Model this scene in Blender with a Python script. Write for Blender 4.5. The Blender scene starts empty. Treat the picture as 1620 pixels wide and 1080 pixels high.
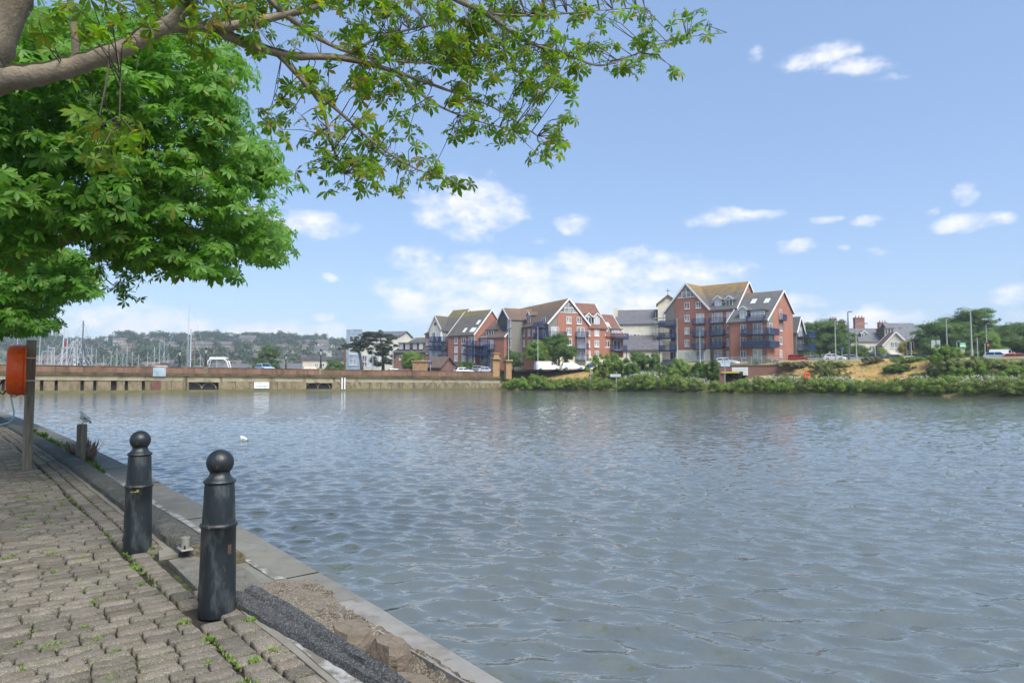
import bpy, math, random
import numpy as np
from mathutils import Vector, Matrix

random.seed(7)
rng = np.random.default_rng(7)
SC = bpy.context.scene
COL = SC.collection
R = math.radians
PI = math.pi

# ------------------------------------------------------------------ camera
EYE = 1.52                      # eye height above the quay paving (z = 0)
FPX = 1080.0                    # focal length in photograph pixels (24 mm on 36 mm, 1620 px wide)
TILT = math.atan(58 / FPX)
cam = bpy.data.objects.new('camera', bpy.data.cameras.new('camera'))
COL.objects.link(cam)
cam.data.sensor_width = 36
cam.data.lens = 24
cam.data.clip_start = 0.05
cam.data.clip_end = 12000
cam.location = (0, 0, EYE)
cam.rotation_euler = (PI / 2 + TILT, 0, 0)
SC.camera = cam

CT, ST = math.cos(TILT), math.sin(TILT)


def ray(px, py):
    a = (px - 810) / FPX
    b = (540 - py) / FPX
    return (a, CT - b * ST, ST + b * CT)


def at(px, py, Y):
    """World point at depth Y seen at a photograph pixel."""
    d = ray(px, py)
    k = Y / d[1]
    return Vector((d[0] * k, Y, EYE + d[2] * k))


def gz(px, py, z=0.0):
    d = ray(px, py)
    k = (z - EYE) / d[2]
    return Vector((d[0] * k, d[1] * k, z))


# ------------------------------------------------------------------ world, sun, exposure
SUN_EL, SUN_AZ = 52, 148        # azimuth clockwise from +Y (the view direction)
SKY_STRENGTH = 0.100
SUN_STRENGTH = 4.4
world = bpy.data.worlds.new('World')
SC.world = world
world.use_nodes = True
world.cycles.sampling_method = 'MANUAL'
world.cycles.sample_map_resolution = 256
WN = world.node_tree
WN.nodes.clear()


def wn(t, **k):
    n = WN.nodes.new(t)
    for a, b in k.items():
        setattr(n, a, b)
    return n


def wl(a, b):
    WN.links.new(a, b)


sky = wn('ShaderNodeTexSky', sky_type='NISHITA')
sky.sun_disc = False
sky.sun_elevation = R(SUN_EL)
sky.sun_rotation = R(SUN_AZ)
sky.altitude = 0
sky.air_density = 1.0
sky.dust_density = 0.6
sky.ozone_density = 1.6
wout = wn('ShaderNodeOutputWorld')
wbg = wn('ShaderNodeBackground')
wbg.inputs['Strength'].default_value = SKY_STRENGTH
wl(wbg.outputs[0], wout.inputs[0])


def wmath(op, a, b=None, clamp=False):
    n = wn('ShaderNodeMath', operation=op, use_clamp=clamp)
    for i, v in enumerate((a, b)):
        if v is None:
            continue
        if isinstance(v, (int, float)):
            n.inputs[i].default_value = v
        else:
            wl(v, n.inputs[i])
    return n.outputs[0]


def wvec(op, a, b):
    n = wn('ShaderNodeVectorMath', operation=op)
    for i, v in enumerate((a, b)):
        if isinstance(v, (tuple, Vector)):
            n.inputs[i].default_value = tuple(v)
        else:
            wl(v, n.inputs[i])
    return n.outputs['Value'] if op == 'DOT_PRODUCT' else n.outputs['Vector']


def wnoise(vec, scale, detail, rough=0.55):
    n = wn('ShaderNodeTexNoise')
    n.inputs['Scale'].default_value = scale
    n.inputs['Detail'].default_value = detail
    n.inputs['Roughness'].default_value = rough
    wl(vec, n.inputs['Vector'])
    return n


tc = wn('ShaderNodeTexCoord')
mp = wn('ShaderNodeMapping')
mp.inputs['Scale'].default_value = (1, 1, 1.7)
wl(tc.outputs['Generated'], mp.inputs[0])
warp = wnoise(mp.outputs[0], 9, 4)
off = wvec('MULTIPLY', wvec('SUBTRACT', warp.outputs['Color'], (0.5, 0.5, 0.5)), (0.05, 0.05, 0.035))
pdir = wvec('ADD', tc.outputs['Generated'], off)
fine = wnoise(mp.outputs[0], 22, 8, 0.62)
# clouds of this sky: direction (given as the pixel they stand over), half width, half height, weight
CLOUDS = [
    (742, 326, 70, 38, 1.0), (700, 345, 34, 20, .8), (905, 352, 26, 12, .9), (858, 379, 18, 9, .6),
    (660, 410, 34, 22, .9), (775, 425, 80, 20, .95), (940, 425, 120, 24, 1.0), (1100, 436, 90, 16, .95),
    (860, 452, 190, 34, 1.0), (660, 470, 60, 22, .95), (960, 480, 150, 34, .9), (760, 490, 120, 30, .8),
    (1150, 346, 52, 15, .95), (1195, 338, 36, 9, .85), (1120, 356, 24, 9, .6),
    (1300, 92, 48, 17, .95), (1360, 104, 40, 14, .95), (1345, 82, 16, 10, .8), (1410, 118, 26, 7, .55), (1188, 84, 13, 13, .6),
    (1254, 395, 26, 13, .85), (1304, 349, 22, 7, .8), (1368, 353, 20, 9, .85), (1335, 392, 14, 6, .6), (1394, 396, 20, 8, .6),
    (1536, 347, 38, 14, 1.0), (1534, 299, 22, 14, .65), (1474, 331, 12, 8, .55), (1598, 470, 22, 13, .95),
    (485, 353, 62, 20, .9), (420, 350, 60, 24, .7), (280, 432, 40, 14, .6), (505, 504, 18, 9, .8), (520, 438, 16, 7, .5),
    (250, 520, 120, 30, .95), (390, 528, 110, 20, .95), (120, 510, 90, 22, .8), (540, 532, 70, 14, .9), (90, 545, 140, 26, .8),
    (1330, 512, 110, 20, .85), (1245, 480, 50, 14, .6), (1375, 500, 34, 16, .9), (1500, 540, 160, 18, .6),
    (-180, 300, 150, 50, .9), (-420, 420, 200, 60, .9), (1850, 300, 120, 34, .9), (2050, 470, 260, 40, .9), (1980, 100, 90, 34, .8),
]
acc = None
for (cx, cy, hw, hh, wgt) in CLOUDS:
    c = Vector(ray(cx, cy)).normalized()
    rr = Vector((c.y, -c.x, 0)).normalized()
    uu = rr.cross(c)
    sc_ = 1.3 / Vector(ray(cx, cy)).length / FPX
    mpc = wn('ShaderNodeMapping', vector_type='TEXTURE')
    mpc.inputs['Location'].default_value = c
    mpc.inputs['Rotation'].default_value = Matrix((rr, uu, rr.cross(uu))).transposed().to_euler()
    mpc.inputs['Scale'].default_value = (hw * sc_, hh * sc_, 0.6)
    wl(pdir, mpc.inputs['Vector'])
    q = wmath('SUBTRACT', wgt, wvec('DOT_PRODUCT', mpc.outputs[0], mpc.outputs[0]))
    acc = q if acc is None else wmath('MAXIMUM', acc, q)
dens = wmath('ADD', wmath('MAXIMUM', acc, -1.2), wmath('MULTIPLY', wmath('SUBTRACT', fine.outputs['Fac'], 0.53), 3.6))
ramp = wn('ShaderNodeMapRange', interpolation_type='SMOOTHSTEP')
ramp.inputs['From Min'].default_value = -0.35
ramp.inputs['From Max'].default_value = 1.6
wl(dens, ramp.inputs['Value'])
shade = wnoise(mp.outputs[0], 14, 3)
ccol = wn('ShaderNodeMix', data_type='RGBA')
CLOUD_LIT, CLOUD_DIM = (8.8, 8.6, 8.8, 1), (7.4, 7.3, 7.9, 1)
ccol.inputs[6].default_value = CLOUD_DIM
ccol.inputs[7].default_value = CLOUD_LIT
wl(shade.outputs['Fac'], ccol.inputs[0])
veil = wn('ShaderNodeMix', data_type='RGBA')     # thin high haze over the whole sky
veil.inputs[0].default_value = 0.35
veil.inputs[7].default_value = (3.5, 5.4, 9.2, 1)
wl(sky.outputs[0], veil.inputs[6])
cmix = wn('ShaderNodeMix', data_type='RGBA')
wl(ramp.outputs[0], cmix.inputs[0])
wl(veil.outputs[2], cmix.inputs[6])
wl(ccol.outputs[2], cmix.inputs[7])
wl(cmix.outputs[2], wbg.inputs['Color'])

sun = bpy.data.objects.new('sun', bpy.data.lights.new('sun', 'SUN'))
COL.objects.link(sun)
sun.data.energy = SUN_STRENGTH
sun.data.angle = R(36)
sun.data.color = (1.0, 0.95, 0.88)
_sd = Vector((math.sin(R(SUN_AZ)) * math.cos(R(SUN_EL)), math.cos(R(SUN_AZ)) * math.cos(R(SUN_EL)), math.sin(R(SUN_EL))))
sun.rotation_euler = _sd.to_track_quat('Z', 'Y').to_euler()
SC.view_settings.view_transform = 'Standard'
SC.view_settings.look = 'None'
SC.view_settings.gamma = 1
SC.view_settings.exposure = 0.55
SC.view_settings.use_curve_mapping = False
SC.cycles.max_bounces = 6
SC.cycles.diffuse_bounces = 3
SC.cycles.glossy_bounces = 3
SC.cycles.transmission_bounces = 4
SC.cycles.transparent_max_bounces = 6
SC.cycles.use_denoising = True
SC.cycles.sample_clamp_indirect = 6


# ------------------------------------------------------------------ mesh and object helpers
class MB:
    """Collects shapes; build() links them as one mesh object."""

    def __init__(s):
        s.v, s.f = [], []

    def add(s, vs, fs):
        o = len(s.v)
        s.v += [tuple(p) for p in vs]
        s.f += [tuple(i + o for i in f) for f in fs]
        return s

    def box(s, x0, x1, y0, y1, z0, z1):
        return s.add([(x0, y0, z0), (x1, y0, z0), (x1, y1, z0), (x0, y1, z0), (x0, y0, z1), (x1, y0, z1), (x1, y1, z1), (x0, y1, z1)],
                     [(0, 3, 2, 1), (4, 5, 6, 7), (0, 1, 5, 4), (1, 2, 6, 5), (2, 3, 7, 6), (3, 0, 4, 7)])

    def cbox(s, x0, x1, y0, y1, z0, z1, c=0.02):
        """Box with chamfered vertical edges and top."""
        vs, fs = [], []
        ring = lambda i, z: [(x0 + i + c, y0 + i, z), (x1 - i - c, y0 + i, z), (x1 - i, y0 + i + c, z), (x1 - i, y1 - i - c, z),
                             (x1 - i - c, y1 - i, z), (x0 + i + c, y1 - i, z), (x0 + i, y1 - i - c, z), (x0 + i, y0 + i + c, z)]
        vs = ring(0, z0) + ring(0, z1 - c) + ring(c, z1)
        for k in (0, 8):
            for i in range(8):
                j = (i + 1) % 8
                fs.append((k + i, k + j, k + 8 + j, k + 8 + i))
        fs.append(tuple(range(16, 24)))
        fs.append(tuple(range(7, -1, -1)))
        return s.add(vs, fs)

    def prism(s, poly, d0, d1, axis='y'):
        """Extrudes a closed 2-D outline: axis 'y' takes (x, z), 'x' takes (y, z), 'z' takes (x, y)."""
        def P(a, b, d):
            return (a, d, b) if axis == 'y' else ((d, a, b) if axis == 'x' else (a, b, d))
        n = len(poly)
        vs = [P(a, b, d0) for a, b in poly] + [P(a, b, d1) for a, b in poly]
        fs = [tuple(range(n)), tuple(range(2 * n - 1, n - 1, -1))]
        fs += [(i, i + n, (i + 1) % n + n, (i + 1) % n) for i in range(n)]
        return s.add(vs, fs)

    def tube(s, path, rad, n=8, cap=True):
        path = [Vector(p) for p in path]
        m = len(path)
        rad = rad if isinstance(rad, (list, tuple)) else [rad] * m
        vs, fs = [], []
        t0 = (path[1] - path[0]).normalized()
        a = t0.orthogonal().normalized()
        for i in range(m):
            t = (path[min(i + 1, m - 1)] - path[max(i - 1, 0)]).normalized()
            a = (a - t * a.dot(t))
            a = a.normalized() if a.length > 1e-6 else t.orthogonal().normalized()
            b = t.cross(a)
            for k in range(n):
                an = 2 * PI * k / n
                vs.append(path[i] + (a * math.cos(an) + b * math.sin(an)) * rad[i])
        for i in range(m - 1):
            for k in range(n):
                j = (k + 1) % n
                fs.append((i * n + k, i * n + j, i * n + n + j, i * n + n + k))
        if cap:
            fs.append(tuple(range(n - 1, -1, -1)))
            fs.append(tuple(range((m - 1) * n, m * n)))
        return s.add(vs, fs)

    def bar(s, p, q, w, h=None):
        """Rectangular bar between two points."""
        p, q = Vector(p), Vector(q)
        h = h or w
        t = (q - p).normalized()
        up = Vector((0, 0, 1)) if abs(t.z) < 0.95 else Vector((0, 1, 0))
        a = t.cross(up).normalized() * (w / 2)
        b = a.cross(t).normalized() * (h / 2)
        vs = [p - a - b, p + a - b, p + a + b, p - a + b, q - a - b, q + a - b, q + a + b, q - a + b]
        return s.add(vs, [(0, 1, 2, 3), (7, 6, 5, 4), (0, 4, 5, 1), (1, 5, 6, 2), (2, 6, 7, 3), (3, 7, 4, 0)])

    def lathe(s, prof, n=24, c=(0, 0, 0), axis='z'):
        vs, fs = [], []
        m = len(prof)
        for r, z in prof:
            for k in range(n):
                an = 2 * PI * k / n
                x, y = r * math.cos(an), r * math.sin(an)
                p = (x, y, z) if axis == 'z' else ((z, x, y) if axis == 'x' else (x, z, y))
                vs.append((p[0] + c[0], p[1] + c[1], p[2] + c[2]))
        for i in range(m - 1):
            for k in range(n):
                j = (k + 1) % n
                fs.append((i * n + k, i * n + j, i * n + n + j, i * n + n + k))
        fs.append(tuple(range(n - 1, -1, -1)))
        fs.append(tuple(range((m - 1) * n, m * n)))
        return s.add(vs, fs)

    def poly(s, vs):
        return s.add(vs, [tuple(range(len(vs)))])

    def mesh(s, name, m, smooth=False):
        me = bpy.data.meshes.new(name)
        me.from_pydata(s.v, [], s.f)
        if smooth:
            me.shade_smooth()
            if smooth != True:
                me.set_sharp_from_angle(angle=R(smooth))
        if m:
            me.materials.append(m)
        return me

    def build(s, name, m, parent=None, smooth=False, loc=None, rz=None, kind=None):
        return link(name, s.mesh(name, m, smooth), parent, loc, rz, kind)


def link(name, me, parent=None, loc=None, rz=None, kind=None):
    o = bpy.data.objects.new(name, me)
    COL.objects.link(o)
    o.parent = parent
    if loc is not None:
        o.location = loc
    if rz is not None:
        o.rotation_euler = (0, 0, rz)
    if kind:
        o['kind'] = kind
    return o


def npmesh(name, verts, faces, m):
    """Mesh from numpy arrays; faces (n, k) of equal size k."""
    me = bpy.data.meshes.new(name)
    n, k = faces.shape
    me.vertices.add(len(verts))
    me.vertices.foreach_set('co', np.ascontiguousarray(verts, np.float32).ravel())
    me.loops.add(n * k)
    me.loops.foreach_set('vertex_index', np.ascontiguousarray(faces, np.int32).ravel())
    me.polygons.add(n)
    me.polygons.foreach_set('loop_start', np.arange(0, n * k, k, dtype=np.int32))
    me.update(calc_edges=True)
    me.materials.append(m)
    return me


def tag(o, label, cat, group=None):
    o['label'] = label
    o['category'] = cat
    if group:
        o['group'] = group
    return o


def thing(name, label, cat, loc=(0, 0, 0), rz=0, group=None):
    o = bpy.data.objects.new(name, None)
    COL.objects.link(o)
    o.location = loc
    o.rotation_euler = (0, 0, rz)
    o.empty_display_size = 0.2
    return tag(o, label, cat, group)


def copy_tree(o, parent=None):
    c = o.copy()
    COL.objects.link(c)
    c.parent = parent
    for ch in list(o.children):
        copy_tree(ch, c)
    return c


# ------------------------------------------------------------------ materials
def rgb(h):
    """sRGB hex to linear."""
    v = [int(h[i:i + 2], 16) / 255 for i in (0, 2, 4)]
    return tuple(x / 12.92 if x <= 0.04045 else ((x + 0.055) / 1.055) ** 2.4 for x in v) + (1,)


def newmat(name):
    m = bpy.data.materials.new(name)
    m.use_nodes = True
    nt = m.node_tree
    nt.nodes.clear()
    return m, nt


def N(nt, t, ins=None, **k):
    n = nt.nodes.new(t)
    for a, b in k.items():
        setattr(n, a, b)
    for key, v in (ins or {}).items():
        s = n.inputs[key]
        if hasattr(v, 'is_output') or isinstance(v, bpy.types.NodeSocket):
            nt.links.new(v, s)
        else:
            s.default_value = v
    return n


def mixc(nt, f, a, b, blend='MIX'):
    n = N(nt, 'ShaderNodeMix', data_type='RGBA', blend_type=blend)
    for i, v in ((0, f), (6, a), (7, b)):
        if isinstance(v, bpy.types.NodeSocket):
            nt.links.new(v, n.inputs[i])
        else:
            n.inputs[i].default_value = v
    return n.outputs[2]


def ramp_(nt, f, lo, hi):
    return N(nt, 'ShaderNodeMapRange', {'Value': f, 'From Min': lo, 'From Max': hi}).outputs[0]


def pm(name, c1, c2=None, scale=6, rough=0.8, bump=0.0, bscale=30, metal=0.0, spec=0.4, c3=None, c3scale=1.5, c3lo=.55, c3hi=.7,
       speck=None, speckscale=220, stretch=(1, 1, 1), coords='Object', rnd=0.0, c4=None, c4scale=3.0, c4lo=.58, c4hi=.68):
    """Principled surface: two tones by noise, optional stains (c3, c4), specks, bump and per-piece lightness."""
    m, nt = newmat(name)
    if isinstance(c1, str):
        c1 = rgb(c1)
    c2 = c1 if c2 is None else (rgb(c2) if isinstance(c2, str) else c2)
    tc_ = N(nt, 'ShaderNodeTexCoord')
    mp_ = N(nt, 'ShaderNodeMapping', {'Vector': tc_.outputs[coords], 'Scale': stretch})
    vec = mp_.outputs[0]
    if rnd:
        oi = N(nt, 'ShaderNodeObjectInfo')
        geo = N(nt, 'ShaderNodeNewGeometry')
        r0 = N(nt, 'ShaderNodeMath', {0: oi.outputs['Random'], 1: geo.outputs['Random Per Island']}, operation='ADD').outputs[0]
        rv = N(nt, 'ShaderNodeMath', {0: r0}, operation='FRACT').outputs[0]
        vec = N(nt, 'ShaderNodeVectorMath', {0: vec, 1: N(nt, 'ShaderNodeCombineXYZ', {0: N(nt, 'ShaderNodeMath', {0: rv, 1: 37.0}, operation='MULTIPLY').outputs[0]}).outputs[0]}).outputs[0]
    n1 = N(nt, 'ShaderNodeTexNoise', {'Vector': vec, 'Scale': scale, 'Detail': 5.0, 'Roughness': 0.6})
    col = mixc(nt, ramp_(nt, n1.outputs['Fac'], 0.3, 0.7), c1, c2)
    for cc, ss, lo, hi in ((c3, c3scale, c3lo, c3hi), (c4, c4scale, c4lo, c4hi)):
        if cc is not None:
            cc = rgb(cc) if isinstance(cc, str) else cc
            n3 = N(nt, 'ShaderNodeTexNoise', {'Vector': vec, 'Scale': ss, 'Detail': 6.0, 'Roughness': 0.65})
            col = mixc(nt, ramp_(nt, n3.outputs['Fac'], lo, hi), col, cc)
    if speck is not None:
        sp = N(nt, 'ShaderNodeTexVoronoi', {'Vector': vec, 'Scale': speckscale})
        sp2 = N(nt, 'ShaderNodeRGBToBW', {0: sp.outputs['Color']})
        col = mixc(nt, ramp_(nt, sp2.outputs[0], 0.55, 0.8), col, rgb(speck) if isinstance(speck, str) else speck)
    if rnd:
        hs = N(nt, 'ShaderNodeMapRange', {'Value': rv, 'To Min': 1 - rnd, 'To Max': 1 + rnd}).outputs[0]
        col = mixc(nt, 1.0, col, N(nt, 'ShaderNodeCombineColor', {0: hs, 1: hs, 2: hs}).outputs[0], 'MULTIPLY')
    b = N(nt, 'ShaderNodeBsdfPrincipled', {'Base Color': col, 'Roughness': rough, 'Metallic': metal, 'Specular IOR Level': spec})
    if bump:
        nb = N(nt, 'ShaderNodeTexNoise', {'Vector': vec, 'Scale': bscale, 'Detail': 6.0, 'Roughness': 0.65})
        bp = N(nt, 'ShaderNodeBump', {'Height': nb.outputs['Fac'], 'Strength': 1.0, 'Distance': bump})
        nt.links.new(bp.outputs[0], b.inputs['Normal'])
    nt.links.new(b.outputs[0], N(nt, 'ShaderNodeOutputMaterial').inputs[0])
    return m


def leafmat(name, ca, cb, cc=None, ccp=0.85, trans=0.35, tcol=None, nscale=0.6, rough=0.5, spec=0.3):
    """Foliage: colour varies from leaf to leaf and in patches, light shines through."""
    m, nt = newmat(name)
    geo = N(nt, 'ShaderNodeNewGeometry')
    oi = N(nt, 'ShaderNodeObjectInfo')
    r0 = N(nt, 'ShaderNodeMath', {0: oi.outputs['Random'], 1: geo.outputs['Random Per Island']}, operation='ADD').outputs[0]
    rv = N(nt, 'ShaderNodeMath', {0: r0}, operation='FRACT').outputs[0]
    nz = N(nt, 'ShaderNodeTexNoise', {'Vector': geo.outputs['Position'], 'Scale': nscale, 'Detail': 3.0})
    f = N(nt, 'ShaderNodeMath', {0: N(nt, 'ShaderNodeMath', {0: rv, 1: 0.55}, operation='MULTIPLY').outputs[0],
                                 1: ramp_(nt, nz.outputs['Fac'], 0.05, 1.35)}, operation='ADD', use_clamp=True).outputs[0]
    col = mixc(nt, f, ca, cb)
    if cc:
        g = N(nt, 'ShaderNodeMath', {0: N(nt, 'ShaderNodeMath', {0: rv, 1: 7.31}, operation='MULTIPLY').outputs[0]}, operation='FRACT').outputs[0]
        nz2 = N(nt, 'ShaderNodeTexNoise', {'Vector': geo.outputs['Position'], 'Scale': nscale * 2.2, 'Detail': 2.0})
        g2 = N(nt, 'ShaderNodeMath', {0: g, 1: N(nt, 'ShaderNodeMath', {0: nz2.outputs['Fac'], 1: 0.9}, operation='MULTIPLY').outputs[0]}, operation='ADD').outputs[0]
        col = mixc(nt, ramp_(nt, g2, ccp + .35, ccp + .6), col, cc)
    b = N(nt, 'ShaderNodeBsdfPrincipled', {'Base Color': col, 'Roughness': rough, 'Specular IOR Level': spec})
    tcl = mixc(nt, 1.0, col, tcol or (1.5, 1.7, 0.55, 1), 'MULTIPLY')
    t = N(nt, 'ShaderNodeBsdfTranslucent', {'Color': tcl})
    mx = N(nt, 'ShaderNodeMixShader', {0: trans, 1: b.outputs[0], 2: t.outputs[0]})
    nt.links.new(mx.outputs[0], N(nt, 'ShaderNodeOutputMaterial').inputs[0])
    return m


M = {}
M['sett'] = pm('sett', '565047', '6b655a', 14, .9, .006, 70, c3='474c2e', c3scale=4, c3lo=.47, c3hi=.72, speck='847c71', speckscale=230, rnd=.28, c4='665246', c4scale=2.0, c4lo=.55, c4hi=.75)
M['joint'] = pm('joint', '1f1c16', '2c291f', 8, .95, .004, 50, c3='4d5a2c', c3scale=2.2, c3lo=.5, c3hi=.65)
M['strip'] = pm('strip', '6d6a60', '827f75', 5, .85, .003, 70, c3='77715f', c3scale=2.5)
M['slab'] = pm('slab', '55524a', '69665d', 6, .85, .006, 45, c3='474439', c3scale=4, c3lo=.5, c3hi=.65, speck='817e76', speckscale=180)
M['kerb_dark'] = pm('kerb_dark', '2e3033', '404244', 20, .8, .016, 75, c3='757570', c3scale=3, c3lo=.6, c3hi=.75, speck='6e6e6b', speckscale=150)
M['kerb'] = pm('kerb', '34352f', '474841', 9, .9, .02, 40, c3='6d6c64', c3scale=2.6, c3lo=.56, c3hi=.7, speck='6b6a64', speckscale=110)
M['whiteline'] = pm('whiteline', 'a6a8a8', '8b8c8a', 10, .85, .004, 60, c3='69655b', c3scale=7, c3lo=.44, c3hi=.56)
M['coping'] = pm('coping', '67665f', '7c7b74', 4, .8, .006, 60, c3='6f6656', c3scale=2, c3lo=.56, c3hi=.68, c4='55534b', c4scale=7, c4lo=.63, c4hi=.7)
M['coping_pale'] = pm('coping_pale', '8b8984', '7a7873', 5, .8, .003, 60, c3='66635a', c3scale=3, c3lo=.5, c3hi=.68, c4='4f4b3e', c4scale=9, c4lo=.62, c4hi=.7)
M['sand'] = pm('sand', '5a5346', '70685b', 8, .9, .014, 50, c3='4a3f2f', c3scale=5, c3lo=.5, c3hi=.62, speck='92897b', speckscale=130)
M['rock'] = pm('rock', '6b6154', '83796a', 6, .9, .02, 30, c3='454022', c3scale=3.2, c3lo=.52, c3hi=.66)
M['quaywall'] = pm('quaywall', '4c4a42', '5f5d54', 3, .9, .01, 20, c3='33382a', c3scale=1.5)
M['iron'] = pm('iron', '12181b', '20282c', 7, .42, .003, 42, spec=.5, c3='555b5c', c3scale=9, c3lo=.52, c3hi=.8, c4='5e4434', c4scale=16, c4lo=.64, c4hi=.7, stretch=(1.4, 1.4, .45))
M['rust'] = pm('rust', '5c4034', '45332b', 30, .9, .002, 80)
M['steel'] = pm('steel', '7d7c72', '96958a', 20, .5, .001, 60, metal=.3)
M['sticker'] = pm('sticker', 'a8a032', '6b6a2a', 60, .6)
M['wood'] = pm('wood', '6a6152', '8a8272', 4, .85, .004, 30, c3='55502f', c3scale=3, c3lo=.55, c3hi=.7, stretch=(6, 6, .6))
M['orange'] = pm('orange', 'e24d16', 'ee6424', 4, .4, .001, 20, c3='8f2c0c', c3scale=5, c3lo=.58, c3hi=.75, c4='b33912', c4scale=12)
M['black'] = pm('black', '16171a', '222326', 10, .6)
M['bluerope'] = pm('bluerope', '6fa9c4', '8fc0d4', 60, .8)
M['white'] = pm('white', 'dcdcda', 'cfcfcc', 4, .6)
M['white_feather'] = pm('white_feather', 'e6e6e4', 'd6d7d8', 12, .8)
M['grey_feather'] = pm('grey_feather', '8b9299', 'a2a8ae', 12, .8)
M['grey_dark'] = pm('grey_dark', '45484c', '54585c', 8, .6)
M['beak'] = pm('beak', 'b8873a', 'a87730', 20, .6)
# ------------------------------------------------------------------ water
WZ = -0.55


def water_mat():
    m, nt = newmat('water')
    geo = N(nt, 'ShaderNodeNewGeometry')
    pos = geo.outputs['Position']
    mp1 = N(nt, 'ShaderNodeMapping', {'Vector': pos, 'Scale': (1.0, 1.35, 1), 'Rotation': (0, 0, R(-18))})
    n1 = N(nt, 'ShaderNodeTexNoise', {'Vector': mp1.outputs[0], 'Scale': 1.9, 'Detail': 3.0, 'Roughness': .5, 'Distortion': .3})
    n2 = N(nt, 'ShaderNodeTexNoise', {'Vector': mp1.outputs[0], 'Scale': 7.0, 'Detail': 2.0, 'Roughness': .5, 'Distortion': .4})
    b1 = N(nt, 'ShaderNodeBump', {'Height': n1.outputs['Fac'], 'Strength': 1.0, 'Distance': 0.05})
    b2 = N(nt, 'ShaderNodeBump', {'Height': n2.outputs['Fac'], 'Strength': 1.0, 'Distance': 0.007, 'Normal': b1.outputs[0]})
    nb = N(nt, 'ShaderNodeTexNoise', {'Vector': pos, 'Scale': .06, 'Detail': 2.0})
    col = mixc(nt, nb.outputs['Fac'], (.082, .094, .087, 1), (.104, .117, .108, 1))
    b = N(nt, 'ShaderNodeBsdfPrincipled', {'Base Color': col, 'Roughness': .025, 'IOR': 2.3, 'Specular Tint': (1.0, .96, .84, 1), 'Normal': b2.outputs[0]})
    nt.links.new(b.outputs[0], N(nt, 'ShaderNodeOutputMaterial').inputs[0])
    return m


def make_water():
    rows = np.concatenate([np.arange(1.2, 4.0, .03), np.geomspace(4.0, 175, 800)])
    cols = np.linspace(-1.5, 1.3, 860)
    Y, A = np.meshgrid(rows, cols, indexing='ij')
    X = A * Y
    sp = np.maximum(np.gradient(rows)[:, None] * np.ones_like(A), (cols[1] - cols[0]) * Y)
    h = np.zeros_like(X)
    dx = np.zeros_like(X)
    dy = np.zeros_like(X)
    r = np.random.default_rng(11)
    # slow bending of the wave trains keeps the crests short
    bx = .25 * np.sin(X * .9 + 1.1 * np.sin(Y * .53)) + .12 * np.sin(X * 2.3 + Y * 1.7)
    for i in range(100):
        lam = math.exp(r.uniform(math.log(.12), math.log(1.4)))
        an = R(-108) + r.normal(0, .45)                # the wind drives the ripples towards the viewer
        k = 2 * PI / lam
        a = lam ** 1.0 * r.uniform(.4, 1.2) * (math.exp(-(math.log(lam / .33) / .50) ** 2) + .17)
        fade = np.clip(lam / (sp * 2.6) - .6, 0, 1)
        ph = k * (X * math.cos(an) + (Y + bx * .35) * math.sin(an)) + r.uniform(0, 6.28)
        h += a * np.sin(ph) * fade
        dx += a * math.cos(an) * np.cos(ph) * fade
        dy += a * math.sin(an) * np.cos(ph) * fade
    # ripples of a light breeze: slopes of about one in five
    i0 = np.searchsorted(rows, 6.0)
    gy_ = np.diff(h[i0:i0 + 40], axis=0) / np.diff(rows[i0:i0 + 40])[:, None]
    kk = .185 / gy_.std()
    gust = kk * (.85 + .3 * np.sin(X * .21 + 1.3 + .4 * np.sin(Y * .17)) * np.sin(Y * .16 + .5))
    h *= gust
    V = np.stack([X + dx * gust * .9, Y + dy * gust * .9, WZ + h], -1).reshape(-1, 3)
    n, m = X.shape
    i = (np.arange(n - 1)[:, None] * m + np.arange(m - 1)[None, :]).ravel()
    F = np.stack([i, i + 1, i + m + 1, i + m], 1)
    me = npmesh('water', V, F, water_mat())
    me.shade_smooth()
    link('water', me, kind='structure')


make_water()

# ------------------------------------------------------------------ quay: s runs along the edge, t towards the water
D = Vector((-.63357, .77368, 0))
Nn = Vector((.77368, .63357, 0))


def shift(s):
    return 0 if s < 13 else -0.27 * ((s - 13) / 15) ** 1.6


def st(s, t, z=0.0):
    t += shift(s)
    return (D.x * s + Nn.x * t, D.y * s + Nn.y * t, z)


EDGE = [(-6, 2.16), (2.8, 2.27), (4.2, 2.33), (6.8, 2.42), (9, 2.47), (14, 2.52), (28, 2.58), (90, 2.6)]


def edge(s):
    return float(np.interp(s, [a for a, b in EDGE], [b for a, b in EDGE]))


def ribbon(name, m, s0, s1, ds, prof, parent=None, jit=0.0, smooth=True, kind=None, cap=True, rs=3):
    """A strip along the quay; prof(s) gives its (t, z) section."""
    ns = max(2, int((s1 - s0) / ds) + 1)
    r = random.Random(rs)
    vs, fs = [], []
    for i in range(ns):
        s = s0 + (s1 - s0) * i / (ns - 1)
        P = prof(s)
        for (t, z) in P:
            vs.append(st(s + r.uniform(-1, 1) * jit, t + r.uniform(-1, 1) * jit, z + r.uniform(-1, 1) * jit * .6))
        k = len(P)
    for i in range(ns - 1):
        for j in range(k - 1):
            fs.append((i * k + j, i * k + j + 1, (i + 1) * k + j + 1, (i + 1) * k + j))
    if cap:
        fs.append(tuple(range(k)))
        fs.append(tuple(range((ns - 1) * k + k - 1, (ns - 1) * k - 1, -1)))
    mb = MB().add(vs, fs)
    return mb.build(name, m, parent, smooth=40 if smooth else False, kind=kind)


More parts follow.
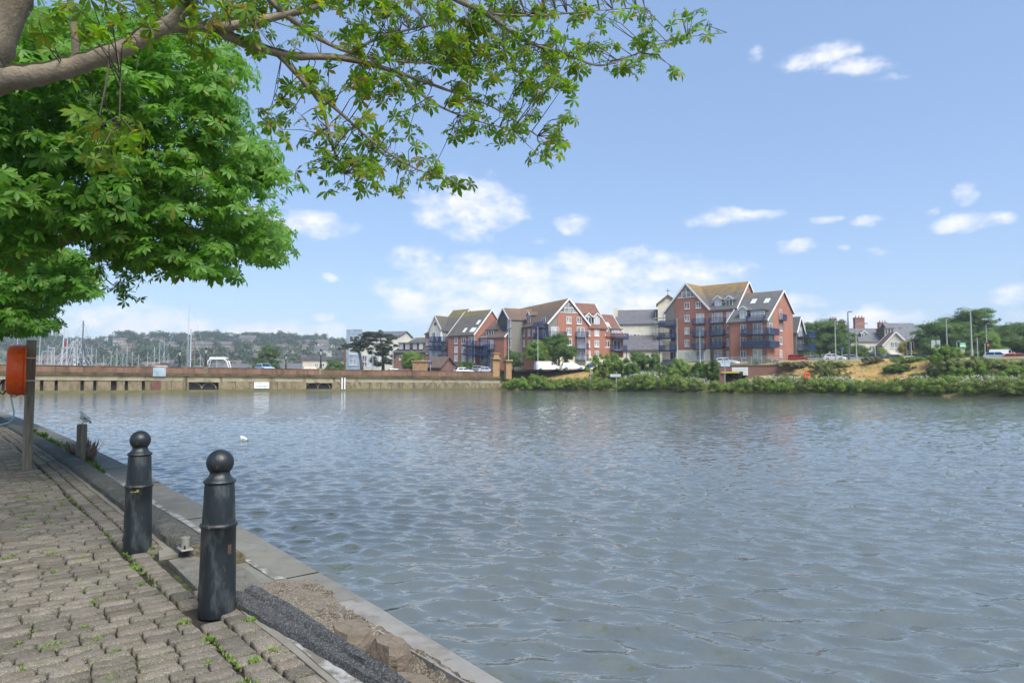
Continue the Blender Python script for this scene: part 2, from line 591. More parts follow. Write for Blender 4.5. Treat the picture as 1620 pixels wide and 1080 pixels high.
pave = MB()
pave.add([st(-6, -30, -.035), st(-6, 1.75, -.035), st(20, 1.75, -.035), st(40, 1.75, -.035), st(70, 1.75, -.035), st(70, -30, -.035)], [(0, 1, 2, 3, 4, 5)])
pavement = pave.build('pavement', M['joint'], kind='structure')

# setts: rows across the path in the field, two header courses along its edge
setts = []      # (s, t, half s, half t)
r = random.Random(5)
s = -2.0
while s < 44:
    pitch = .104 + r.uniform(-.006, .006)
    t = 1.205 + .018 * math.sin(s * 1.7) + r.uniform(-.012, .004)
    first = True
    while t > (-2.2 if s < 20 else -1.2):
        w = (.105 if (first and r.random() < .45) else .205) * r.uniform(.9, 1.08)
        setts.append((s, t - w / 2, pitch / 2 - .0098, w / 2 - .0065))
        t -= w
        first = False
    s += pitch
for k, t0 in enumerate((1.232, 1.382)):
    s = -2.0 + .07 * k
    while s < 44:
        w = r.choice((.105, .135, .155, .17)) * r.uniform(.94, 1.05)
        if not (k == 1 and 5.3 < s < 6.6) and not (4.55 < s < 4.88 and k == 0) and not (6.68 < s < 7.02 and k == 0):
            setts.append((s + w / 2, t0 + .070, w / 2 - .008, .064))
        s += w


def sett_variant(seed, a, b):
    """Worn block with rounded shoulders, half size a by b."""
    q = random.Random(seed)
    j = lambda e: q.uniform(-e, e)
    c = min(a, b)
    vs = [(x * a + j(.003), y * b + j(.003), -.05) for x, y in ((-1, -1), (1, -1), (1, 1), (-1, 1))]
    vs += [(x * a + j(.003), y * b + j(.003), -.011 + j(.003)) for x, y in ((-1, -1), (1, -1), (1, 1), (-1, 1))]
    vs += [(x * (a - c * .09) + j(.003), y * (b - c * .09) + j(.003), -.0005 + j(.002)) for x, y in ((-1, -1), (1, -1), (1, 1), (-1, 1))]
    vs += [(x * (a - c * .30) + j(.004), y * (b - c * .30) + j(.004), .004 + j(.002)) for x, y in ((-1, -1), (1, -1), (1, 1), (-1, 1))]
    fs = []
    for k in (0, 4, 8):
        for i in range(4):
            fs.append((k + i, k + (i + 1) % 4, k + 4 + (i + 1) % 4, k + 4 + i))
    fs.append((12, 13, 14, 15))
    return vs, fs


ang = math.atan2(D.y, D.x)
near, rest = [], []
for (s_, t_, hs, ht) in setts:
    p = Vector(st(s_, t_))
    # in view of the photograph?
    cpx = 810 + p.x / max(p.y, .1) * FPX
    cpy = 598 + EYE / max(p.y, .1) * FPX
    vis = p.y > 1 and -20 < cpx < 800 and cpy < 1100
    near.append((p.length if vis else 1e6 + p.length, s_, t_, hs, ht))
near.sort()
MESH = {}
smats = M['sett']
bigv, bigf = [], []
for i, (dist, s_, t_, hs, ht) in enumerate(near):
    q = random.Random(i)
    z = q.uniform(-.006, .006) + .004 * math.sin(s_ * 3 + t_ * 5)
    rz = ang + q.uniform(-.03, .03)
    tilt = (q.uniform(-.03, .03), q.uniform(-.02, .02))
    ka, kb = round(hs * 200) / 200, round(ht * 200) / 200
    if i < 300:
        key = (ka, kb, i % 4)
        if key not in MESH:
            vs, fs = sett_variant(i % 4, ka - .001, kb - .001)
            me = MB().add(vs, fs).mesh('sett', smats, True)
            MESH[key] = me
        o = link('sett', MESH[key], pavement, st(s_, t_, z))
        o.rotation_euler = (tilt[0], tilt[1], rz)
    else:
        vs, fs = sett_variant(i % 40, hs, ht)
        mt = Matrix.Translation(st(s_, t_, z)) @ Matrix.Rotation(rz, 4, 'Z') @ Matrix.Rotation(tilt[0], 4, 'X')
        o_ = len(bigv)
        bigv += [tuple(mt @ Vector(v)) for v in vs]
        bigf += [tuple(k + o_ for k in f) for f in fs]
MB().add(bigv, bigf).build('far_setts', smats, pavement, smooth=True, kind='stuff')

ribbon('edging_strip', M['strip'], -4, 4.7, .3, lambda s: [(1.52, -.04), (1.52, -.004), (1.68, -.002), (1.68, -.04)], pavement, .004)
ribbon('edging_strip', M['strip'], 6.5, 44, .5, lambda s: [(1.42 if s < 6.9 else 1.524, -.04), (1.42 if s < 6.9 else 1.524, -.004), (1.58, -.002), (1.58, -.04)], pavement, .004)
ribbon('white_line', M['whiteline'], -4, 4.15, .2, lambda s: [(1.545 + .03 * max(0, s - 3.2), .0005), (1.64 - .075 * max(0, s - 3.4), .002)], pavement, .006, cap=False)
# broad worn slab in the gap between the two bollards
slab = MB()
slab.add([st(5.0, 1.53, .003), st(5.1, 1.82, .0), st(5.6, 1.88, -.01), st(6.1, 1.86, -.01), st(6.36, 1.62, .004), st(6.3, 1.45, .004), st(5.3, 1.42, .004)] +
         [st(5.0, 1.53, -.06), st(5.1, 1.82, -.06), st(5.6, 1.88, -.06), st(6.1, 1.86, -.06), st(6.36, 1.62, -.06), st(6.3, 1.45, -.06), st(5.3, 1.42, -.06)],
         [(0, 1, 2, 3, 4, 5, 6)] + [(i, (i + 1) % 7, 7 + (i + 1) % 7, 7 + i) for i in range(7)])
slab.build('worn_slab', M['slab'], pavement)

# kerbs: a dark pebbly one by the near bollard, a weathered concrete one beyond the gap
def near_kerb(s):
    i = 1.62 - .075 * (max(s, 2.6) - 3.4)
    o = 1.77 - .10 * max(0, s - 4.5)
    w = o - i
    return [(i, -.05), (i + .006, .022), (i + .12 * w, .042), (i + .42 * w, .046), (i + .52 * w, .034), (i + .62 * w, .056), (i + .88 * w, .064), (o - .01, .035), (o, -.2)]


kerb_near = ribbon('kerb', M['kerb_dark'], -4, 4.95, .07, near_kerb, None, .008)
tag(kerb_near, 'dark pebbly kerb running from the foot of the nearer bollard to the frame edge', 'kerb')
def kerb_prof(s):
    e = min(1, max(0, (s - 6.2) / .25))
    return [(1.57, -.05), (1.575, .06), (1.60, .085), (1.70, .108), (1.80, .10), (1.825, .075), (1.83, -.1)]
kerb_far = ribbon('kerb', M['kerb'], 6.36, 44, .12, kerb_prof, None, .008)
tag(kerb_far, 'weathered grey concrete kerb ending broken behind the farther bollard', 'kerb')
# broken, mossy end of that kerb, lower than the rest
ribbon('broken_end', M['rock'], 6.0, 6.36, .06, lambda s: [(1.62 + (6.36 - s) * .7, -.05), (1.62 + (6.36 - s) * .7, .085), (1.70 + (6.36 - s) * .4, .10), (1.9, .07), (1.98, .02), (1.99, -.1)], kerb_far, .008)

# coping and quay wall
def cop_prof(s):
    e = edge(s)
    i = 1.82 if s > 4.7 else 2.06
    return [(i, -.12), (i, -.042), ((i + e) / 2, -.045), (e - .03, -.048), (e, -.062), (e + .004, -.2)]
coping = ribbon('coping', M['coping'], 4.55, 70, .25, cop_prof, None, .004)
coping['kind'] = 'structure'
cop2 = ribbon('coping', M['coping_pale'], -5, 4.55, .25, lambda s: [(2.10, -.12), (2.10, -.046), (edge(s) - .02, -.05), (edge(s), -.06), (edge(s) + .004, -.2)], None, .002)
cop2['kind'] = 'structure'
qw = ribbon('quay_wall', M['quaywall'], -6, 70, 1.0, lambda s: [(1.0, -.1), (1.0, -.2), (edge(s) - .02, -.13), (edge(s) - .015, -1.4)], None, 0, cap=False)
qw['kind'] = 'structure'
ribbon('white_strip', M['whiteline'], 4.85, 17, .1, lambda s: [(1.985 - .006 * max(0, s - 8), -.036), (2.05 - .006 * max(0, s - 8) + .015 * math.sin(s * 4), -.036)], coping, .006, cap=False)
# joint lines between coping slabs
for s_ in (5.3, 8.2, 11.4, 13.6, 17, 21, 25):
    j = MB()
    a, b = st(s_, 1.9, -.039), st(s_ + .04, edge(s_) - .02, -.045)
    j.bar(a, b, .012, .004)
    j.build('joint', M['joint'], coping)
# crumbled concrete between the dark kerb and the coping
def bed(s):
    d = 1.0 if s > 4.0 else (0.0 if s < 3.7 else (s - 3.7) / .3)
    e = 2.125 if s < 4.5 else 2.125 + min(.08, (s - 4.5) * .3)
    return [(1.70, -.1), (1.76, -.13 + .12 * d), (1.86, -.17 + .165 * d), (1.95, -.17 + .175 * d), (2.03, -.14 + .125 * d), (2.09, -.08 + .05 * d), (e, -.036), (e + .012, -.1)]


ribbon('rubble_bed', M['sand'], -5, 5.2, .05, bed, None, .014)['kind'] = 'structure'


def rock(name, c, size, m, seed, parent=None, rz=0.0):
    q = random.Random(seed)
    vs, fs = [], []
    n, k = 14, 9
    for i in range(k):
        ph = PI * i / (k - 1)
        for j in range(n):
            th = 2 * PI * j / n
            sx, sy, sz = math.sin(ph) * math.cos(th), math.sin(ph) * math.sin(th), math.cos(ph)
            f = 1 / max(abs(sx), abs(sy), abs(sz)) ** .7
            w = q.uniform(.88, 1.08)
            vs.append((sx * f * size[0] * w, sy * f * size[1] * w, sz * f * size[2] * q.uniform(.93, 1.05)))
    for i in range(k - 1):
        for j in range(n):
            fs.append((i * n + j, i * n + (j + 1) % n, (i + 1) * n + (j + 1) % n, (i + 1) * n + j))
    return MB().add(vs, fs).build(name, m, parent, smooth=18, loc=c, rz=rz)


for i, (s_, t_, sz, lab) in enumerate([(3.92, 1.94, (.17, .10, .085), 'larger broken stone with a mossy end beside the dark kerb'),
                                       (3.56, 2.01, (.13, .085, .095), 'squarish broken stone over the hole next to the pale coping'),
                                       (3.22, 1.93, (.15, .10, .06), 'low pale stone lying in the hole at the bottom of the frame'),
                                       (4.30, 1.86, (.06, .035, .05), 'small mossy stone wedged against the dark kerb')]):
    o = rock('broken_stone', st(s_, t_, -.075 if i != 2 else -.13), sz, M['rock'], 30 + i, None, ang + .1 * i)
    tag(o, lab, 'stone')

# ------------------------------------------------------------------ bollards
BPROF = [(.118, 0), (.119, .02), (.117, .25), (.113, .40), (.112, .565), (.119, .572), (.123, .582), (.119, .592), (.107, .60), (.098, .83),
         (.095, .86), (.103, .868), (.108, .876), (.103, .884), (.09, .893), (.078, .905), (.068, .92), (.064, .935), (.067, .945), (.076, .955)]
for k in range(1, 13):
    a = -PI / 2 + .95 + (PI - .95) * k / 12
    BPROF.append((max(.09 * math.cos(a), .001), 1.005 + .09 * math.sin(a) * .97))


def bollard(px, py, label, rz):
    g = gz(px, py)
    t = thing('bollard', label, 'bollard', (g.x, g.y, 0), rz, 'iron bollards along the quay')
    k = .96
    MB().lathe([(a * k, b * k - .02 if i == 0 else b * k) for i, (a, b) in enumerate(BPROF[:19])], 40).build('post', M['iron'], t, smooth=50)
    MB().lathe([(a * k, b * k) for a, b in BPROF[18:]], 40).build('ball', M['iron'], t, smooth=True)
    # hinged cover and seam low on the shaft
    MB().lathe([(.022, -.002), (.024, .004), (.018, .008), (.004, .009)], 14, (0, 0, 0), 'y').build('cover_bolt', M['iron'], t, smooth=40, loc=(-.106, -.045, .1), rz=R(-67))
    MB().cbox(-.016, .016, -.004, .004, 0, .10, .002).build('cover_plate', M['iron'], t, loc=(-.116, -.0, .07), rz=R(90))
    MB().tube([(.07, -.0855, .0), (.07, -.0815, .30), (.066, -.081, .545)], .0016, 5).build('seam', M['black'], t)
    return t


b1 = bollard(343, 966, 'nearer black iron bollard with ball top, foot beside the dark pebbly kerb', 0)
MB().cbox(-.014, .014, -.003, .003, -.03, .03, .001).build('rust_patch', M['rust'], b1, loc=(.094, -.050, .41), rz=R(62))
b2 = bollard(217, 868, 'farther black iron bollard with a torn yellow sticker on its shaft', 0)
st_ = MB()
for i in range(14):
    st_.poly([(-.035 + i * .005, 0, 0), (-.030 + i * .005, 0, 0), (-.030 + i * .005, 0, .008 + .006 * random.random() + (.014 if i > 9 else 0)), (-.035 + i * .005, 0, .008 + .006 * random.random() + (.014 if i > 9 else 0))])
o = st_.build('sticker', M['sticker'], b2)
me = o.data
for v in me.vertices:       # wrap it round the shaft
    a = v.co.x / .104 + R(-80)
    v.co = (.1075 * math.cos(a), .1075 * math.sin(a), v.co.z + .515)

# cut-off pipe stub with its base plate on the broken kerb end
g = gz(293, 866, .08)
t = thing('pipe_stub', 'short grey pipe stub bolted to the kerb between the two bollards', 'pipe', (g.x, g.y, .07), ang)
MB().cbox(-.085, .085, -.05, .05, 0, .012, .006).build('base_plate', M['steel'], t)
MB().lathe([(.036, .01), (.036, .085), (.039, .087), (.039, .1), (.030, .102), (.028, .04)], 20).build('pipe', M['steel'], t, smooth=40)
for x in (-.065, .065):
    MB().lathe([(.009, .012), (.009, .03), (.005, .031), (.005, .045)], 8, (x, .02, 0)).build('bolt', M['black'], t)

# ------------------------------------------------------------------ lifebuoy on its timber post
g = gz(42.5, 742)
post = thing('timber_post', 'tall weathered timber post carrying the orange lifebuoy case', 'post', (g.x, g.y, 0), R(34))
MB().cbox(-.07, .07, -.07, .07, -.05, 2.16, .006).build('post', M['wood'], post)
for z in (1.85, 1.47):
    MB().box(-.074, .074, -.074, .074, z, z + .018).build('strap', M['white'], post)
g2 = at(24.5, 585, g.y - .06)
ring = thing('lifebuoy_case', 'faded orange round lifebuoy case hanging on the tall timber post', 'lifebuoy', g2, R(36))
prof = [(.02, -.125), (.30, -.128), (.37, -.118), (.405, -.085), (.42, -.03), (.425, .04), (.42, .09), (.405, .115)]
MB().lathe(prof, 40, axis='x').build('shell', M['orange'], ring, smooth=35)
MB().lathe([(.408, .113), (.43, .116), (.43, .142), (.05, .145)], 40, axis='x').build('back_plate', pm('orange_plate', 'ec6a2a', 'e0561a', 5, .45, c3='c0491a', c3scale=6), ring, smooth=35)
MB().tube([(-.09, -.02, -.16), (-.17, -.05, -.17), (-.215, -.05, -.27), (-.20, -.03, -.38), (-.15, -.02, -.40), (-.11, -.02, -.33)], .014, 8).build('strap_loop', M['black'], ring, smooth=True)
MB().tube([(-.06, -.05, -.42), (-.0, -.06, -.45), (.05, -.05, -.42)], .008, 6).build('rope_end', M['black'], ring, smooth=True)
MB().tube([(-.05, -.05, -.43), (-.03, -.05, -.55), (.0, -.04, -.68), (.0, -.03, -.80), (-.05, -.02, -.87), (-.16, 0, -.905), (-.30, 0, -.90), (-.42, 0, -.86), (-.50, 0, -.74), (-.46, 0, -.5), (-.3, 0, -.38)], .011, 8).build('rope', M['bluerope'], ring, smooth=True)

# short post with a gull on it
g = gz(128, 731.5, -.04)
t = thing('short_post', 'short weathered timber post on the coping with a gull on top', 'post', g, R(-20))
MB().cbox(-.062, .062, -.062, .062, -.02, .70, .006).build('shaft', M['wood'], t)
MB().cbox(-.058, .058, -.058, .058, .70, .712, .005).build('cap', M['steel'], t)


def skin_body(name, pts, edges, mat_, parent, sub=2):
    """Continuous body grown over a skeleton: pts (x, y, z, rx, ry)."""
    me = bpy.data.meshes.new(name)
    me.from_pydata([p[:3] for p in pts], edges, [])
    o = link(name, me, parent)
    md = o.modifiers.new('skin', 'SKIN')
    for i, p in enumerate(pts):
        me.skin_vertices[0].data[i].radius = (p[3], p[4])
    me.skin_vertices[0].data[0].use_root = True
    o.modifiers.new('sub', 'SUBSURF').levels = sub
    o.modifiers['sub'].render_levels = sub
    dg = bpy.context.evaluated_depsgraph_get()
    nm = bpy.data.meshes.new_from_object(o.evaluated_get(dg))
    o.modifiers.clear()
    o.data = nm
    nm.materials.clear()
    nm.materials.append(mat_)
    nm.shade_smooth()
    return o


def gull(loc, rz, label, floating=False, k=1.0):
    t = thing('gull', label, 'gull', loc, rz)
    if not floating:
        t.rotation_euler = (0, R(-24), rz)
    z = -.02 if floating else .045
    ax = .14 if floating else .10
    pts = [(0, 0, z + .065, .060, .060), (.05, 0, z + .09, .052, .052), (.082, 0, z + .135, .032, .032), (.095, 0, z + .168, .034, .034),
           (-.05, 0, z + .055, .046, .044), (-.10, 0, z + .04, .022, .018)]
    pts = [(a * k, b * k, c * k, d * k, e * k) for a, b, c, d, e in pts]
    skin_body('body', pts, [(0, 1), (1, 2), (2, 3), (0, 4), (4, 5)], M['white_feather'], t)
    for sgn in (-1, 1):
        w = MB()
        w.add([(x * k, (y * sgn) * k, (zz + z) * k) for x, y, zz in ((.045, .053, .10), (0, .066, .10), (-.06, .056, .08), (-.13, .014, .05), (-.06, .056, .045), (.0, .062, .05), (.04, .055, .07))],
              [(0, 1, 6), (1, 5, 6), (1, 2, 5), (2, 4, 5), (2, 3, 4)])
        w.build('wing', M['grey_feather'], t, smooth=True)
        if not floating:
            MB().tube([(.0, .018 * sgn, z + .03), (.004, .018 * sgn, 0)], .004, 6).build('leg', M['beak'], t)
        MB().lathe([(.001, -.002), (.004, 0), (.001, .002)], 8, (.108 * k, .023 * sgn * k, (z + .166) * k), 'y').build('eye', M['black'], t)
    MB().lathe([(.008 * k, 0), (.007 * k, .018 * k), (.001, .036 * k)], 8, (.12 * k, 0, (z + .155) * k), 'x').build('beak', M['beak'], t, smooth=True)
    MB().tube([(-.10 * k, 0, (z + .032) * k), (-.14 * k, 0, (z + .03) * k)], [.016 * k, .008 * k], 6).build('tail', M['grey_dark'], t, smooth=True)
    return t


gp = Vector((g.x, g.y, g.z + .712))
gull(gp, R(200), 'small grey and white gull perched on the short post', k=.95)
gw = gz(386, 697, WZ)
gull((gw.x, gw.y, WZ + .0), R(175), 'white gull floating on the water beyond the bollards', True, 1.15)

# ------------------------------------------------------------------ moss and weeds in the joints
def tufts(name, centers, m, kind='stuff', parent=None):
    vs, fs = [], []
    q = random.Random(9)
    for (x, y, z, rad, hgt, n) in centers:
        for i in range(n):
            a, rr = q.uniform(0, 6.28), rad * math.sqrt(q.random())
            bx, by = x + math.cos(a) * rr, y + math.sin(a) * rr
            d = q.uniform(0, 6.28)
            w, hh = hgt * q.uniform(.12, .25), hgt * q.uniform(.4, 1)
            lx, ly = math.cos(d) * hh * .7, math.sin(d) * hh * .7
            o = len(vs)
            vs += [(bx - math.sin(d) * w, by + math.cos(d) * w, z), (bx + math.sin(d) * w, by - math.cos(d) * w, z), (bx + lx, by + ly, z + hh)]
            fs.append((o, o + 1, o + 2))
    return MB().add(vs, fs).build(name, m, parent, kind=kind)


M['moss'] = leafmat('moss', (.09, .15, .025, 1), (.20, .30, .06, 1), trans=.25, nscale=6)
M['grass'] = leafmat('grass', (.06, .11, .02, 1), (.13, .20, .04, 1), trans=.3, nscale=2)
M['straw'] = leafmat('straw', (.22, .15, .06, 1), (.38, .27, .11, 1), trans=.15, nscale=1.2)
cs = []
q = random.Random(21)
for i in range(260):
    s_ = q.uniform(2.2, 17)
    t_ = 1.222 + q.gauss(0, .006) if q.random() < .75 else 1.378 + q.gauss(0, .005)
    if math.sin(s_ * 2.1) + q.uniform(-1, 1) > .1:
        cs.append((*st(s_, t_, -.012), q.uniform(.008, .022), q.uniform(.012, .028), q.randint(14, 40)))
for i in range(420):
    s_ = q.uniform(2.0, 16)
    t_ = q.uniform(-.2, 1.2)
    if math.sin(s_ * 1.3 + 2) * math.sin(t_ * 6 + s_) + q.uniform(-.8, .8) > .0:
        cs.append((*st(s_, t_, -.005), q.uniform(.015, .055), q.uniform(.014, .026), q.randint(30, 90)))
for (px, py) in ((205, 815), (432, 1030), (402, 1045), (290, 985), (240, 868), (118, 740), (395, 980), (330, 1012)):
    p = gz(px, py)
    cs.append((p.x, p.y, -.005, .035, .03, 90))
tufts('joint_grass', cs, M['moss'])
cs = []
for i in range(40):
    s_ = q.uniform(13, 24)
    cs.append((*st(s_, 1.93 + q.uniform(-.04, .06), -.04), q.uniform(.03, .12), q.uniform(.06, .22), q.randint(20, 60)))
tufts('coping_weeds', cs, M['grass'])
cs = [(*st(15.0 + .35 * i, 1.98 + .03 * (i % 2), -.04), .12, .42, 26) for i in range(4)]
o = tufts('seeding_weed', cs, pm('seedhead', '7a5f5a', '8f7a6a', 8, .9), kind='thing')
tag(o, 'dry brownish seeding weed growing from the coping behind the timber post', 'weed')
# ------------------------------------------------------------------ far bank and land
M['ground'] = pm('ground', '6c7048', '857f52', .12, .95, .03, 3, c3='a58d55', c3scale=.10, c3lo=.5, c3hi=.6, coords='Object')
M['drygrass'] = pm('drygrass', '957a4a', 'ae8f58', .6, .95, .08, 4, c3='857a42', c3scale=.5, c3lo=.5, c3hi=.66, c4='b79a66', c4scale=1.5, c4lo=.58, c4hi=.7)
M['asphalt'] = pm('asphalt', '4a4a4b', '555555', 1, .9, .004, 30)
M['concrete'] = pm('concrete', '786d55', '8b7e64', .8, .9, .01, 12, c3='5f5744', c3scale=.9, c3lo=.45, c3hi=.62, c4='4a4333', c4scale=1.6, c4lo=.58, c4hi=.74, stretch=(1.1, 1.1, .6), rnd=.12)
M['parapet'] = pm('parapet', '6e5444', '806452', .9, .9, .008, 15, c3='67503f', c3scale=.7, c3lo=.45, c3hi=.62, c4='3c3024', c4scale=1.7, c4lo=.56, c4hi=.7, stretch=(1.2, 1.2, .4), rnd=.2)
M['cornice'] = pm('cornice', '53462f', '635639', 1.2, .9, .01, 15, c3='33301c', c3scale=.8, c3lo=.45, c3hi=.65)
M['pale_beam'] = pm('pale_beam', '8d846c', '9f967e', .7, .9, .006, 15, c3='6a614b', c3scale=.6, c3lo=.5, c3hi=.66)
M['recess_shade'] = pm('recess_shade', '2f2c25', '3d392f', .6, .95)  # dark tone carries the shade inside slots, culverts and tunnel
M['algae'] = pm('algae', '56573a', '6a6645', 1.0, .9, .02, 8)
M['stone'] = pm('stone', '8f7250', 'a2845e', 2.0, .9, .02, 8, c3='6c5436', c3scale=1.2, c3lo=.55, c3hi=.7)
M['sheet'] = pm('sheet', '7c8c9a', 'a9b9c4', .9, .4, metal=.2)

BANK = np.array([(-140, 49.0), (-65.6, 93.5), (-2.2, 124.0), (6, 117.0), (18.8, 106.9), (29.4, 93.5), (45.3, 83.1), (54.2, 72.4), (70, 58), (110, 40), (260, 10)])


def bank_dist(x, y):
    """Signed distance to the far waterline, positive inland."""
    P = np.stack([x, y], -1)
    best = np.full(x.shape, 1e9)
    sgn = np.ones(x.shape)
    for a, b in zip(BANK[:-1], BANK[1:]):
        d = b - a
        L = np.hypot(*d)
        t = np.clip(((P - a) @ d) / L ** 2, 0, 1)
        q = a + t[..., None] * d
        dd = np.hypot(*(P - q).transpose(-1, *range(P.ndim - 1)))
        side = np.sign(d[0] * (P[..., 1] - a[1]) - d[1] * (P[..., 0] - a[0]))
        upd = dd < best
        best = np.where(upd, dd, best)
        sgn = np.where(upd, side, sgn)
    return best * sgn


def smooth(a, b, x):
    t = np.clip((x - a) / (b - a), 0, 1)
    return t * t * (3 - 2 * t)


def land_z(x, y):
    x, y = np.asarray(x, float), np.asarray(y, float)
    w = bank_dist(x, y)
    top = 3.0 + .75 * smooth(10, 40, x)
    wid0 = 5.0 - 2.0 * smooth(30, 45, x)
    wid = 16 - 5.5 * smooth(30, 45, x)
    z = -1.6 + 1.45 * smooth(-1.5, 1.0, w) + .5 * smooth(.5, 4.5, w) + (top - .35) * smooth(wid0, wid, w)
    z = np.where(x < -4, np.where(w > 6, -1.2, -1.6), z)                 # the harbour lies behind the bridge
    far = smooth(26, 46, w)
    z = z + far * 1.25 * smooth(12, 36, x)
    # underpass: the path dips through the embankment
    return z


def lz(x, y):
    return float(land_z(np.array([x]), np.array([y]))[0])


def make_land():
    xs = np.concatenate([np.linspace(-4.1, 75, 160), np.geomspace(77, 900, 30)])
    ys = np.concatenate([np.linspace(5, 150, 180), np.geomspace(152, 1500, 40)])
    Y, X = np.meshgrid(ys, xs, indexing='ij')
    rr = np.random.default_rng(3)
    Z = land_z(X, Y) + rr.normal(0, .03, X.shape)
    n, m = X.shape
    i = (np.arange(n - 1)[:, None] * m + np.arange(m - 1)[None, :]).ravel()
    F = np.stack([i, i + 1, i + m + 1, i + m], 1)
    me = npmesh('ground', np.stack([X, Y, Z], -1).reshape(-1, 3), F, M['ground'])
    me.materials.append(M['drygrass'])
    # bare dry grass on the slopes that show it
    cx = X[:-1, :-1].ravel()
    cy = Y[:-1, :-1].ravel()
    w = bank_dist(cx, cy)
    px = 810 + cx / np.maximum(cy, 1) * FPX
    dry = (w > 2.5) & (w < 20) & (((px > 800) & (px < 965)) | ((px > 1190) & (px < 1480)))
    me.polygons.foreach_set('material_index', dry.astype(np.int32))
    me.shade_smooth()
    link('ground', me, kind='structure')


make_land()
# harbour basin beyond the bridge and the land round it
MB().add([(-900, 60, -.95), (-4.1, 60, -.95), (-4.1, 420, -.95), (-900, 420, -.95)], [(0, 1, 2, 3)]).build('harbour_water', bpy.data.materials['water'], kind='structure')
MB().add([(-1500, 330, 1.2), (-4, 330, 1.2), (-4, 2200, 1.2), (-1500, 2200, 1.2)], [(0, 1, 2, 3)]).build('harbour_land', M['ground'], kind='structure')
MB().box(-60, -4.0, 128, 330, -2, 2.7).build('quayside_land', M['asphalt'], kind='structure')

# ------------------------------------------------------------------ road bridge
BE = Vector((.9, .4359, 0)).normalized()
BO = Vector((-65.6, 93.5, 0))
BANG = math.atan2(BE.y, BE.x)


def bu(px, v=0.0):
    """Distance along the bridge face where a pixel column meets it."""
    d = ray(px, 600)
    o = BO + Vector((-BE.y, BE.x, 0)) * v
    den = d[0] * -BE.y + d[1] * BE.x
    k = (o.x * -BE.y + o.y * BE.x) / den
    return (Vector((d[0] * k, d[1] * k, 0)) - o).dot(BE)


SL = -.0095                     # the road falls gently to the right
bridge = thing('road_bridge', 'long low road bridge with pinkish panelled parapet above a stained concrete wall', 'bridge', BO, BANG)


def bz(u, z):
    return z + SL * u


def bbox(u0, u1, y0, y1, z0, z1, slope=True):
    """Box along the bridge whose top and bottom follow the fall of the road."""
    f = (lambda u, z: bz(u, z)) if slope else (lambda u, z: z)
    return MB().add([(u0, y0, f(u0, z0)), (u1, y0, f(u1, z0)), (u1, y1, f(u1, z0)), (u0, y1, f(u0, z0)),
                     (u0, y0, f(u0, z1)), (u1, y0, f(u1, z1)), (u1, y1, f(u1, z1)), (u0, y1, f(u0, z1))],
                    [(0, 3, 2, 1), (4, 5, 6, 7), (0, 1, 5, 4), (1, 2, 6, 5), (2, 3, 7, 6), (3, 0, 4, 7)])


U0, U1 = -60.0, 70.5
bbox(U0, U1, 1.0, 14, 1.15, 2.5).build('deck', M['asphalt'], bridge)
bbox(U0, U1, -.25, 1.0, 2.0, 2.2).build('cornice', M['cornice'], bridge)
bbox(U0, U1, -.12, 1.0, 2.2, 2.42).build('cornice_top', M['cornice'], bridge)
bbox(U0, U1, .0, 1.0, 1.28, 2.0).build('edge_beam', M['pale_beam'], bridge)
bbox(U0, U1, .75, 1.6, -1.6, 1.28).build('back_wall', M['recess_shade'], bridge)
bbox(U0, U1, -.32, 0.8, -1.4, -.22, False).build('water_ledge', M['algae'], bridge)
bbox(U0, U1, 13.4, 13.7, 2.2, 3.3).build('far_parapet', M['parapet'], bridge)
# parapet panels between pilasters
pil = [U0] + [bu(p) for p in (-160, -60, 40, 154, 218, 293, 325, 410, 507, 620, 708, 782)] + [U1]
q = random.Random(4)
for a, b in zip(pil[:-1], pil[1:]):
    n = max(1, round((b - a) / 1.75))
    for i in range(n):
        u0, u1 = a + .18 + (b - a - .36) * i / n, a + .18 + (b - a - .36) * (i + 1) / n
        bbox(u0 + .012, u1 - .012, .06 + q.uniform(0, .015), .28, 2.42, 3.24).build('parapet_panel', M['parapet'], bridge)
    bbox(a + .1, b - .1, .02, .34, 3.24, 3.35).build('coping', M['cornice'], bridge)
for i, u in enumerate(pil[1:-1]):
    lamp = i in (6, 8)
    bbox(u - .3, u + .3, -.06 if lamp else 0, .42, 2.1, 3.5 if lamp else 3.40).build('pilaster', M['concrete'] if lamp else M['parapet'], bridge)
# wall below: panels between dark slots, culvert openings, drain pipes
left_slots = [-330, -290, -240, -200, -150, -110, -70, -30, 5, 34, 66, 89, 130, 150, 178, 182, 200, 227, 250]
prev = None
for a, b in zip(left_slots[:-1], left_slots[1:]):
    ua, ub = bu(a) + .2, bu(b) - .2
    if ub - ua > .35:
        bbox(ua, ub, .12, .76, -.25, 1.27).build('wall_panel', M['concrete'], bridge)
def wall(a, b, y=.05):
    ua, ub = bu(a), bu(b)
    n = max(1, round((ub - ua) / 1.9))
    for i in range(n):
        bbox(ua + (ub - ua) * i / n + .03, ua + (ub - ua) * (i + 1) / n - .03, y, .76, -.25, 1.27).build('wall_panel', M['concrete'], bridge)
wall(252, 290)
wall(350, 482, .02)
wall(529, 798)
for px in (293, 296, 349, 482, 528, 564):
    u = bu(px)
    bbox(u - .25, u + .25, -.05, .76, -.25, 2.0).build('buttress', M['concrete'], bridge)
for k, px in enumerate(range(540, 790, 17)):        # wedge brackets under the beam
    u = bu(px)
    MB().add([(u - .5, .04, bz(u, 1.26)), (u + .5, .04, bz(u, 1.26)), (u + .1, .04, bz(u, .75)), (u - .1, .04, bz(u, .75)),
              (u - .5, -.1, bz(u, 1.26)), (u + .5, -.1, bz(u, 1.26))], [(3, 2, 1, 0), (4, 5, 2, 3), (0, 1, 5, 4), (0, 4, 3), (1, 2, 5)]).build('bracket', M['pale_beam'], bridge)
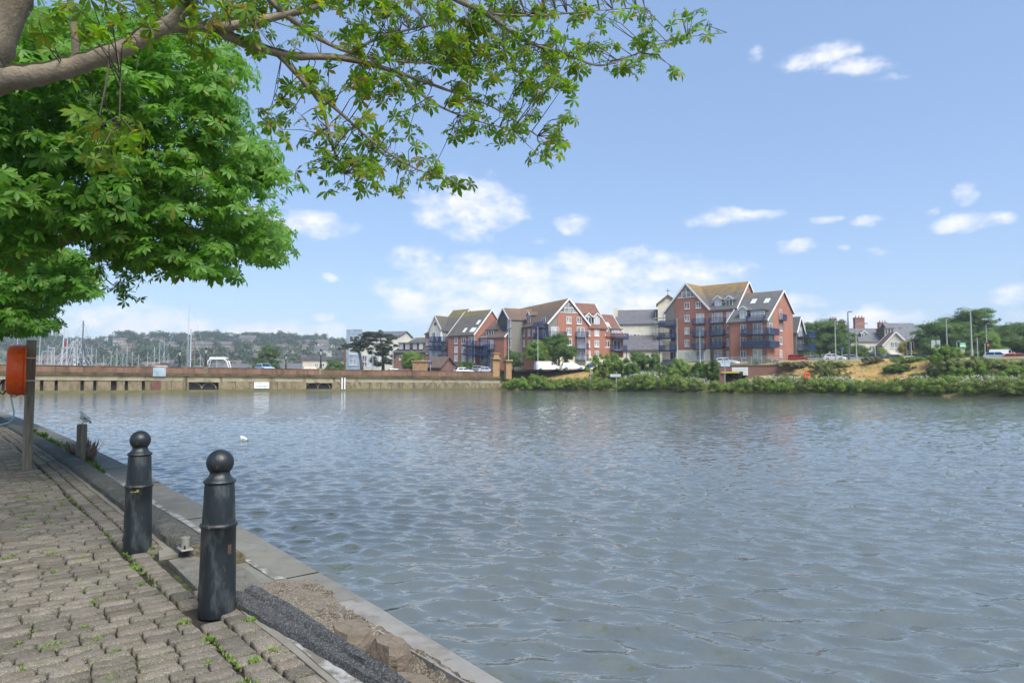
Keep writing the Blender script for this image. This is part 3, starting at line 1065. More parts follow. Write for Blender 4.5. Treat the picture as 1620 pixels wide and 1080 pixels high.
for (a, b, arches) in ((297, 348, (308, 331)), (484, 527, (494, 513))):
    ua, ub = bu(a), bu(b)
    bbox(ua, ub, -.1, .7, 1.12, 1.6).build('lintel', M['pale_beam'], bridge)
    bbox(ua, ub, .6, .74, -.3, 1.12).build('culvert_wall', M['recess_shade'], bridge)
    for p in arches:
        u = bu(p)
        rad = 1.0
        pts = [(u + rad * math.cos(t_), .42, -.15 + .95 * math.sin(t_)) for t_ in np.linspace(0, PI, 17)]
        MB().tube(pts, .075, 8).build('culvert_ring', M['pale_beam'], bridge, smooth=True)
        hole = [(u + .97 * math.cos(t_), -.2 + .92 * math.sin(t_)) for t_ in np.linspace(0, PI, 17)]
        MB().prism(hole, .50, .58).build('culvert_shade', M['black'], bridge)  # solid black plate across the arch, painted shade of the opening
for px in (540.5, 544.8):
    u = bu(px)
    MB().tube([(u, -.3, bz(u, 1.98)), (u, -.3, -.3)], .13, 10).build('drain_pipe', M['white'], bridge, smooth=40)
# panel on the parapet, red shutter below, notice board
sgn = thing('grey_board', 'blue grey metal board fixed over the bridge parapet', 'board', BO, BANG)
u = bu(252)
MB().cbox(u - .85, u + .85, -.36, -.27, bz(u, 1.95), bz(u, 3.2), .02).build('board', M['sheet'], sgn)
for du in (-.5, .5):
    MB().box(u + du - .05, u + du + .05, -.27, -.02, bz(u, 2.5), bz(u, 2.6)).build('bracket', M['grey_dark'], sgn)
u = bu(247)
MB().cbox(u - .6, u + .6, -.1, -.02, bz(u, -.1), bz(u, 1.2), .02).build('shutter', pm('maroon', '5b3a35', '6d4a42', 2, .8), bridge)
sgn = thing('notice_board', 'white notice board low on the bridge wall between the culverts', 'sign', BO, BANG)
u = bu(414)
MB().cbox(u - 1.1, u + 1.1, -.14, -.06, bz(u, .2), bz(u, 1.2), .01).build('board', M['white'], sgn)
ink = pm('ink', '5a6a86', '74839c', 3, .8)
q = random.Random(8)
for row, (z, h, x0, x1) in enumerate(((.98, .13, -.85, .0), (.62, .17, -.8, .95), (.38, .10, -.3, .6))):
    m = MB()
    x = x0
    while x < x1:
        w = q.uniform(.06, .16)
        m.box(u + x, u + x + w, -.146, -.1415, bz(u, z - h / 2), bz(u, z + h / 2))
        x += w + q.uniform(.04, .09)
    m.build('print', ink, sgn)
# two stone gate piers at the right end
for (px, top, w, lab, fin) in ((785, 566, 1.35, 'taller stone gate pier with stepped cap at the end of the bridge parapet', True), (805, 569, 1.15, 'plain stone gate pier where the bridge meets the shrubs', False)):
    p = bu(px)
    base = BO + BE * p
    zt = at(px, top, base.y).z
    t = thing('gate_pier', lab, 'pier', (base.x, base.y, 1.0), BANG)
    MB().cbox(-w / 2, w / 2, -.05, .9, .35, zt - 1.0 - .25, .05).build('shaft', M['stone'], t)
    MB().cbox(-w / 2 - .12, w / 2 + .12, -.42, 1.02, zt - 1.25, zt - 1.0, .08).build('cap', M['stone'], t)
    if fin:
        MB().cbox(-w / 2 + .15, w / 2 - .15, -.15, .75, zt - 1.0, zt - .25, .05).build('top_block', M['stone'], t)
        MB().cbox(-w / 2, w / 2, -.3, .9, zt - .25, zt - .1, .05).build('top_cap', M['stone'], t)


# ornate lamps on the pedestals
def bridge_lamp(px, v, top, label, base_z=None):
    o = BO + Vector((-BE.y, BE.x, 0)) * v
    u = bu(px, v)
    p = o + BE * u
    z0 = base_z if base_z is not None else bz(u, 3.5)
    h = at(px, top, p.y).z - z0
    t = thing('street_lamp', label, 'lamp', (p.x, p.y, z0), 0, 'ornate lamps on the bridge')
    k = h / 3.2
    MB().lathe([(a, b * k) for a, b in ((.24, 0), (.24, .15), (.17, .25), (.20, .6), (.12, .75), (.15, 1.1), (.09, 1.3), (.07, 1.9), (.12, 1.95), (.06, 2.05), (.1, 2.12))], 12).build('column', M['black'], t, smooth=40)
    MB().lathe([(.10, 2.12 * k), (.24, 2.72 * k), (.22, 2.74 * k)], 6).build('lantern', pm('lamp_glass', 'c8ccc8', 'b0b4b0', 3, .3), t)
    MB().lathe([(.27, 2.72 * k), (.16, 2.95 * k), (.05, 3.05 * k), (.06, 3.12 * k), (.01, 3.2 * k)], 6).build('lantern_cap', M['black'], t)
    for a in range(6):
        an = a * PI / 3
        MB().bar((.105 * math.cos(an), .105 * math.sin(an), 2.12 * k), (.245 * math.cos(an), .245 * math.sin(an), 2.72 * k), .03).build('lantern_bar', M['black'], t)


bridge_lamp(325, .18, 549, 'ornate black lamp above the left pair of culvert arches, near parapet')
bridge_lamp(507, .18, 551, 'ornate black lamp above the right pair of culvert arches, near parapet')
bridge_lamp(283.5, 13.5, 552, 'ornate black lamp on the far parapet near the grey board', 3.0)
bridge_lamp(452, 13.5, 559, 'smaller ornate black lamp on the far parapet beside a low slate roof', 2.7)
# ------------------------------------------------------------------ apartment blocks and other buildings
def roofmat(name, c1, c2, lichen, zlo, zhi, rough=.9):
    """Tiled roof: mottled tiles, lichen thickest towards the ridge."""
    m, nt = newmat(name)
    tc_ = N(nt, 'ShaderNodeTexCoord')
    o = tc_.outputs['Object']
    n1 = N(nt, 'ShaderNodeTexNoise', {'Vector': o, 'Scale': 1.3, 'Detail': 5.0})
    col = mixc(nt, ramp_(nt, n1.outputs['Fac'], .35, .65), rgb(c1), rgb(c2))
    sx = N(nt, 'ShaderNodeSeparateXYZ', {0: o})
    zf = ramp_(nt, sx.outputs[2], zlo, zhi)
    n2 = N(nt, 'ShaderNodeTexNoise', {'Vector': o, 'Scale': .9, 'Detail': 6.0, 'Roughness': .7})
    f = N(nt, 'ShaderNodeMath', {0: N(nt, 'ShaderNodeMath', {0: zf, 1: n2.outputs['Fac']}, operation='ADD').outputs[0], 1: .95}, operation='SUBTRACT').outputs[0]
    col = mixc(nt, ramp_(nt, f, -.05, .35), col, rgb(lichen))
    wv = N(nt, 'ShaderNodeTexWave', {'Vector': o, 'Scale': 1.6, 'Distortion': .6, 'Detail': 2.0}, bands_direction='Z')
    bp = N(nt, 'ShaderNodeBump', {'Height': wv.outputs['Fac'], 'Strength': .7, 'Distance': .04})
    b = N(nt, 'ShaderNodeBsdfPrincipled', {'Base Color': col, 'Roughness': rough, 'Normal': bp.outputs[0]})
    nt.links.new(b.outputs[0], N(nt, 'ShaderNodeOutputMaterial').inputs[0])
    return m


def brickmat(name, c1, c2, mortar, scale=1.0):
    m, nt = newmat(name)
    tc_ = N(nt, 'ShaderNodeTexCoord')
    o = tc_.outputs['Object']
    sx = N(nt, 'ShaderNodeSeparateXYZ', {0: o})
    h = N(nt, 'ShaderNodeMath', {0: sx.outputs[0], 1: sx.outputs[1]}, operation='ADD').outputs[0]
    v = N(nt, 'ShaderNodeCombineXYZ', {0: h, 1: sx.outputs[2]}).outputs[0]
    br = N(nt, 'ShaderNodeTexBrick', {'Vector': v, 'Color1': rgb(c1), 'Color2': rgb(c2), 'Mortar': rgb(mortar), 'Scale': scale,
                                      'Mortar Size': .012, 'Brick Width': .225, 'Row Height': .075})
    n1 = N(nt, 'ShaderNodeTexNoise', {'Vector': o, 'Scale': .35, 'Detail': 5.0})
    col = mixc(nt, ramp_(nt, n1.outputs['Fac'], .3, .75), br.outputs['Color'], mixc(nt, 1.0, br.outputs['Color'], (.78, .74, .72, 1), 'MULTIPLY'))
    b = N(nt, 'ShaderNodeBsdfPrincipled', {'Base Color': col, 'Roughness': .9})
    nt.links.new(b.outputs[0], N(nt, 'ShaderNodeOutputMaterial').inputs[0])
    return m


def panemat():
    m, nt = newmat('pane')
    oi = N(nt, 'ShaderNodeObjectInfo')
    tc_ = N(nt, 'ShaderNodeTexCoord')
    n1 = N(nt, 'ShaderNodeTexNoise', {'Vector': tc_.outputs['Object'], 'Scale': 1.2})
    f = ramp_(nt, N(nt, 'ShaderNodeMath', {0: oi.outputs['Random'], 1: n1.outputs['Fac']}, operation='ADD').outputs[0], .7, 1.25)
    col = mixc(nt, f, (.035, .045, .055, 1), (.42, .44, .46, 1))
    b = N(nt, 'ShaderNodeBsdfPrincipled', {'Base Color': col, 'Roughness': .12, 'Specular IOR Level': .8})
    nt.links.new(b.outputs[0], N(nt, 'ShaderNodeOutputMaterial').inputs[0])
    return m


M['pane'] = panemat()
M['brick'] = brickmat('brick', 'a65c45', '964f3b', 'a08a7a')
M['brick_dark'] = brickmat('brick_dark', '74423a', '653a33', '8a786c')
M['brick_old'] = brickmat('brick_old', '7f4a3a', '8e5a46', '94847a')
M['cladding'] = pm('cladding', '6e6c66', '807e76', 2.5, .85, .01, 12, stretch=(8, 8, .3))
M['cladding_dark'] = pm('cladding_dark', '4b4742', '5a564f', 2.5, .85, .01, 12, stretch=(8, 8, .3))
M['render'] = pm('render', 'd6d2c2', 'c8c4b4', .5, .85, c3='b3ad9b', c3scale=.7, c3lo=.55, c3hi=.75)
M['cream'] = pm('cream', 'c9bfa6', 'd4ccb6', .5, .85, c3='a89f88', c3scale=.6, c3lo=.55, c3hi=.75)
M['blue'] = pm('blue', '25395f', '2d446e', 3, .5)
M['navy'] = pm('navy', '1d2a45', '243352', 3, .5)
M['bargeboard'] = pm('bargeboard', 'dedede', 'd0d0ce', 3, .6)
M['slate'] = roofmat('slate', '55555a', '65656a', '77735a', 14, 26)
M['chimney'] = brickmat('chimney', '8a5040', '7a4436', '8f8074')
WCACHE = {}


def window_mesh(w, h, bars):
    k = (round(w, 2), round(h, 2), bars)
    if k not in WCACHE:
        f = MB()
        b = .085
        f.box(-w / 2, -w / 2 + b, -.06, 0, -h / 2, h / 2).box(w / 2 - b, w / 2, -.06, 0, -h / 2, h / 2)
        f.box(-w / 2 + b, w / 2 - b, -.06, 0, -h / 2, -h / 2 + b).box(-w / 2 + b, w / 2 - b, -.06, 0, h / 2 - b, h / 2)
        for i in range(1, bars):
            x = -w / 2 + w * i / bars
            f.box(x - b * .6, x + b * .6, -.055, 0, -h / 2 + b, h / 2 - b)
        p = MB().box(-w / 2 + b, w / 2 - b, -.02, .0, -h / 2 + b, h / 2 - b)
        s = MB().box(-w / 2 - .08, w / 2 + .08, -.12, 0, -h / 2 - .12, -h / 2)
        WCACHE[k] = (f.mesh('window', M['bargeboard']), p.mesh('pane', M['pane']), s.mesh('sill', M['bargeboard']))
    return WCACHE[k]


class Bld:
    def __init__(s, name, label, px, Y, deg, z0, cat='building'):
        s.th = R(deg)
        o = at(px, 598, Y)
        s.o = Vector((o.x, o.y, 0))
        s.e1 = Vector((math.cos(s.th), -math.sin(s.th), 0))
        s.e2 = Vector((math.sin(s.th), math.cos(s.th), 0))
        s.z0 = z0
        s.root = thing(name, label, cat, s.o, -s.th)

    def front(s, px, py, v=0.0):
        d = Vector(ray(px, py))
        o = s.o + s.e2 * v
        k = o.dot(s.e2) / d.dot(s.e2)
        p = d * k
        return (p - o).dot(s.e1), EYE + p.z

    def side(s, px, py, u=0.0):
        d = Vector(ray(px, py))
        o = s.o + s.e1 * u
        k = o.dot(s.e1) / d.dot(s.e1)
        p = d * k
        return (p - o).dot(s.e2), EYE + p.z

    def block(s, u0, u1, v0, v1, ze, zr, axis, wall, roof, ridge=None, ze2=None, z0=None, oh=.35, barge=True, walls=True, th=.22, wu0=None):
        """Gabled volume. axis 'u': ridge runs along u; 'v': ridge runs back along v."""
        z0 = s.z0 - .5 if z0 is None else z0
        a0, a1, b0, b1 = (v0, v1, u0, u1) if axis == 'u' else (u0, u1, v0, v1)
        ar = (a0 + a1) / 2 if ridge is None else ridge
        e0, e1 = ze, (ze if ze2 is None else ze2)
        out = [(a0, z0), (a1, z0), (a1, e1), (ar, zr), (a0, e0)]
        ax = 'x' if axis == 'u' else 'y'
        if walls:
            MB().prism(out, b0, b1, ax).build('wall', wall, s.root)
        s0, s1 = (zr - e0) / (ar - a0), (zr - e1) / (a1 - ar)
        rf = MB()
        lo0 = (a0 - oh, e0 - oh * s0 + .03)
        lo1 = (a1 + oh, e1 - oh * s1 + .03)
        rf.prism([lo0, (ar, zr + .03), lo1, (lo1[0], lo1[1] + th), (ar, zr + .03 + th), (lo0[0], lo0[1] + th)], b0 - oh, b1 + oh, ax)
        rf.build('roof', roof, s.root)
        if barge:
            for b in (b0 - oh - .03, b1 + oh + .03):
                for (pa, pb) in ((lo0, (ar, zr + .03)), (lo1, (ar, zr + .03))):
                    P = (lambda p: (b, p[0], p[1] + th * .45)) if axis == 'u' else (lambda p: (p[0], b, p[1] + th * .45))
                    MB().bar(P(pa), P(pb), .1, .34).build('bargeboard', M['bargeboard'], s.root)

    def window(s, u, v, z, w, h, face='f', bars=2, parent=None, sill=True):
        f, p, sl = window_mesh(w, h, bars)
        rz = {'f': 0, 'r': PI / 2, 'l': -PI / 2}[face]
        off = {'f': (0, -.004), 'r': (.004, 0), 'l': (-.004, 0)}[face]
        o = link('window', f, parent or s.root, (u + off[0], v + off[1], z), rz)
        if parent is None:
            link('pane', p, o)
            if sill:
                link('sill', sl, o)
        else:
            link('pane', p, parent, (u + off[0], v + off[1], z), rz)
        return o

    def wp(s, px, py, w=1.15, h=1.45, face='f', off=0.0, bars=2, sill=True):
        """Window centred on a pixel of a wall plane."""
        if face == 'f':
            u, z = s.front(px, py, off)
            return s.window(u, off, z, w, h, 'f', bars, None, sill)
        v, z = s.side(px, py, off)
        return s.window(off, v, z, w, h, face, bars, None, sill)

    def balcony(s, u, v, z, w, d, face='f', posts=0.0, solid=None):
        """Blue balcony hung on a wall; (u, v) is the middle of its wall edge, z its floor."""
        rz = {'f': 0, 'r': PI / 2, 'l': -PI / 2}[face]
        slab = MB().cbox(-w / 2, w / 2, -d, -.01, -.22, 0, .05)
        o = slab.build('balcony', M['navy'], s.root, loc=(u, v, z), rz=rz)
        r_ = MB()
        pts = [(-w / 2 + .03, -.03), (-w / 2 + .03, -d + .03), (w / 2 - .03, -d + .03), (w / 2 - .03, -.03)]
        for a, b in zip(pts[:-1], pts[1:]):
            r_.bar((*a, 1.08), (*b, 1.08), .06)
            r_.bar((*a, .1), (*b, .1), .05)
            if solid:
                continue
            L = math.hypot(b[0] - a[0], b[1] - a[1])
            n = max(2, int(L / .12))
            for i in range(n + 1):
                x, y = a[0] + (b[0] - a[0]) * i / n, a[1] + (b[1] - a[1]) * i / n
                r_.bar((x, y, .02), (x, y, 1.08), .03)
        r_.build('railing', M['blue'], o)
        if solid:
            p = MB()
            for a, b in zip(pts[:-1], pts[1:]):
                p.bar((*a, .58), (*b, .58), .04, .9)
            p.build('screen', solid, o)
        if posts:
            p = MB()
            for x in (-w / 2 + .15, w / 2 - .15):
                p.bar((x, -d + .15, -.2), (x, -d + .15, -posts), .12)
            p.build('post', M['blue'], o)
        return o

    def door(s, px, py, face='f', off=0.0, bal=True, w=1.9, bw=2.9, bd=1.15, posts=0.0, solid=None, h=2.15):
        o = s.wp(px, py, w, h, face, off, 2, False)
        if bal:
            z = o.location.z - h / 2 - .05
            s.balcony(o.location.x, o.location.y, z, bw, bd, face, posts, solid)
        return o

    def dormer(s, u, v, z, w, h, depth, roof, face='f', flat=False, wall=None):
        """Dormer on a slope; (u, v, z) bottom middle of its face."""
        rz = {'f': 0, 'r': PI / 2, 'l': -PI / 2}[face]
        o = MB().box(-w / 2, w / 2, 0, depth, -.4, h).build('dormer', wall or M['cladding_dark'], s.root, loc=(u, v, z), rz=rz)
        if flat:
            MB().cbox(-w / 2 - .2, w / 2 + .2, -.25, depth, h, h + .18, .03).build('roof', roof, o)
        else:
            hh = w * .42
            MB().prism([(-w / 2 - .2, h - .12), (0, h + hh), (w / 2 + .2, h - .12), (w / 2 + .2, h + .03), (0, h + hh + .17), (-w / 2 - .2, h + .03)], -.25, depth + 1.2).build('roof', roof, o)
            MB().prism([(-w / 2, h), (w / 2, h), (0, h + hh - .05)], 0.0, .2).build('gable', M['bargeboard'], o)
            for sg in (-1, 1):
                MB().bar((sg * (w / 2 + .2), -.28, h - .05), (0, -.28, h + hh + .06), .07, .2).build('bargeboard', M['bargeboard'], o)
        ww, wh = (w - .2, h - .1) if not flat else (w - .25, h - .12)
        f, p, sl = window_mesh(ww, wh, 2 if not flat else 3)
        link('window', f, o, (0, -.004, h / 2))
        link('pane', p, o, (0, -.004, h / 2))
        return o

    def skylight(s, u, v, z, slope, face='f', w=.8, l=1.2):
        """Roof window lying in a slope (slope = rise over run, facing 'f' or 'l')."""
        o = MB().box(-w / 2, w / 2, -l / 2, l / 2, .0, .10).build('skylight', M['bargeboard'], s.root, loc=(u, v, z))
        a = math.atan(slope)
        o.rotation_euler = (a, 0, 0) if face == 'f' else ((0, -a, 0) if face == 'l' else (0, a, 0))
        MB().box(-w / 2 + .08, w / 2 - .08, -l / 2 + .08, l / 2 - .08, .10, .115).build('pane', pm('skypane', 'c8d2da', 'b8c4ce', 2, .15), o)
        return o

    def pipe(s, u, v, z0, z1):
        MB().tube([(u, v - .08, z0), (u, v - .08, z1)], .06, 6).build('drainpipe', M['grey_dark'], s.root)


# ---- right block: five storeys, gable to the left, stepped wings to the right
M['roof_r'] = roofmat('roof_r', '4e4f50', '5c5d5c', '8a6f35', 14.5, 25)
A = Bld('apartment_block', 'largest red brick apartment block with slate roofs, rightmost of the three waterside blocks', 1225, 138, 43, 4.6, 'building')
rt = A.root
MB().prism([(-22.2, 4.0), (-13.9, 4.0), (-13.9, 16.6), (-19.35, 22.4), (-22.2, 19.35)], 0, 14, 'y').build('wall', M['brick'], rt)
A.block(-24.8, -13.9, 0, 14, 16.45, 22.4, 'v', None, M['roof_r'], walls=False, oh=.3)
MB().prism([(-24.75, 12.9), (-22.22, 12.9), (-22.22, 19.2), (-24.75, 16.45)], .06, 9, 'y').build('timber_cladding', M['cladding'], rt)
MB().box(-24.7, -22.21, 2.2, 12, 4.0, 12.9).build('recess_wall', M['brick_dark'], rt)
MB().box(-22.26, -13.84, -.05, .5, 4.0, 7.75).build('rendered_base', M['render'], rt)
A.block(-19.4, -8.0, .5, 12.5, 16.3, 22.35, 'u', M['brick'], M['roof_r'], oh=.3)
A.block(-8.0, 0, -3.2, 10.5, 13.05, 19.6, 'u', M['brick'], M['roof_r'], ridge=5.3, ze2=15.4, oh=.3)
MB().prism([(-3.15, 7.6), (-.1, 7.6), (-.1, 15.3), (-3.15, 12.95)], -.2, .05, 'x').build('timber_cladding', M['cladding'], rt)
MB().box(-8.05, .06, -3.26, -3.0, 4.0, 5.0).build('rendered_base', M['render'], rt)
# gable glazing
g1 = MB().prism([(-21.55, 19.45), (-17.15, 19.45), (-19.35, 21.85)], -.03, .2, 'y').build('gable_glazing', M['pane'], rt)
for (p, q_) in (((-21.6, 19.4), (-17.1, 19.4)), ((-20.4, 19.4), (-20.4, 20.7)), ((-19.35, 19.4), (-19.35, 21.8)), ((-18.3, 19.4), (-18.3, 20.7)), ((-20.5, 20.6), (-18.2, 20.6))):
    MB().bar((p[0], -.06, p[1]), (q_[0], -.06, q_[1]), .08, .12).build('glazing_bar', M['bargeboard'], g1)
for px, py in ((1087, 483.5), (1104.8, 482), (1087, 503.2), (1087, 522.9), (1087, 542.5)):
    A.wp(px, py)
A.wp(1087, 561.5, 1.1, 1.4, off=-.055)
for py in (504, 523.6, 543.3):
    A.door(1107.6, py)
A.wp(1107.6, 562, 1.9, 2.1, off=-.055, sill=False)
for py in (502.4, 521.3, 541):
    A.door(1136.2, py, off=.5, bw=3.3, bd=1.3)
    A.wp(1125.3, py, .75, 2.0, off=.5, bars=1)
A.wp(1136.2, 560.6, 1.9, 2.1, off=.5, sill=False)
for py in (499.2, 520.2, 541, 560.6):
    A.wp(1153.9, py, 1.2, 1.5, off=.5)
for px in (1136.2, 1153.9):
    u, z = A.front(px, 486.5, 1.1)
    A.dormer(u, 1.1, z, 1.75, 1.75, 3.2, M['roof_r'])
for py in (519, 539.7, 560.6):
    A.wp(1176, py, 1.2, 1.5, off=-3.2)
u, z = A.front(1176, 504, -2.6)
A.dormer(u, -2.6, z, 1.7, 1.8, 3.0, M['roof_r'])
u, z = A.front(1199, 508, -2.4)
A.dormer(u, -2.4, z, 3.1, 2.2, 3.4, M['roof_r'], flat=True)
A.balcony(u, -2.7, z, 3.6, 1.5)
for py, so in ((519.7, None), (539.5, M['navy'])):
    o = A.door(1198.5, py, off=-3.2, bal=False)
    A.balcony(-2.2, -3.2, o.location.z - 1.12, 5.2, 1.5, posts=2.8, solid=so)
    A.door(1219.5, py, 'r', .05, bal=False, w=1.7)
    A.balcony(.05, -2.2, o.location.z - 1.12, 4.9, 1.1, 'r', solid=so)
A.wp(1198.5, 560, 1.9, 2.1, off=-3.2, sill=False)
A.door(1235, 497.5, 'r', 0, w=1.3, bw=2.2, bd=.9)
for py in (517.5, 538.5, 559):
    A.wp(1235.3, py, 1.2, 1.5, 'r', 0)
v, z = A.side(1224, 467, 0)
for px, py in ((1192.5, 477), (1213.5, 476)):
    for vv in np.linspace(-2, 5, 60):
        u, z = A.front(px, py, vv)
        if z <= 13.05 + (vv + 3.2) * .77 + .25:
            A.skylight(u, vv, z + .02, .77, w=1.0, l=1.7)
            break
for k, py in enumerate((512.5, 531.5, 551)):
    o = A.wp(1065, py - 4.5, 2.0, 2.1, off=2.2, sill=False)
    A.balcony(-23.9, 2.19, o.location.z - 1.12, 4.4, 3.0, posts=2.8 if k < 2 else 3.2)
A.wp(1066, 563, 1.9, 2.0, off=2.2, sill=False)
A.pipe(-13.7, 0, 4, 16.4)
A.pipe(-8.2, .5, 13.5, 16.1)
A.pipe(-7.8, -3.2, 4, 12.9)
A.block(-6, .4, 11.2, 15.5, 11.5, 14.6, 'u', M['cladding'], M['roof_r'])
for z in (8.2, 11.0):
    A.balcony(.4, 13.3, z - .6, 3.8, 2.6, 'r', posts=2.7)
    A.window(.4, 13.3, z + .5, 1.9, 2.0, 'r')

# ---- middle block: frontal gable, long left wing with a timber gable, stepped right wing
M['roof_m'] = roofmat('roof_m', '584a42', '66554b', '7f6238', 13.0, 21.0)
M['roof_m2'] = roofmat('roof_m2', '6a4a40', '78564a', '7c5c3c', 14.0, 23)
Bm = Bld('apartment_block', 'red brick apartment block with brown tiled roofs and wide glazed gable, middle of the three', 933, 150, -25, 3.2, 'building')
rt = Bm.root
MB().prism([(-8.0, 2.6), (-.25, 2.6), (-.25, 13.3), (-5.25, 18.6), (-8.0, 15.7)], 0, 26, 'y').build('wall', M['brick'], rt)
MB().prism([(-10.2, 9.6), (-8.02, 9.6), (-8.02, 15.6), (-10.2, 13.3)], .05, 2.5, 'y').build('timber_cladding', M['cladding'], rt)
MB().prism([(-10.2, 2.6), (-8.02, 2.6), (-8.02, 15.6), (-10.2, 13.3)], 2.51, 26, 'y').build('wall', M['brick'], rt)
Bm.block(-10.3, -.2, 0, 26, 13.25, 18.6, 'v', None, M['roof_m'], walls=False, oh=.3)
MB().box(-8.04, -.2, -.05, .4, 2.6, 6.4).build('rendered_base', M['cream'], rt)
g1 = MB().prism([(-7.4, 15.75), (-3.1, 15.75), (-5.25, 17.95)], -.03, .2, 'y').build('gable_glazing', M['pane'], rt)
for (p, q_) in (((-7.5, 15.7), (-3.0, 15.7)), ((-6.3, 15.7), (-6.3, 16.9)), ((-5.25, 15.7), (-5.25, 17.9)), ((-4.2, 15.7), (-4.2, 16.9)), ((-6.3, 16.75), (-4.2, 16.75))):
    MB().bar((p[0], -.06, p[1]), (q_[0], -.06, q_[1]), .08, .12).build('glazing_bar', M['bargeboard'], g1)
# right wing in two steps
Bm.block(-.25, 4.6, .4, 11, 12.7, 18.4, 'u', M['brick'], M['roof_m2'], oh=.3)
Bm.block(4.6, 9.2, .5, 10, 11.0, 16.0, 'u', M['brick'], M['roof_m2'], oh=.3)
MB().box(-.2, 9.25, .34, .9, 2.6, 6.2).build('rendered_base', M['cream'], rt)
for px, py in ((899.8, 506), (916.2, 507), (899.8, 524), (900.8, 540.5)):
    Bm.wp(px, py, 1.2, 1.5)
for py in (525, 543, 561):
    Bm.door(918.5, py, bw=2.8, off=0 if py < 555 else -.055)
for px in (930.8, 944):
    for py in (526, 543.5):
        Bm.wp(px, py, .8 if px < 935 else 1.2, 1.45, off=.4)
    u, z = Bm.front(px, 513.5, 1.0)
    Bm.dormer(u, 1.0, z, 1.75, 1.75, 3, M['roof_m2'])
Bm.wp(944, 560, 1.1, 1.4, off=.34)
Bm.wp(932, 560, .8, 1.4, off=.34)
Bm.wp(960.5, 544, 1.2, 1.45, off=.5)
u, z = Bm.front(960.5, 532, 1.2)
Bm.dormer(u, 1.2, z, 1.75, 1.75, 3, M['roof_m2'])
Bm.door(976, 546, off=.5, bw=3.6, bd=1.5, posts=2.6)
u, z = Bm.front(975.5, 535.5, .9)
Bm.dormer(u, .9, z, 2.9, 2.1, 3, M['roof_m2'], flat=True)
Bm.balcony(u, .6, z, 3.8, 1.8)
Bm.skylight(6.6, 2.9, 13.75, 1.05)
Bm.door(878, 524.5, off=.05, bw=4.4, bd=1.4)
# left flank
for px in (828.5, 837, 844.5):
    for py in (526, 543):
        Bm.wp(px, py, 1.15, 1.5, 'l', -10.2)
for py in (510, 526):
    Bm.door(860, py, 'l', -10.2, bw=4.2, bd=1.6)
v, z = Bm.side(836.5, 512.5, -9.6)
Bm.dormer(-9.6, v, z, 1.9, 2.0, 3, M['roof_m'], 'l')
# timber cross gable
Bm.block(-13.6, -5.3, 12.6, 19.0, 14.9, 17.6, 'u', M['cladding_dark'], M['roof_m'], oh=.25)
MB().box(-13.55, -10.25, 12.55, 12.7, 2.6, 14.8).build('timber_cladding', M['cladding'], rt)
for py in (512, 527, 544):
    o = Bm.wp(805.5, py, 1.9, 2.0 if py == 512 else 1.6, 'l', -13.6)
Bm.balcony(-13.6, 15.8, 12.5, 2.4, .5, 'l')
# lower link to the left with dormers
Bm.block(-13.0, -5.0, 19.1, 34, 11.6, 15.6, 'v', M['brick'], M['roof_m'], oh=.3)
for px in (794.5, 785):
    v, z = Bm.side(px, 521 if px > 790 else 527, -12.8)
    Bm.dormer(-12.8, v, z, 1.8, 2.0, 3, M['roof_m'], 'l')
    for py in (544, 560):
        Bm.wp(px, py, 1.2, 1.8, 'l', -13.0)

# ---- left block: white gable, two stepped roofs, balconies
M['roof_l'] = roofmat('roof_l', '4c4a46', '595650', '70672f', 12.5, 20.5)
Bl = Bld('apartment_block', 'red brick apartment block with white rendered gable, leftmost of the three waterside blocks', 757, 160, 40, 3.2, 'building')
rt = Bl.root
MB().prism([(-16.5, 2.6), (-12.3, 2.6), (-12.3, 13.6), (-14.4, 16.8), (-16.5, 13.6)], -.3, 10, 'y').build('wall', M['render'], rt)
Bl.block(-16.5, -12.3, -.3, 8, 13.6, 16.8, 'v', None, M['roof_l'], walls=False, oh=.2)
Bl.block(-14.4, -8.9, .3, 12, 13.0, 18.6, 'u', M['brick'], M['roof_l'], oh=.25)
Bl.block(-8.9, -.4, -1.2, 11, 11.7, 17.8, 'u', M['brick'], M['roof_l'], oh=.25)
Bl.block(-.4, 7.5, .5, 11, 10.9, 15.2, 'u', M['brick'], M['roof_m'], oh=.25)
Bl.block(-19.0, -16.5, .6, 9, 12.6, 14.9, 'u', M['brick'], M['roof_l'], oh=.2)
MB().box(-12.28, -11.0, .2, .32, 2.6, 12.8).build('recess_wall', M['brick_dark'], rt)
for py in (533, 546.5, 561, 575):
    for px in (686.5, 694):
        if py < 550:
            Bl.door(px, py - .5, off=-.3, w=1.2, bw=1.9, bd=.9)
        else:
            Bl.wp(px, py, 1.1, 1.7, off=-.3)
    Bl.door(703, py, off=.2, w=1.3, bw=1.7, bd=1.6, bal=py < 570)
    Bl.wp(712.5, py - 2, .9, 1.6, off=.3)
    if py < 570:
        Bl.wp(676, py + 8, .9, 1.5, off=.6)
for py in (538.5, 552.5, 566):
    Bl.wp(721.5, py, 1.0, 1.5, off=-1.2)
    Bl.wp(733.5, py, 1.25, 1.5, off=-1.2)
    Bl.door(746.5, py + .5, off=-1.2, bw=3.3, bd=1.3, bal=py < 560)
    Bl.door(765.5, py + 1, off=.5, bw=4.0, bd=2.0, bal=py < 560, posts=2.7)
    Bl.door(776.5, py + 6, off=.5, w=1.5, bw=2.6, bd=1.2)
for px, py in ((735.5, 522.5), (746.5, 522), (750, 522), (757, 510)):
    for vv in np.linspace(-1, 5, 60):
        u, z = Bl.front(px, py, vv)
        if z <= 11.7 + (vv + 1.2) + .3:
            Bl.skylight(u, vv, z + .02, 1.0, w=.75, l=1.5)
            break
u, z = Bl.front(775.5, 536, 1.2)
Bl.dormer(u, 1.2, z, 2.6, 2.1, 3, M['roof_l'], flat=True)
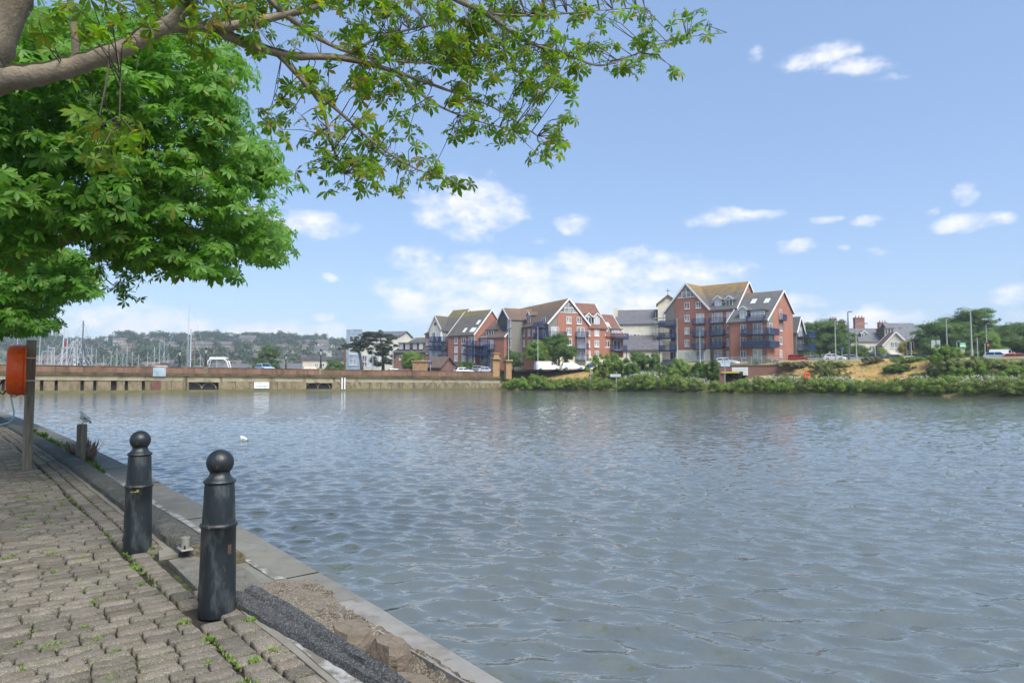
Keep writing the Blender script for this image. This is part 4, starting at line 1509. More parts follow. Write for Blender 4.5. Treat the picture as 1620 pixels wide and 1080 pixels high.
MB().lathe([(.45, 0), (.45, .1)], 16, (-14.4, -.32, 14.9), 'y').build('round_vent', M['brick_dark'], rt)

# ---- rendered church with tower behind, wrapped in scaffolding
Ch = Bld('church', 'pale rendered church with slate roofs, lean-to aisle and cross-topped tower behind the scaffold', 1035, 176, 12, 4.0, 'church')
rt = Ch.root
Ch.block(-9.5, 5.5, 0, 11, 15.6, 19.6, 'u', M['render'], M['slate'], barge=False, ridge=6)
MB().prism([(-4.2, 4), (0, 4), (0, 12.0), (-4.2, 8.6)], -10.0, 2.0, 'x').build('aisle', M['render'], rt)
MB().prism([(-4.6, 8.4), (0, 12.3), (0, 12.6), (-4.6, 8.7)], -10.2, 2.2, 'x').build('aisle_roof', M['slate'], rt)
for px in (992.5, 998.5, 1004.5, 1010, 1016, 1022.5):
    Ch.wp(px, 533, .85, 1.5, off=0, bars=1)
MB().box(-10.6, -9.4, 3, 4.4, 15, 20.2).build('chimney', M['render'], rt)
tw = Bld('x', 'x', 1058, 178, 12, 4.0)
to = (tw.o - Ch.o)
bpy.data.objects.remove(tw.root)
tx, ty = to.dot(Ch.e1), to.dot(Ch.e2)
zt = at(1057, 482, 178).z
MB().box(tx - 2.6, tx + 2.6, ty - 2.5, ty + 2.7, 4, zt).build('tower', M['cream'], rt)
MB().prism([(tx - 3.0, zt), (tx, zt + 2.4), (tx + 3.0, zt), (tx + 3, zt - .3), (tx, zt + 2.0), (tx - 3, zt - .3)], ty - 3, ty + 3).build('tower_roof', M['brick_dark'], rt)
MB().prism([(tx - 2.6, zt), (tx + 2.6, zt), (tx, zt + 2.05)], ty - 2.5, ty + 2.7).build('tower_gable', M['cream'], rt)
MB().bar((tx, ty - 2, zt + 2.2), (tx, ty - 2, zt + 4.0), .12).bar((tx - .6, ty - 2, zt + 3.4), (tx + .6, ty - 2, zt + 3.4), .12).build('cross', M['grey_dark'], rt)
for dx in (-1.2, 1.2):
    Ch.window(tx + dx, ty - 2.5, zt - 3.0, .9, 2.2, 'f', 1)
sc = thing('scaffold', 'grey tube scaffold around the corner of the pale church', 'scaffold', Ch.o, -Ch.th)
for i, u in enumerate((0.5, 2.5, 4.5, 6.5)):
    for v in (-1.2, -2.4):
        MB().tube([(u, v, 4), (u, v, 18.5)], .06, 5).build('standard', M['steel'], sc)
for z in (6, 8, 10.2, 12.4, 14.6, 16.8):
    for v in (-1.2, -2.4):
        MB().tube([(0, v, z), (7, v, z)], .06, 5).build('ledger', M['steel'], sc)
    MB().box(.3, 6.8, -2.3, -1.3, z + .06, z + .11).build('walkway_board', M['wood'], sc)

# ---- smaller buildings round the bridge end
H1 = Bld('hipped_house', 'low house with hipped brown roof and white dormer windows beside the pines', 668, 185, 20, 3.2, 'house')
MB().box(-9.0, 4, 0, 11, 2, 8.7).build('wall', M['brick_old'], H1.root)
MB().add([(-9.5, -.5, 8.5), (4.5, -.5, 8.5), (4.5, 11.5, 8.5), (-9.5, 11.5, 8.5), (-5.0, 5.5, 12.9), (1.5, 5.5, 12.9)], [(0, 1, 5, 4), (1, 2, 5), (2, 3, 4, 5), (3, 0, 4), (3, 2, 1, 0)]).build('roof', roofmat('roof_h1', '47464a', '545256', '66623c', 9.5, 14.5), H1.root)
for px in (634.5, 644.5, 656.5, 666):
    u, z = H1.front(px, 552.5, .1)
    H1.dormer(u, .1, z, 1.4, 1.7, 2, M['slate'], flat=True)
    H1.wp(px, 565, 1.2, 1.5)
H2 = Bld('brick_kiosk', 'small brick kiosk with brown pyramid roof just behind the bridge parapet', 697, 138, 40, 2.8, 'kiosk')
H2.block(-4.6, 0, 0, 4.2, 3.9, 5.7, 'u', M['brick_dark'], M['roof_m'], barge=False, oh=.5)
H3 = Bld('stone_lodge', 'squat buff stone block beside the brick kiosk roof', 664, 140, 10, 2.8, 'building')
MB().cbox(-1.6, 1.6, 0, 3, 2, 4.85, .08).build('wall', M['stone'], H3.root)
MB().cbox(-1.8, 1.8, -.2, 3.2, 4.85, 5.15, .08).build('cap', M['stone'], H3.root)
H4 = Bld('white_house', 'white and grey three storey house half hidden by the pines', 592, 205, 14, 2.5, 'house')
H4.block(-8.5, 8, 0, 10, 14.0, 15.6, 'u', M['render'], M['slate'], barge=False)
H4.window(-6, 0, 12.6, 2.4, 2.2), H4.window(-6, 0, 8.2, 2.4, 2.0)
for i, px in enumerate((565.5, 577, 584, 590, 596)):
    H4.wp(px, 567, 1.6, 1.9)
    H4.wp(px, 576, 1.6, 1.6)
MB().box(-8.6, -4, -1.4, 0, 2, 16.2).build('bay', M['sheet'], H4.root)
for z in (6.4, 9.6, 13.2):
    H4.window(-6.3, -1.4, z, 2.6, 1.9)
H5 = Bld('orange_house', 'narrow orange brick house with tiled bay left of the white house', 556, 208, 10, 2.5, 'house')
H5.block(-2.6, 3.6, 0, 9, 11.4, 14.4, 'v', pm('orange_brick', 'b07a56', 'a06a48', 1, .9), M['roof_m2'], barge=False)
for z in (5.5, 9.5):
    for u in (-1.2, 1.8):
        H5.window(u, 0, z, 1.3, 2.0)
H6 = Bld('low_shed', 'long low buff building with a grey flat roof behind the bridge lamp', 532, 215, 5, 2.0, 'building')
MB().box(-11, 4, 0, 8, 1, 7.2).build('wall', M['cream'], H6.root)
MB().cbox(-11.4, 4.4, -.4, 8.4, 7.2, 8.3, .1).build('roof', M['slate'], H6.root)
for i in range(5):
    H6.window(-6.5 + i * 2.0, 0, 5.6, 1.2, 1.0)

# ---- terrace and gabled houses on the right behind the road
def house(name, label, px, Y, deg, z0, u0, u1, dep, ze, zr, axis, wall, roof, wins=(), chim=(), barge=False):
    b = Bld(name, label, px, Y, deg, z0, 'house')
    b.block(u0, u1, 0, dep, ze, zr, axis, wall, roof, barge=barge)
    for (u, z, w, h) in wins:
        b.window(u, 0, z, w, h)
    for (u, v, w, zt) in chim:
        c = MB().box(u - w / 2, u + w / 2, v - .5, v + .5, ze, zt).cbox(u - w / 2 - .1, u + w / 2 + .1, v - .6, v + .6, zt, zt + .25, .04).build('chimney', M['chimney'], b.root)
        p = MB()
        for k in range(3):
            p.lathe([(.15, zt + .25), (.13, zt + .8)], 8, (u - w / 2 + w * (k + .5) / 3, v, 0))
        p.build('chimney_pot', M['chimney'], c)
    return b


M['roof_grey'] = roofmat('roof_grey', '5d5f63', '6c6e72', '77715c', 17, 27)
M['roof_red'] = roofmat('roof_red', '6a4a40', '785648', '7a6a44', 15, 25)
h = house('terraced_house', 'grey roofed house with twin chimneys left of the white gabled house', 1362, 185, 8, 4.8, -8, 5, 9, 11.5, 15.0, 'u', M['render'], M['roof_grey'],
          [(-5, 9.5, 1.4, 1.6), (-1, 9.5, 1.4, 1.6), (3, 9.5, 1.4, 1.6)], [(-3.2, 4.5, 1.6, 17.0)])
h.dormer(-4.5, 1.2, 12.0, 1.6, 1.7, 2.5, M['roof_grey'])
h.dormer(1.5, 1.2, 12.0, 1.6, 1.7, 2.5, M['roof_grey'])
house('terraced_house', 'red brick terrace end with a broad chimney behind the grey roofed house', 1376, 200, -6, 4.8, -3, 9, 9, 12.5, 16.2, 'u', M['brick_old'], M['roof_red'],
      [(5, 10.5, 1.3, 1.7)], [(0, 4.5, 3.0, 19.4), (7.5, 4.5, 2.6, 18.0)])
house('terraced_house', 'dark roofed terrace house partly behind the round green tree', 1336, 205, 8, 4.8, -7, 6, 9, 13.0, 16.4, 'u', M['brick_old'], M['roof_grey'],
      [(2, 11, 1.3, 1.6)], [(-1.5, 4.5, 2.0, 19.6)])
h = house('gabled_house', 'white rendered house with gable and porch facing the road', 1428, 165, 18, 4.8, -3.9, 1.5, 9, 9.6, 12.6, 'v', M['render'], M['roof_red'],
          [(-2.0, 9.6, .7, 1.4), (-1.2, 9.6, .7, 1.4), (-.4, 9.6, .7, 1.4)], barge=True)
h.block(-4.9, -1.6, -2.0, 0, 6.2, 7.6, 'v', M['render'], M['bargeboard'], oh=.25)
MB().prism([(-4.2, 6.35), (-2.3, 6.35), (-3.25, 7.2)], -2.06, -1.9).build('porch_glazing', M['pane'], h.root)
house('gabled_house', 'dark hipped roof house with flat dormer behind the white gabled one', 1440, 182, 0, 4.8, -3.6, 4.2, 11, 12.0, 16.4, 'u', M['brick_old'], M['roof_grey'], [(3, 10.5, 2.4, 1.6)]).dormer(-4.9, .6, 12.4, 2.6, 2.4, 4, M['slate'], flat=True)
house('terraced_house', 'distant flat topped house showing above the trees on the far right', 1602, 190, -5, 5, -6, 8, 9, 15.0, 16.4, 'u', M['brick_old'], M['roof_grey'])
# ------------------------------------------------------------------ foliage helpers
def rot_from_normal(nrm, spin):
    """Rotation matrices (n,3,3) whose z axis is nrm, spun about it."""
    nrm = nrm / np.linalg.norm(nrm, axis=1, keepdims=True)
    ref = np.where(np.abs(nrm[:, 2:3]) < .9, np.array([[0, 0, 1.0]]), np.array([[1.0, 0, 0]]))
    a = np.cross(ref, nrm)
    a /= np.linalg.norm(a, axis=1, keepdims=True)
    b = np.cross(nrm, a)
    c, s_ = np.cos(spin)[:, None], np.sin(spin)[:, None]
    x = a * c + b * s_
    y = np.cross(nrm, x)
    return np.stack([x, y, nrm], -1)


def scatter(T, F, pos, nrm, spin, size):
    """Copies of one template (verts T, faces F) as flat arrays."""
    Rm = rot_from_normal(nrm, spin)
    V = pos[:, None, :] + size[:, None, None] * np.einsum('nij,kj->nki', Rm, T)
    n, k = len(pos), len(T)
    FF = (F[None] + (np.arange(n) * k)[:, None, None]).reshape(-1, F.shape[1])
    return V.reshape(-1, 3), FF


SPRIG_T = np.array([(0, 0, 0), (.35, .16, .06), (.75, .10, .03), (1, 0, -.06), (.7, -.12, .02), (.3, -.15, .05),
                    (-.1, .25, .1), (.2, .55, .05), (.1, .85, -.05), (-.2, .6, .05),
                    (-.15, -.2, .1), (.15, -.5, .05), (.05, -.8, -.04), (-.25, -.55, .04)])
SPRIG_F3 = np.array([(0, 1, 5), (1, 2, 4), (1, 4, 5), (2, 3, 4), (6, 7, 9), (7, 8, 9), (10, 13, 11), (11, 13, 12)])


def blob_leaves(blobs, n, size, r, sub=14, spread=.42, up=.35, flat=.55):
    """Leaf positions and normals over clumps sitting on the given ellipsoids (x, y, z, rx, ry, rz)."""
    B = np.array(blobs, float)
    w = (B[:, 3] * B[:, 4] * B[:, 5]) ** (2 / 3)
    subs = []
    for b, ww in zip(B, w):
        k = max(5, int(sub * ww / w.mean()))
        d = r.normal(size=(k, 3))
        d /= np.linalg.norm(d, axis=1, keepdims=True)
        rad = .45 + .55 * r.random((k, 1)) ** .6
        c = b[:3] + d * rad * b[3:]
        s_ = spread * b[3:] * r.uniform(.55, 1.15, (k, 1))
        subs.append(np.hstack([c, s_, np.repeat(b[None, :3], k, 0)]))
    S = np.vstack(subs)
    pw = (S[:, 3] * S[:, 4] * S[:, 5]) ** (2 / 3)
    idx = r.choice(len(S), n, p=pw / pw.sum())
    d = r.normal(size=(n, 3))
    d /= np.linalg.norm(d, axis=1, keepdims=True)
    d[:, 2] = np.where(d[:, 2] < -.3, -d[:, 2] * .6, d[:, 2])
    pos = S[idx, :3] + d * S[idx, 3:6] * (r.random((n, 1)) ** .45)
    nrm = d + .5 * (pos - S[idx, 6:9]) / (B[:, 3:].mean()) + np.array([0, 0, up]) + r.normal(0, flat, (n, 3))
    return pos, nrm


def foliage(name, blobs, n, size, m, seed, parent=None, loc=None, kind=None, **kw):
    r_ = np.random.default_rng(seed)
    pos, nrm = blob_leaves(blobs, n, size, r_, **kw)
    V, F = scatter(SPRIG_T, SPRIG_F3, pos, nrm, r_.uniform(0, 6.28, n), size * r_.uniform(.6, 1.25, n))
    return link(name, npmesh(name, V, F, m), parent, loc, None, kind)


LM = {
    'green': leafmat('leaf_green', (.035, .080, .014, 1), (.105, .190, .032, 1), trans=.35, nscale=.35),
    'bright': leafmat('leaf_bright', (.075, .145, .020, 1), (.19, .29, .045, 1), trans=.35, nscale=.5),
    'dark': leafmat('leaf_dark', (.040, .075, .018, 1), (.085, .140, .034, 1), trans=.15, nscale=.35),
    'pine': leafmat('leaf_pine', (.012, .024, .012, 1), (.032, .052, .022, 1), trans=.1, nscale=.4),
    'hedge': leafmat('leaf_hedge', (.095, .155, .026, 1), (.22, .30, .060, 1), trans=.35, nscale=.5),
    'olive': leafmat('leaf_olive', (.075, .105, .026, 1), (.17, .20, .055, 1), trans=.25, nscale=.5),
    'brown': leafmat('leaf_brown', (.085, .085, .034, 1), (.17, .155, .07, 1), trans=.2, nscale=.6),
    'hill': leafmat('leaf_hill', (.022, .046, .018, 1), (.050, .088, .032, 1), trans=.2, nscale=.02),
    'yellow': leafmat('leaf_yellow', (.22, .19, .03, 1), (.34, .28, .05, 1), trans=.25, nscale=.6),
    'flower': leafmat('flower', (.45, .46, .30, 1), (.70, .70, .55, 1), trans=.2, tcol=(1, 1, 1, 1), nscale=.6),
}
M['bark'] = pm('bark', '4c443b', '5d554a', 6, .95, .02, 22, stretch=(1, 1, .4))


def tree(name, label, px, Y, top, width, m='green', n=5000, size=.34, z0=None, low=.28, seed=1, group=None, lean=0.0, cat='tree', nb=9, flatk=1.0):
    b = at(px, 598, Y)
    z0 = lz(b.x, b.y) if z0 is None else z0
    h = at(px, top, Y).z - z0
    w = width / FPX * Y / 2
    t = thing(name, label, cat, (b.x, b.y, z0), 0, group)
    r_ = random.Random(seed)
    blobs = [(0, 0, h * (.5 + low / 2), w * .62, w * .62, h * (1 - low) * .40)]
    for i in range(nb):
        a = 2 * PI * i / nb + r_.uniform(-.4, .4)
        rr = w * r_.uniform(.42, .68)
        zz = h * (low + (1 - low) * r_.uniform(.12, .82))
        k = r_.uniform(.30, .46) * (1.15 - .45 * (zz / h))
        blobs.append((math.cos(a) * rr + lean * zz / h, math.sin(a) * rr, zz, w * k, w * k, w * k * .8 * flatk))
    blobs.append((lean + r_.uniform(-.2, .2) * w, 0, h * .84, w * .42, w * .42, h * .15))
    foliage('crown', blobs, int(n * 1.5), size * 1.12, LM[m], seed + 50, t, spread=.5)
    tr = MB()
    tr.tube([(0, 0, -.4), (.05, .03, h * .25), (lean * .5, 0, h * .55), (lean, 0, h * .8)], [h * .032, h * .026, h * .018, h * .006], 8)
    for i in range(5):
        a = i * 1.3 + seed
        zz = h * (.22 + .08 * i)
        tr.tube([(lean * zz / h, 0, zz), (math.cos(a) * w * .3, math.sin(a) * w * .3, zz + h * .14), (math.cos(a) * w * .55, math.sin(a) * w * .55, zz + h * .22)], [h * .013, h * .009, h * .003], 6)
    tr.build('trunk', M['bark'], t, smooth=True)
    return t


def shrub(label, px, Y, top, width, m='green', n=2600, size=.26, seed=1, z0=None, dep=None, cat='shrub', name='shrub'):
    if Y < 0:                       # given as the distance inland from the waterline
        for yy in np.linspace(60, 140, 400):
            b = at(px, 598, yy)
            if float(bank_dist(np.array([b.x]), np.array([b.y]))[0]) >= -Y:
                break
        Y = yy
    b = at(px, 598, Y)
    z0 = lz(b.x, b.y) if z0 is None else z0
    h = max(.8, at(px, top, Y).z - z0)
    w = width / FPX * Y / 2
    dp = dep or min(w, 3.5)
    t = thing(name, label, cat, (b.x, b.y, z0))
    r_ = random.Random(seed)
    blobs = []
    k = max(4, int(w * 2.2))
    for i in range(k):
        x = -w * .85 + 1.7 * w * (i + .5) / k
        e = max(.15, 1 - (x / w) ** 2) ** .35
        hh = h * e * r_.uniform(.74, 1.0)
        blobs.append((x, r_.uniform(-.4, .4) * dp, hh * .5, w / k * 1.3 + .25, dp * .6, hh * .52))
    foliage('leaves', blobs, n, size, LM[m], seed + 90, t, up=.5)
    st_b = MB()
    for i in range(5):
        x = -w * .6 + 1.2 * w * i / 4
        st_b.tube([(x * .5, 0, -.3), (x * .8, .1, h * .3), (x, 0, h * .6)], [.07, .05, .02], 5)
    st_b.build('stem', M['bark'], t)
    return t


# ------------------------------------------------------------------ vegetation of the far bank
def along_bank(px0, px1, n, inland=(-.7, 2.4)):
    """Random points on the far shore between two pixel columns."""
    out = []
    r_ = np.random.default_rng(int(px0))
    while len(out) < n:
        i = r_.integers(2, 8)
        a, b = BANK[i], BANK[i + 1]
        t_ = r_.random()
        p = a + (b - a) * t_
        d = (b - a) / np.hypot(*(b - a))
        nn = np.array([-d[1], d[0]])
        p = p + nn * r_.uniform(*inland)
        px = 810 + p[0] / p[1] * FPX
        if px0 <= px <= px1 and r_.random() < np.hypot(*(b - a)) / 17:
            out.append(p)
    return np.array(out)


def bank_strip(name, px0, px1, n, m, hfun, size, seed, nclump, zofs=0.0, kind='stuff'):
    P = along_bank(px0, px1, nclump)
    blobs = []
    r_ = random.Random(seed)
    for p in P:
        px = 810 + p[0] / p[1] * FPX
        hh = hfun(px) * r_.uniform(.6, 1.1)
        blobs.append((p[0], p[1], -.25 + hh * .5 + zofs, r_.uniform(.7, 1.3), r_.uniform(.6, 1.0), hh * .55))
    return foliage(name, blobs, n, size, m, seed, None, None, kind, sub=6, up=.4)


hh_ = lambda px: float(np.interp(px, [800, 900, 980, 1020, 1100, 1140, 1152, 1165, 1200, 1400, 1620, 1900], [1.4, 1.5, 1.7, 2.6, 1.7, 1.0, .7, 1.5, 1.9, 1.7, 1.9, 2]))
bank_strip('bank_vegetation', 800, 1720, 60000, LM['hedge'], hh_, .24, 71, 420)
bank_strip('bank_nettles', 860, 1720, 22000, LM['olive'], lambda p: hh_(p) * .95, .22, 72, 200, .1)
# umbels of white flowers standing on top of it
r_ = np.random.default_rng(77)
P = along_bank(985, 1720, 3600, (.1, 2.6))
FV = []
for p in P:
    px = 810 + p[0] / p[1] * FPX
    if math.sin(px * .021) + math.sin(px * .057 + 1) + r_.uniform(-1.1, 1.1) > -.2:
        FV.append((p[0], p[1], -.25 + hh_(px) * r_.uniform(.62, 1.12)))
FV = np.array(FV)
pos = np.repeat(FV, 5, 0) + r_.normal(0, .10, (len(FV) * 5, 3))
V, F = scatter(SPRIG_T, SPRIG_F3, pos, np.array([[0, -.35, 1]]) + r_.normal(0, .35, (len(pos), 3)), r_.uniform(0, 6.28, len(pos)), r_.uniform(.05, .11, len(pos)))
link('white_flowers', npmesh('white_flowers', V, F, LM['flower']), kind='stuff')
# grass on the slopes
r_ = np.random.default_rng(78)
gx, gy = r_.uniform(0, 75, 110000), r_.uniform(58, 135, 110000)
w = bank_dist(gx, gy)
px = 810 + gx / gy * FPX
keep = (w > 2.0) & (w < 24) & (px < 1750)
gx, gy, px = gx[keep], gy[keep], px[keep]
gzv = land_z(gx, gy)
dry = ((px > 790) & (px < 965)) | ((px > 1190) & (px < 1470) & (r_.random(len(px)) < .8))
for nm, sel, mm, sz in (('slope_grass', ~dry, LM['olive'], .22), ('dry_grass', dry, M['straw'], .17)):
    k = sel.sum()
    pos = np.stack([gx[sel], gy[sel], gzv[sel] + .03], -1)
    V, F = scatter(SPRIG_T, SPRIG_F3, pos, np.array([[0, -.3, 1]]) + r_.normal(0, .5, (k, 3)), r_.uniform(0, 6.28, k), sz * r_.uniform(.5, 1.4, k))
    link(nm, npmesh(nm, V, F, mm), kind='stuff')

shrub('broad leafy green shrub hiding the end of the bridge wall', 838, 119, 590, 76, 'bright', 5200, .24, 3, z0=-.4, dep=2.5)
shrub('low shrub at the water just right of the leafy shrub by the bridge', 888, 114, 599, 50, 'bright', 1800, .2, 4, z0=-.4, dep=1.5)
shrub('large rounded green bush right of the dry grass slope', 964, -9, 554, 76, 'bright', 9000, .30, 5, dep=3)
shrub('wide dark green bush below the scaffolded church', 1020, -9, 556, 84, 'green', 9500, .30, 6, dep=3)
shrub('bright green bush left of the underpass sign', 1085, -8, 564, 72, 'bright', 7500, .28, 7, dep=2.5)
shrub('taller tangled bush beside the underpass mouth', 1120, -8, 562, 44, 'green', 5000, .28, 8, dep=2.0)
shrub('dark low bush in front of the scaffolded church bush', 1045, -5, 578, 90, 'dark', 5000, .26, 9, dep=1.6)
shrub('light green bush at the foot of the largest brick block', 1243, 152, 546, 58, 'bright', 4400, .30, 10, z0=4.8)
shrub('small bush beside the red car on the road', 1285, 152, 552, 40, 'green', 2600, .28, 11, z0=4.8)
shrub('brownish scrub on the slope above the orange lifebuoy', 1268, -9, 571, 84, 'brown', 5200, .22, 12, dep=1.4)
shrub('brown and green scrub between two bare sandy slopes', 1314, -8, 570, 62, 'olive', 5200, .22, 13, dep=1.6)
shrub('dark rounded gorse bush standing on the sandy slope', 1424, -7, 574, 44, 'green', 3600, .2, 14, dep=1.4)
shrub('small brown bush at the top of the sandy slope', 1380, -9.5, 568, 34, 'brown', 1800, .2, 15, dep=1.0)
shrub('pointed pale green bush rising above the embankment crest', 1496, -9, 541, 50, 'bright', 4200, .22, 16, dep=1.4)
shrub('wide olive thicket covering the embankment below the road sign', 1535, -6.5, 562, 130, 'olive', 12000, .24, 17, dep=1.8)
shrub('dark bramble mound low on the bank below the wide thicket', 1485, -5, 580, 84, 'dark', 5000, .22, 18, dep=1.2)
shrub('green thicket at the right edge of the picture', 1612, -6.5, 566, 84, 'olive', 8000, .22, 19, dep=1.8)
shrub('bramble clump near the water at the right edge', 1588, -4, 584, 80, 'green', 4600, .2, 20, dep=1.2)
shrub('low brown scrub at the foot of the slope left of the orange lifebuoy', 1246, -4.5, 584, 50, 'brown', 2600, .2, 24, dep=1.0)
shrub('olive scrub spreading down the slope right of the orange lifebuoy', 1318, -5, 577, 66, 'olive', 5000, .2, 25, dep=1.3)
shrub('pale green weeds along the crest above the sandy slope', 1440, -9.5, 567, 70, 'bright', 2600, .2, 26, dep=.8)
shrub('bright bramble sheet in the middle of the right hand embankment', 1540, -4.5, 576, 110, 'bright', 7000, .22, 27, dep=1.2)
shrub('light green growth low on the embankment at the right edge', 1622, -4.5, 572, 90, 'bright', 5600, .22, 28, dep=1.2)
shrub('thin straggling bush on top of the underpass wall', 1207, 104, 566, 44, 'green', 1500, .2, 22, dep=.6, z0=3.5)
shrub('clipped round hedge bush behind the bridge parapet by the left block', 741, 146, 571, 42, 'green', 2800, .26, 23, z0=3.0)

tree('street_tree', 'round leafy tree left of the pair in front of the middle block', 848, 137, 538, 46, 'bright', 4600, .30, seed=31, low=.22)
tree('street_tree', 'larger round tree in front of the glazed gable of the middle block', 884, 139, 528, 62, 'green', 6500, .30, seed=32, low=.25)
tree('street_tree', 'small tree behind the plain stone gate pier', 812, 141, 555, 34, 'green', 2600, .28, seed=33, z0=3.0, low=.12)
tree('street_tree', 'yellowish green bushy tree in front of the hipped roof house', 650, 150, 556, 44, 'bright', 3600, .28, seed=34, z0=2.8, low=.05)
tree('broad_tree', 'large round green tree right of the largest brick block', 1298, 164, 503, 92, 'green', 9000, .38, seed=35, low=.08)
tree('broad_tree', 'lower green tree next to the round tree, behind the tall lamp', 1330, 160, 526, 60, 'green', 4600, .34, seed=36, low=.05)
tree('broad_tree', 'small green tree in front of the grey roofed terraced house', 1360, 158, 546, 44, 'green', 3000, .3, seed=37, low=.05)
tree('broad_tree', 'small pale tree beside the white gabled house', 1392, 160, 550, 36, 'bright', 2400, .28, seed=38, low=.05)
tree('broad_tree', 'dense dark tree at the left of the right hand wood', 1488, 142, 505, 104, 'green', 11000, .36, seed=39, low=.04)
tree('broad_tree', 'tallest tree of the right hand wood with a leaning crown', 1530, 146, 488, 112, 'green', 13000, .36, seed=40, low=.05, lean=2.0)
tree('broad_tree', 'light green tree behind the double armed street light', 1562, 134, 524, 60, 'bright', 5200, .32, seed=41, low=.04)
tree('broad_tree', 'spreading tree at the right edge of the picture', 1604, 138, 512, 110, 'green', 10000, .36, seed=42, low=.04)
tree('broad_tree', 'tree filling the right edge beyond the orange car', 1668, 132, 508, 100, 'green', 6000, .36, seed=43, low=.04)
tree('broad_tree', 'mid green tree between the tallest tree and the spreading one', 1572, 150, 516, 80, 'green', 7000, .36, seed=48, low=.04)
tree('yellow_tree', 'yellow leaved bush beside the white gabled house', 1440, 156, 538, 44, 'yellow', 3000, .28, seed=44, low=.02)
tree('dark_tree', 'dark rounded tree behind the bridge near the parked car', 422, 205, 546, 56, 'dark', 4600, .4, seed=45, z0=2, low=.05)
tree('green_tree', 'small green tree behind the right bridge lamp', 528, 190, 568, 38, 'green', 2200, .34, seed=46, z0=2, low=.02)
tree('green_tree', 'small dark tree between the church and the largest block lamps', 1012, 150, 556, 40, 'green', 2200, .3, seed=47, low=.1)


# two pines by the white house, flat spreading tiers of needles
def pine(label, blobs_px, Y, trunk_px, n, seed):
    p0 = at(trunk_px[0][0], 598, Y)
    t = thing('pine_tree', label, 'tree', (p0.x, p0.y, 2.4))
    bl = []
    for (px, py, rx, rz) in blobs_px:
        c = at(px, py, Y)
        k = Y / FPX
        bl.append((c.x - p0.x, random.Random(px).uniform(-1.5, 1.5), c.z - 2.4, rx * k, rx * k * .8, rz * k))
    foliage('crown', bl, n, .34, LM['pine'], seed, t, sub=12, spread=.38)
    path = [at(px, py, Y) - Vector((p0.x, p0.y, 2.4)) for px, py in trunk_px]
    path[0].z = -.3
    MB().tube(path, [.45, .38, .28, .15][:len(path)], 8).build('trunk', M['bark'], t, smooth=True)
    for i, (px, py, rx, rz) in enumerate(blobs_px):
        c = at(px, py, Y) - Vector((p0.x, p0.y, 2.4))
        MB().tube([path[-2], (path[-2] + c) / 2 + Vector((0, 0, -.4)), c], [.14, .09, .04], 5).build('bough', M['bark'], t)


pine('large dark pine with a broad domed crown beside the white house', [(606, 534, 20, 8), (590, 531, 16, 7), (580, 540, 18, 6), (612, 548, 16, 9), (600, 556, 18, 9), (616, 562, 12, 10), (604, 572, 16, 9), (570, 532, 12, 4), (618, 575, 10, 7), (600, 524, 9, 3), (590, 548, 14, 7)], 172, [(606, 598), (606, 570), (604, 550), (602, 535)], 11000, 61)
pine('slender pine with a flat layered crown leaning left', [(558, 547, 17, 5), (574, 543, 13, 4), (546, 551, 9, 3), (568, 553, 12, 4), (562, 540, 8, 3)], 166, [(573, 598), (572, 575), (568, 556), (560, 546)], 4200, 62)

# ------------------------------------------------------------------ horse chestnut trees over the quay
def chestnut_leaf(res, seed):
    """Palmate leaf: five to seven drooping leaflets around the end of a stalk."""
    q = random.Random(seed)
    vs, fs = [], []
    k = 6 if seed % 2 else 7
    for i in range(k):
        a = (i - (k - 1) / 2) * R(300 / k) + q.uniform(-.1, .1)
        L = (1.0 - .10 * abs(i - (k - 1) / 2)) * q.uniform(.88, 1.08)
        W = L * q.uniform(.17, .21)
        dr = q.uniform(.18, .5)
        def P(l, w_, z):
            x, y = l * L * math.cos(a) - w_ * math.sin(a), l * L * math.sin(a) + w_ * math.cos(a)
            return (x, y, z - dr * (l * L) ** 1.7)
        o = len(vs)
        if res:
            vs += [P(.02, 0, 0), P(.35, W * .62, .035), P(.70, W, .05), P(1, 0, 0), P(.70, -W, .05), P(.35, -W * .62, .035), P(.4, 0, 0), P(.72, 0, .0)]
            fs += [(o, o + 6, o + 1), (o + 1, o + 6, o + 2), (o + 6, o + 7, o + 2), (o + 2, o + 7, o + 3), (o + 3, o + 7, o + 4), (o + 4, o + 7, o + 6), (o + 4, o + 6, o + 5), (o + 5, o + 6, o)]
        else:
            vs += [P(.02, 0, 0), P(.62, W, .05), P(1, 0, 0), P(.62, -W, .05), P(.6, 0, 0)]
            fs += [(o, o + 4, o + 1), (o + 1, o + 4, o + 2), (o + 2, o + 4, o + 3), (o + 3, o + 4, o)]
    return np.array(vs), np.array(fs)


LM['chest'] = leafmat('leaf_chestnut', (.045, .105, .012, 1), (.15, .27, .022, 1), (.28, .19, .02, 1), ccp=.86, trans=.58, tcol=(1.7, 1.75, .5, 1), nscale=1.3, rough=.42)
LM['chest_b'] = leafmat('leaf_chestnut_far', (.040, .135, .018, 1), (.145, .31, .032, 1), (.20, .19, .02, 1), ccp=.95, trans=.42, nscale=.55, rough=.45)
TEMPL = [chestnut_leaf(True, i) for i in range(5)]
TEMPL_LO = [chestnut_leaf(False, i) for i in range(5)]


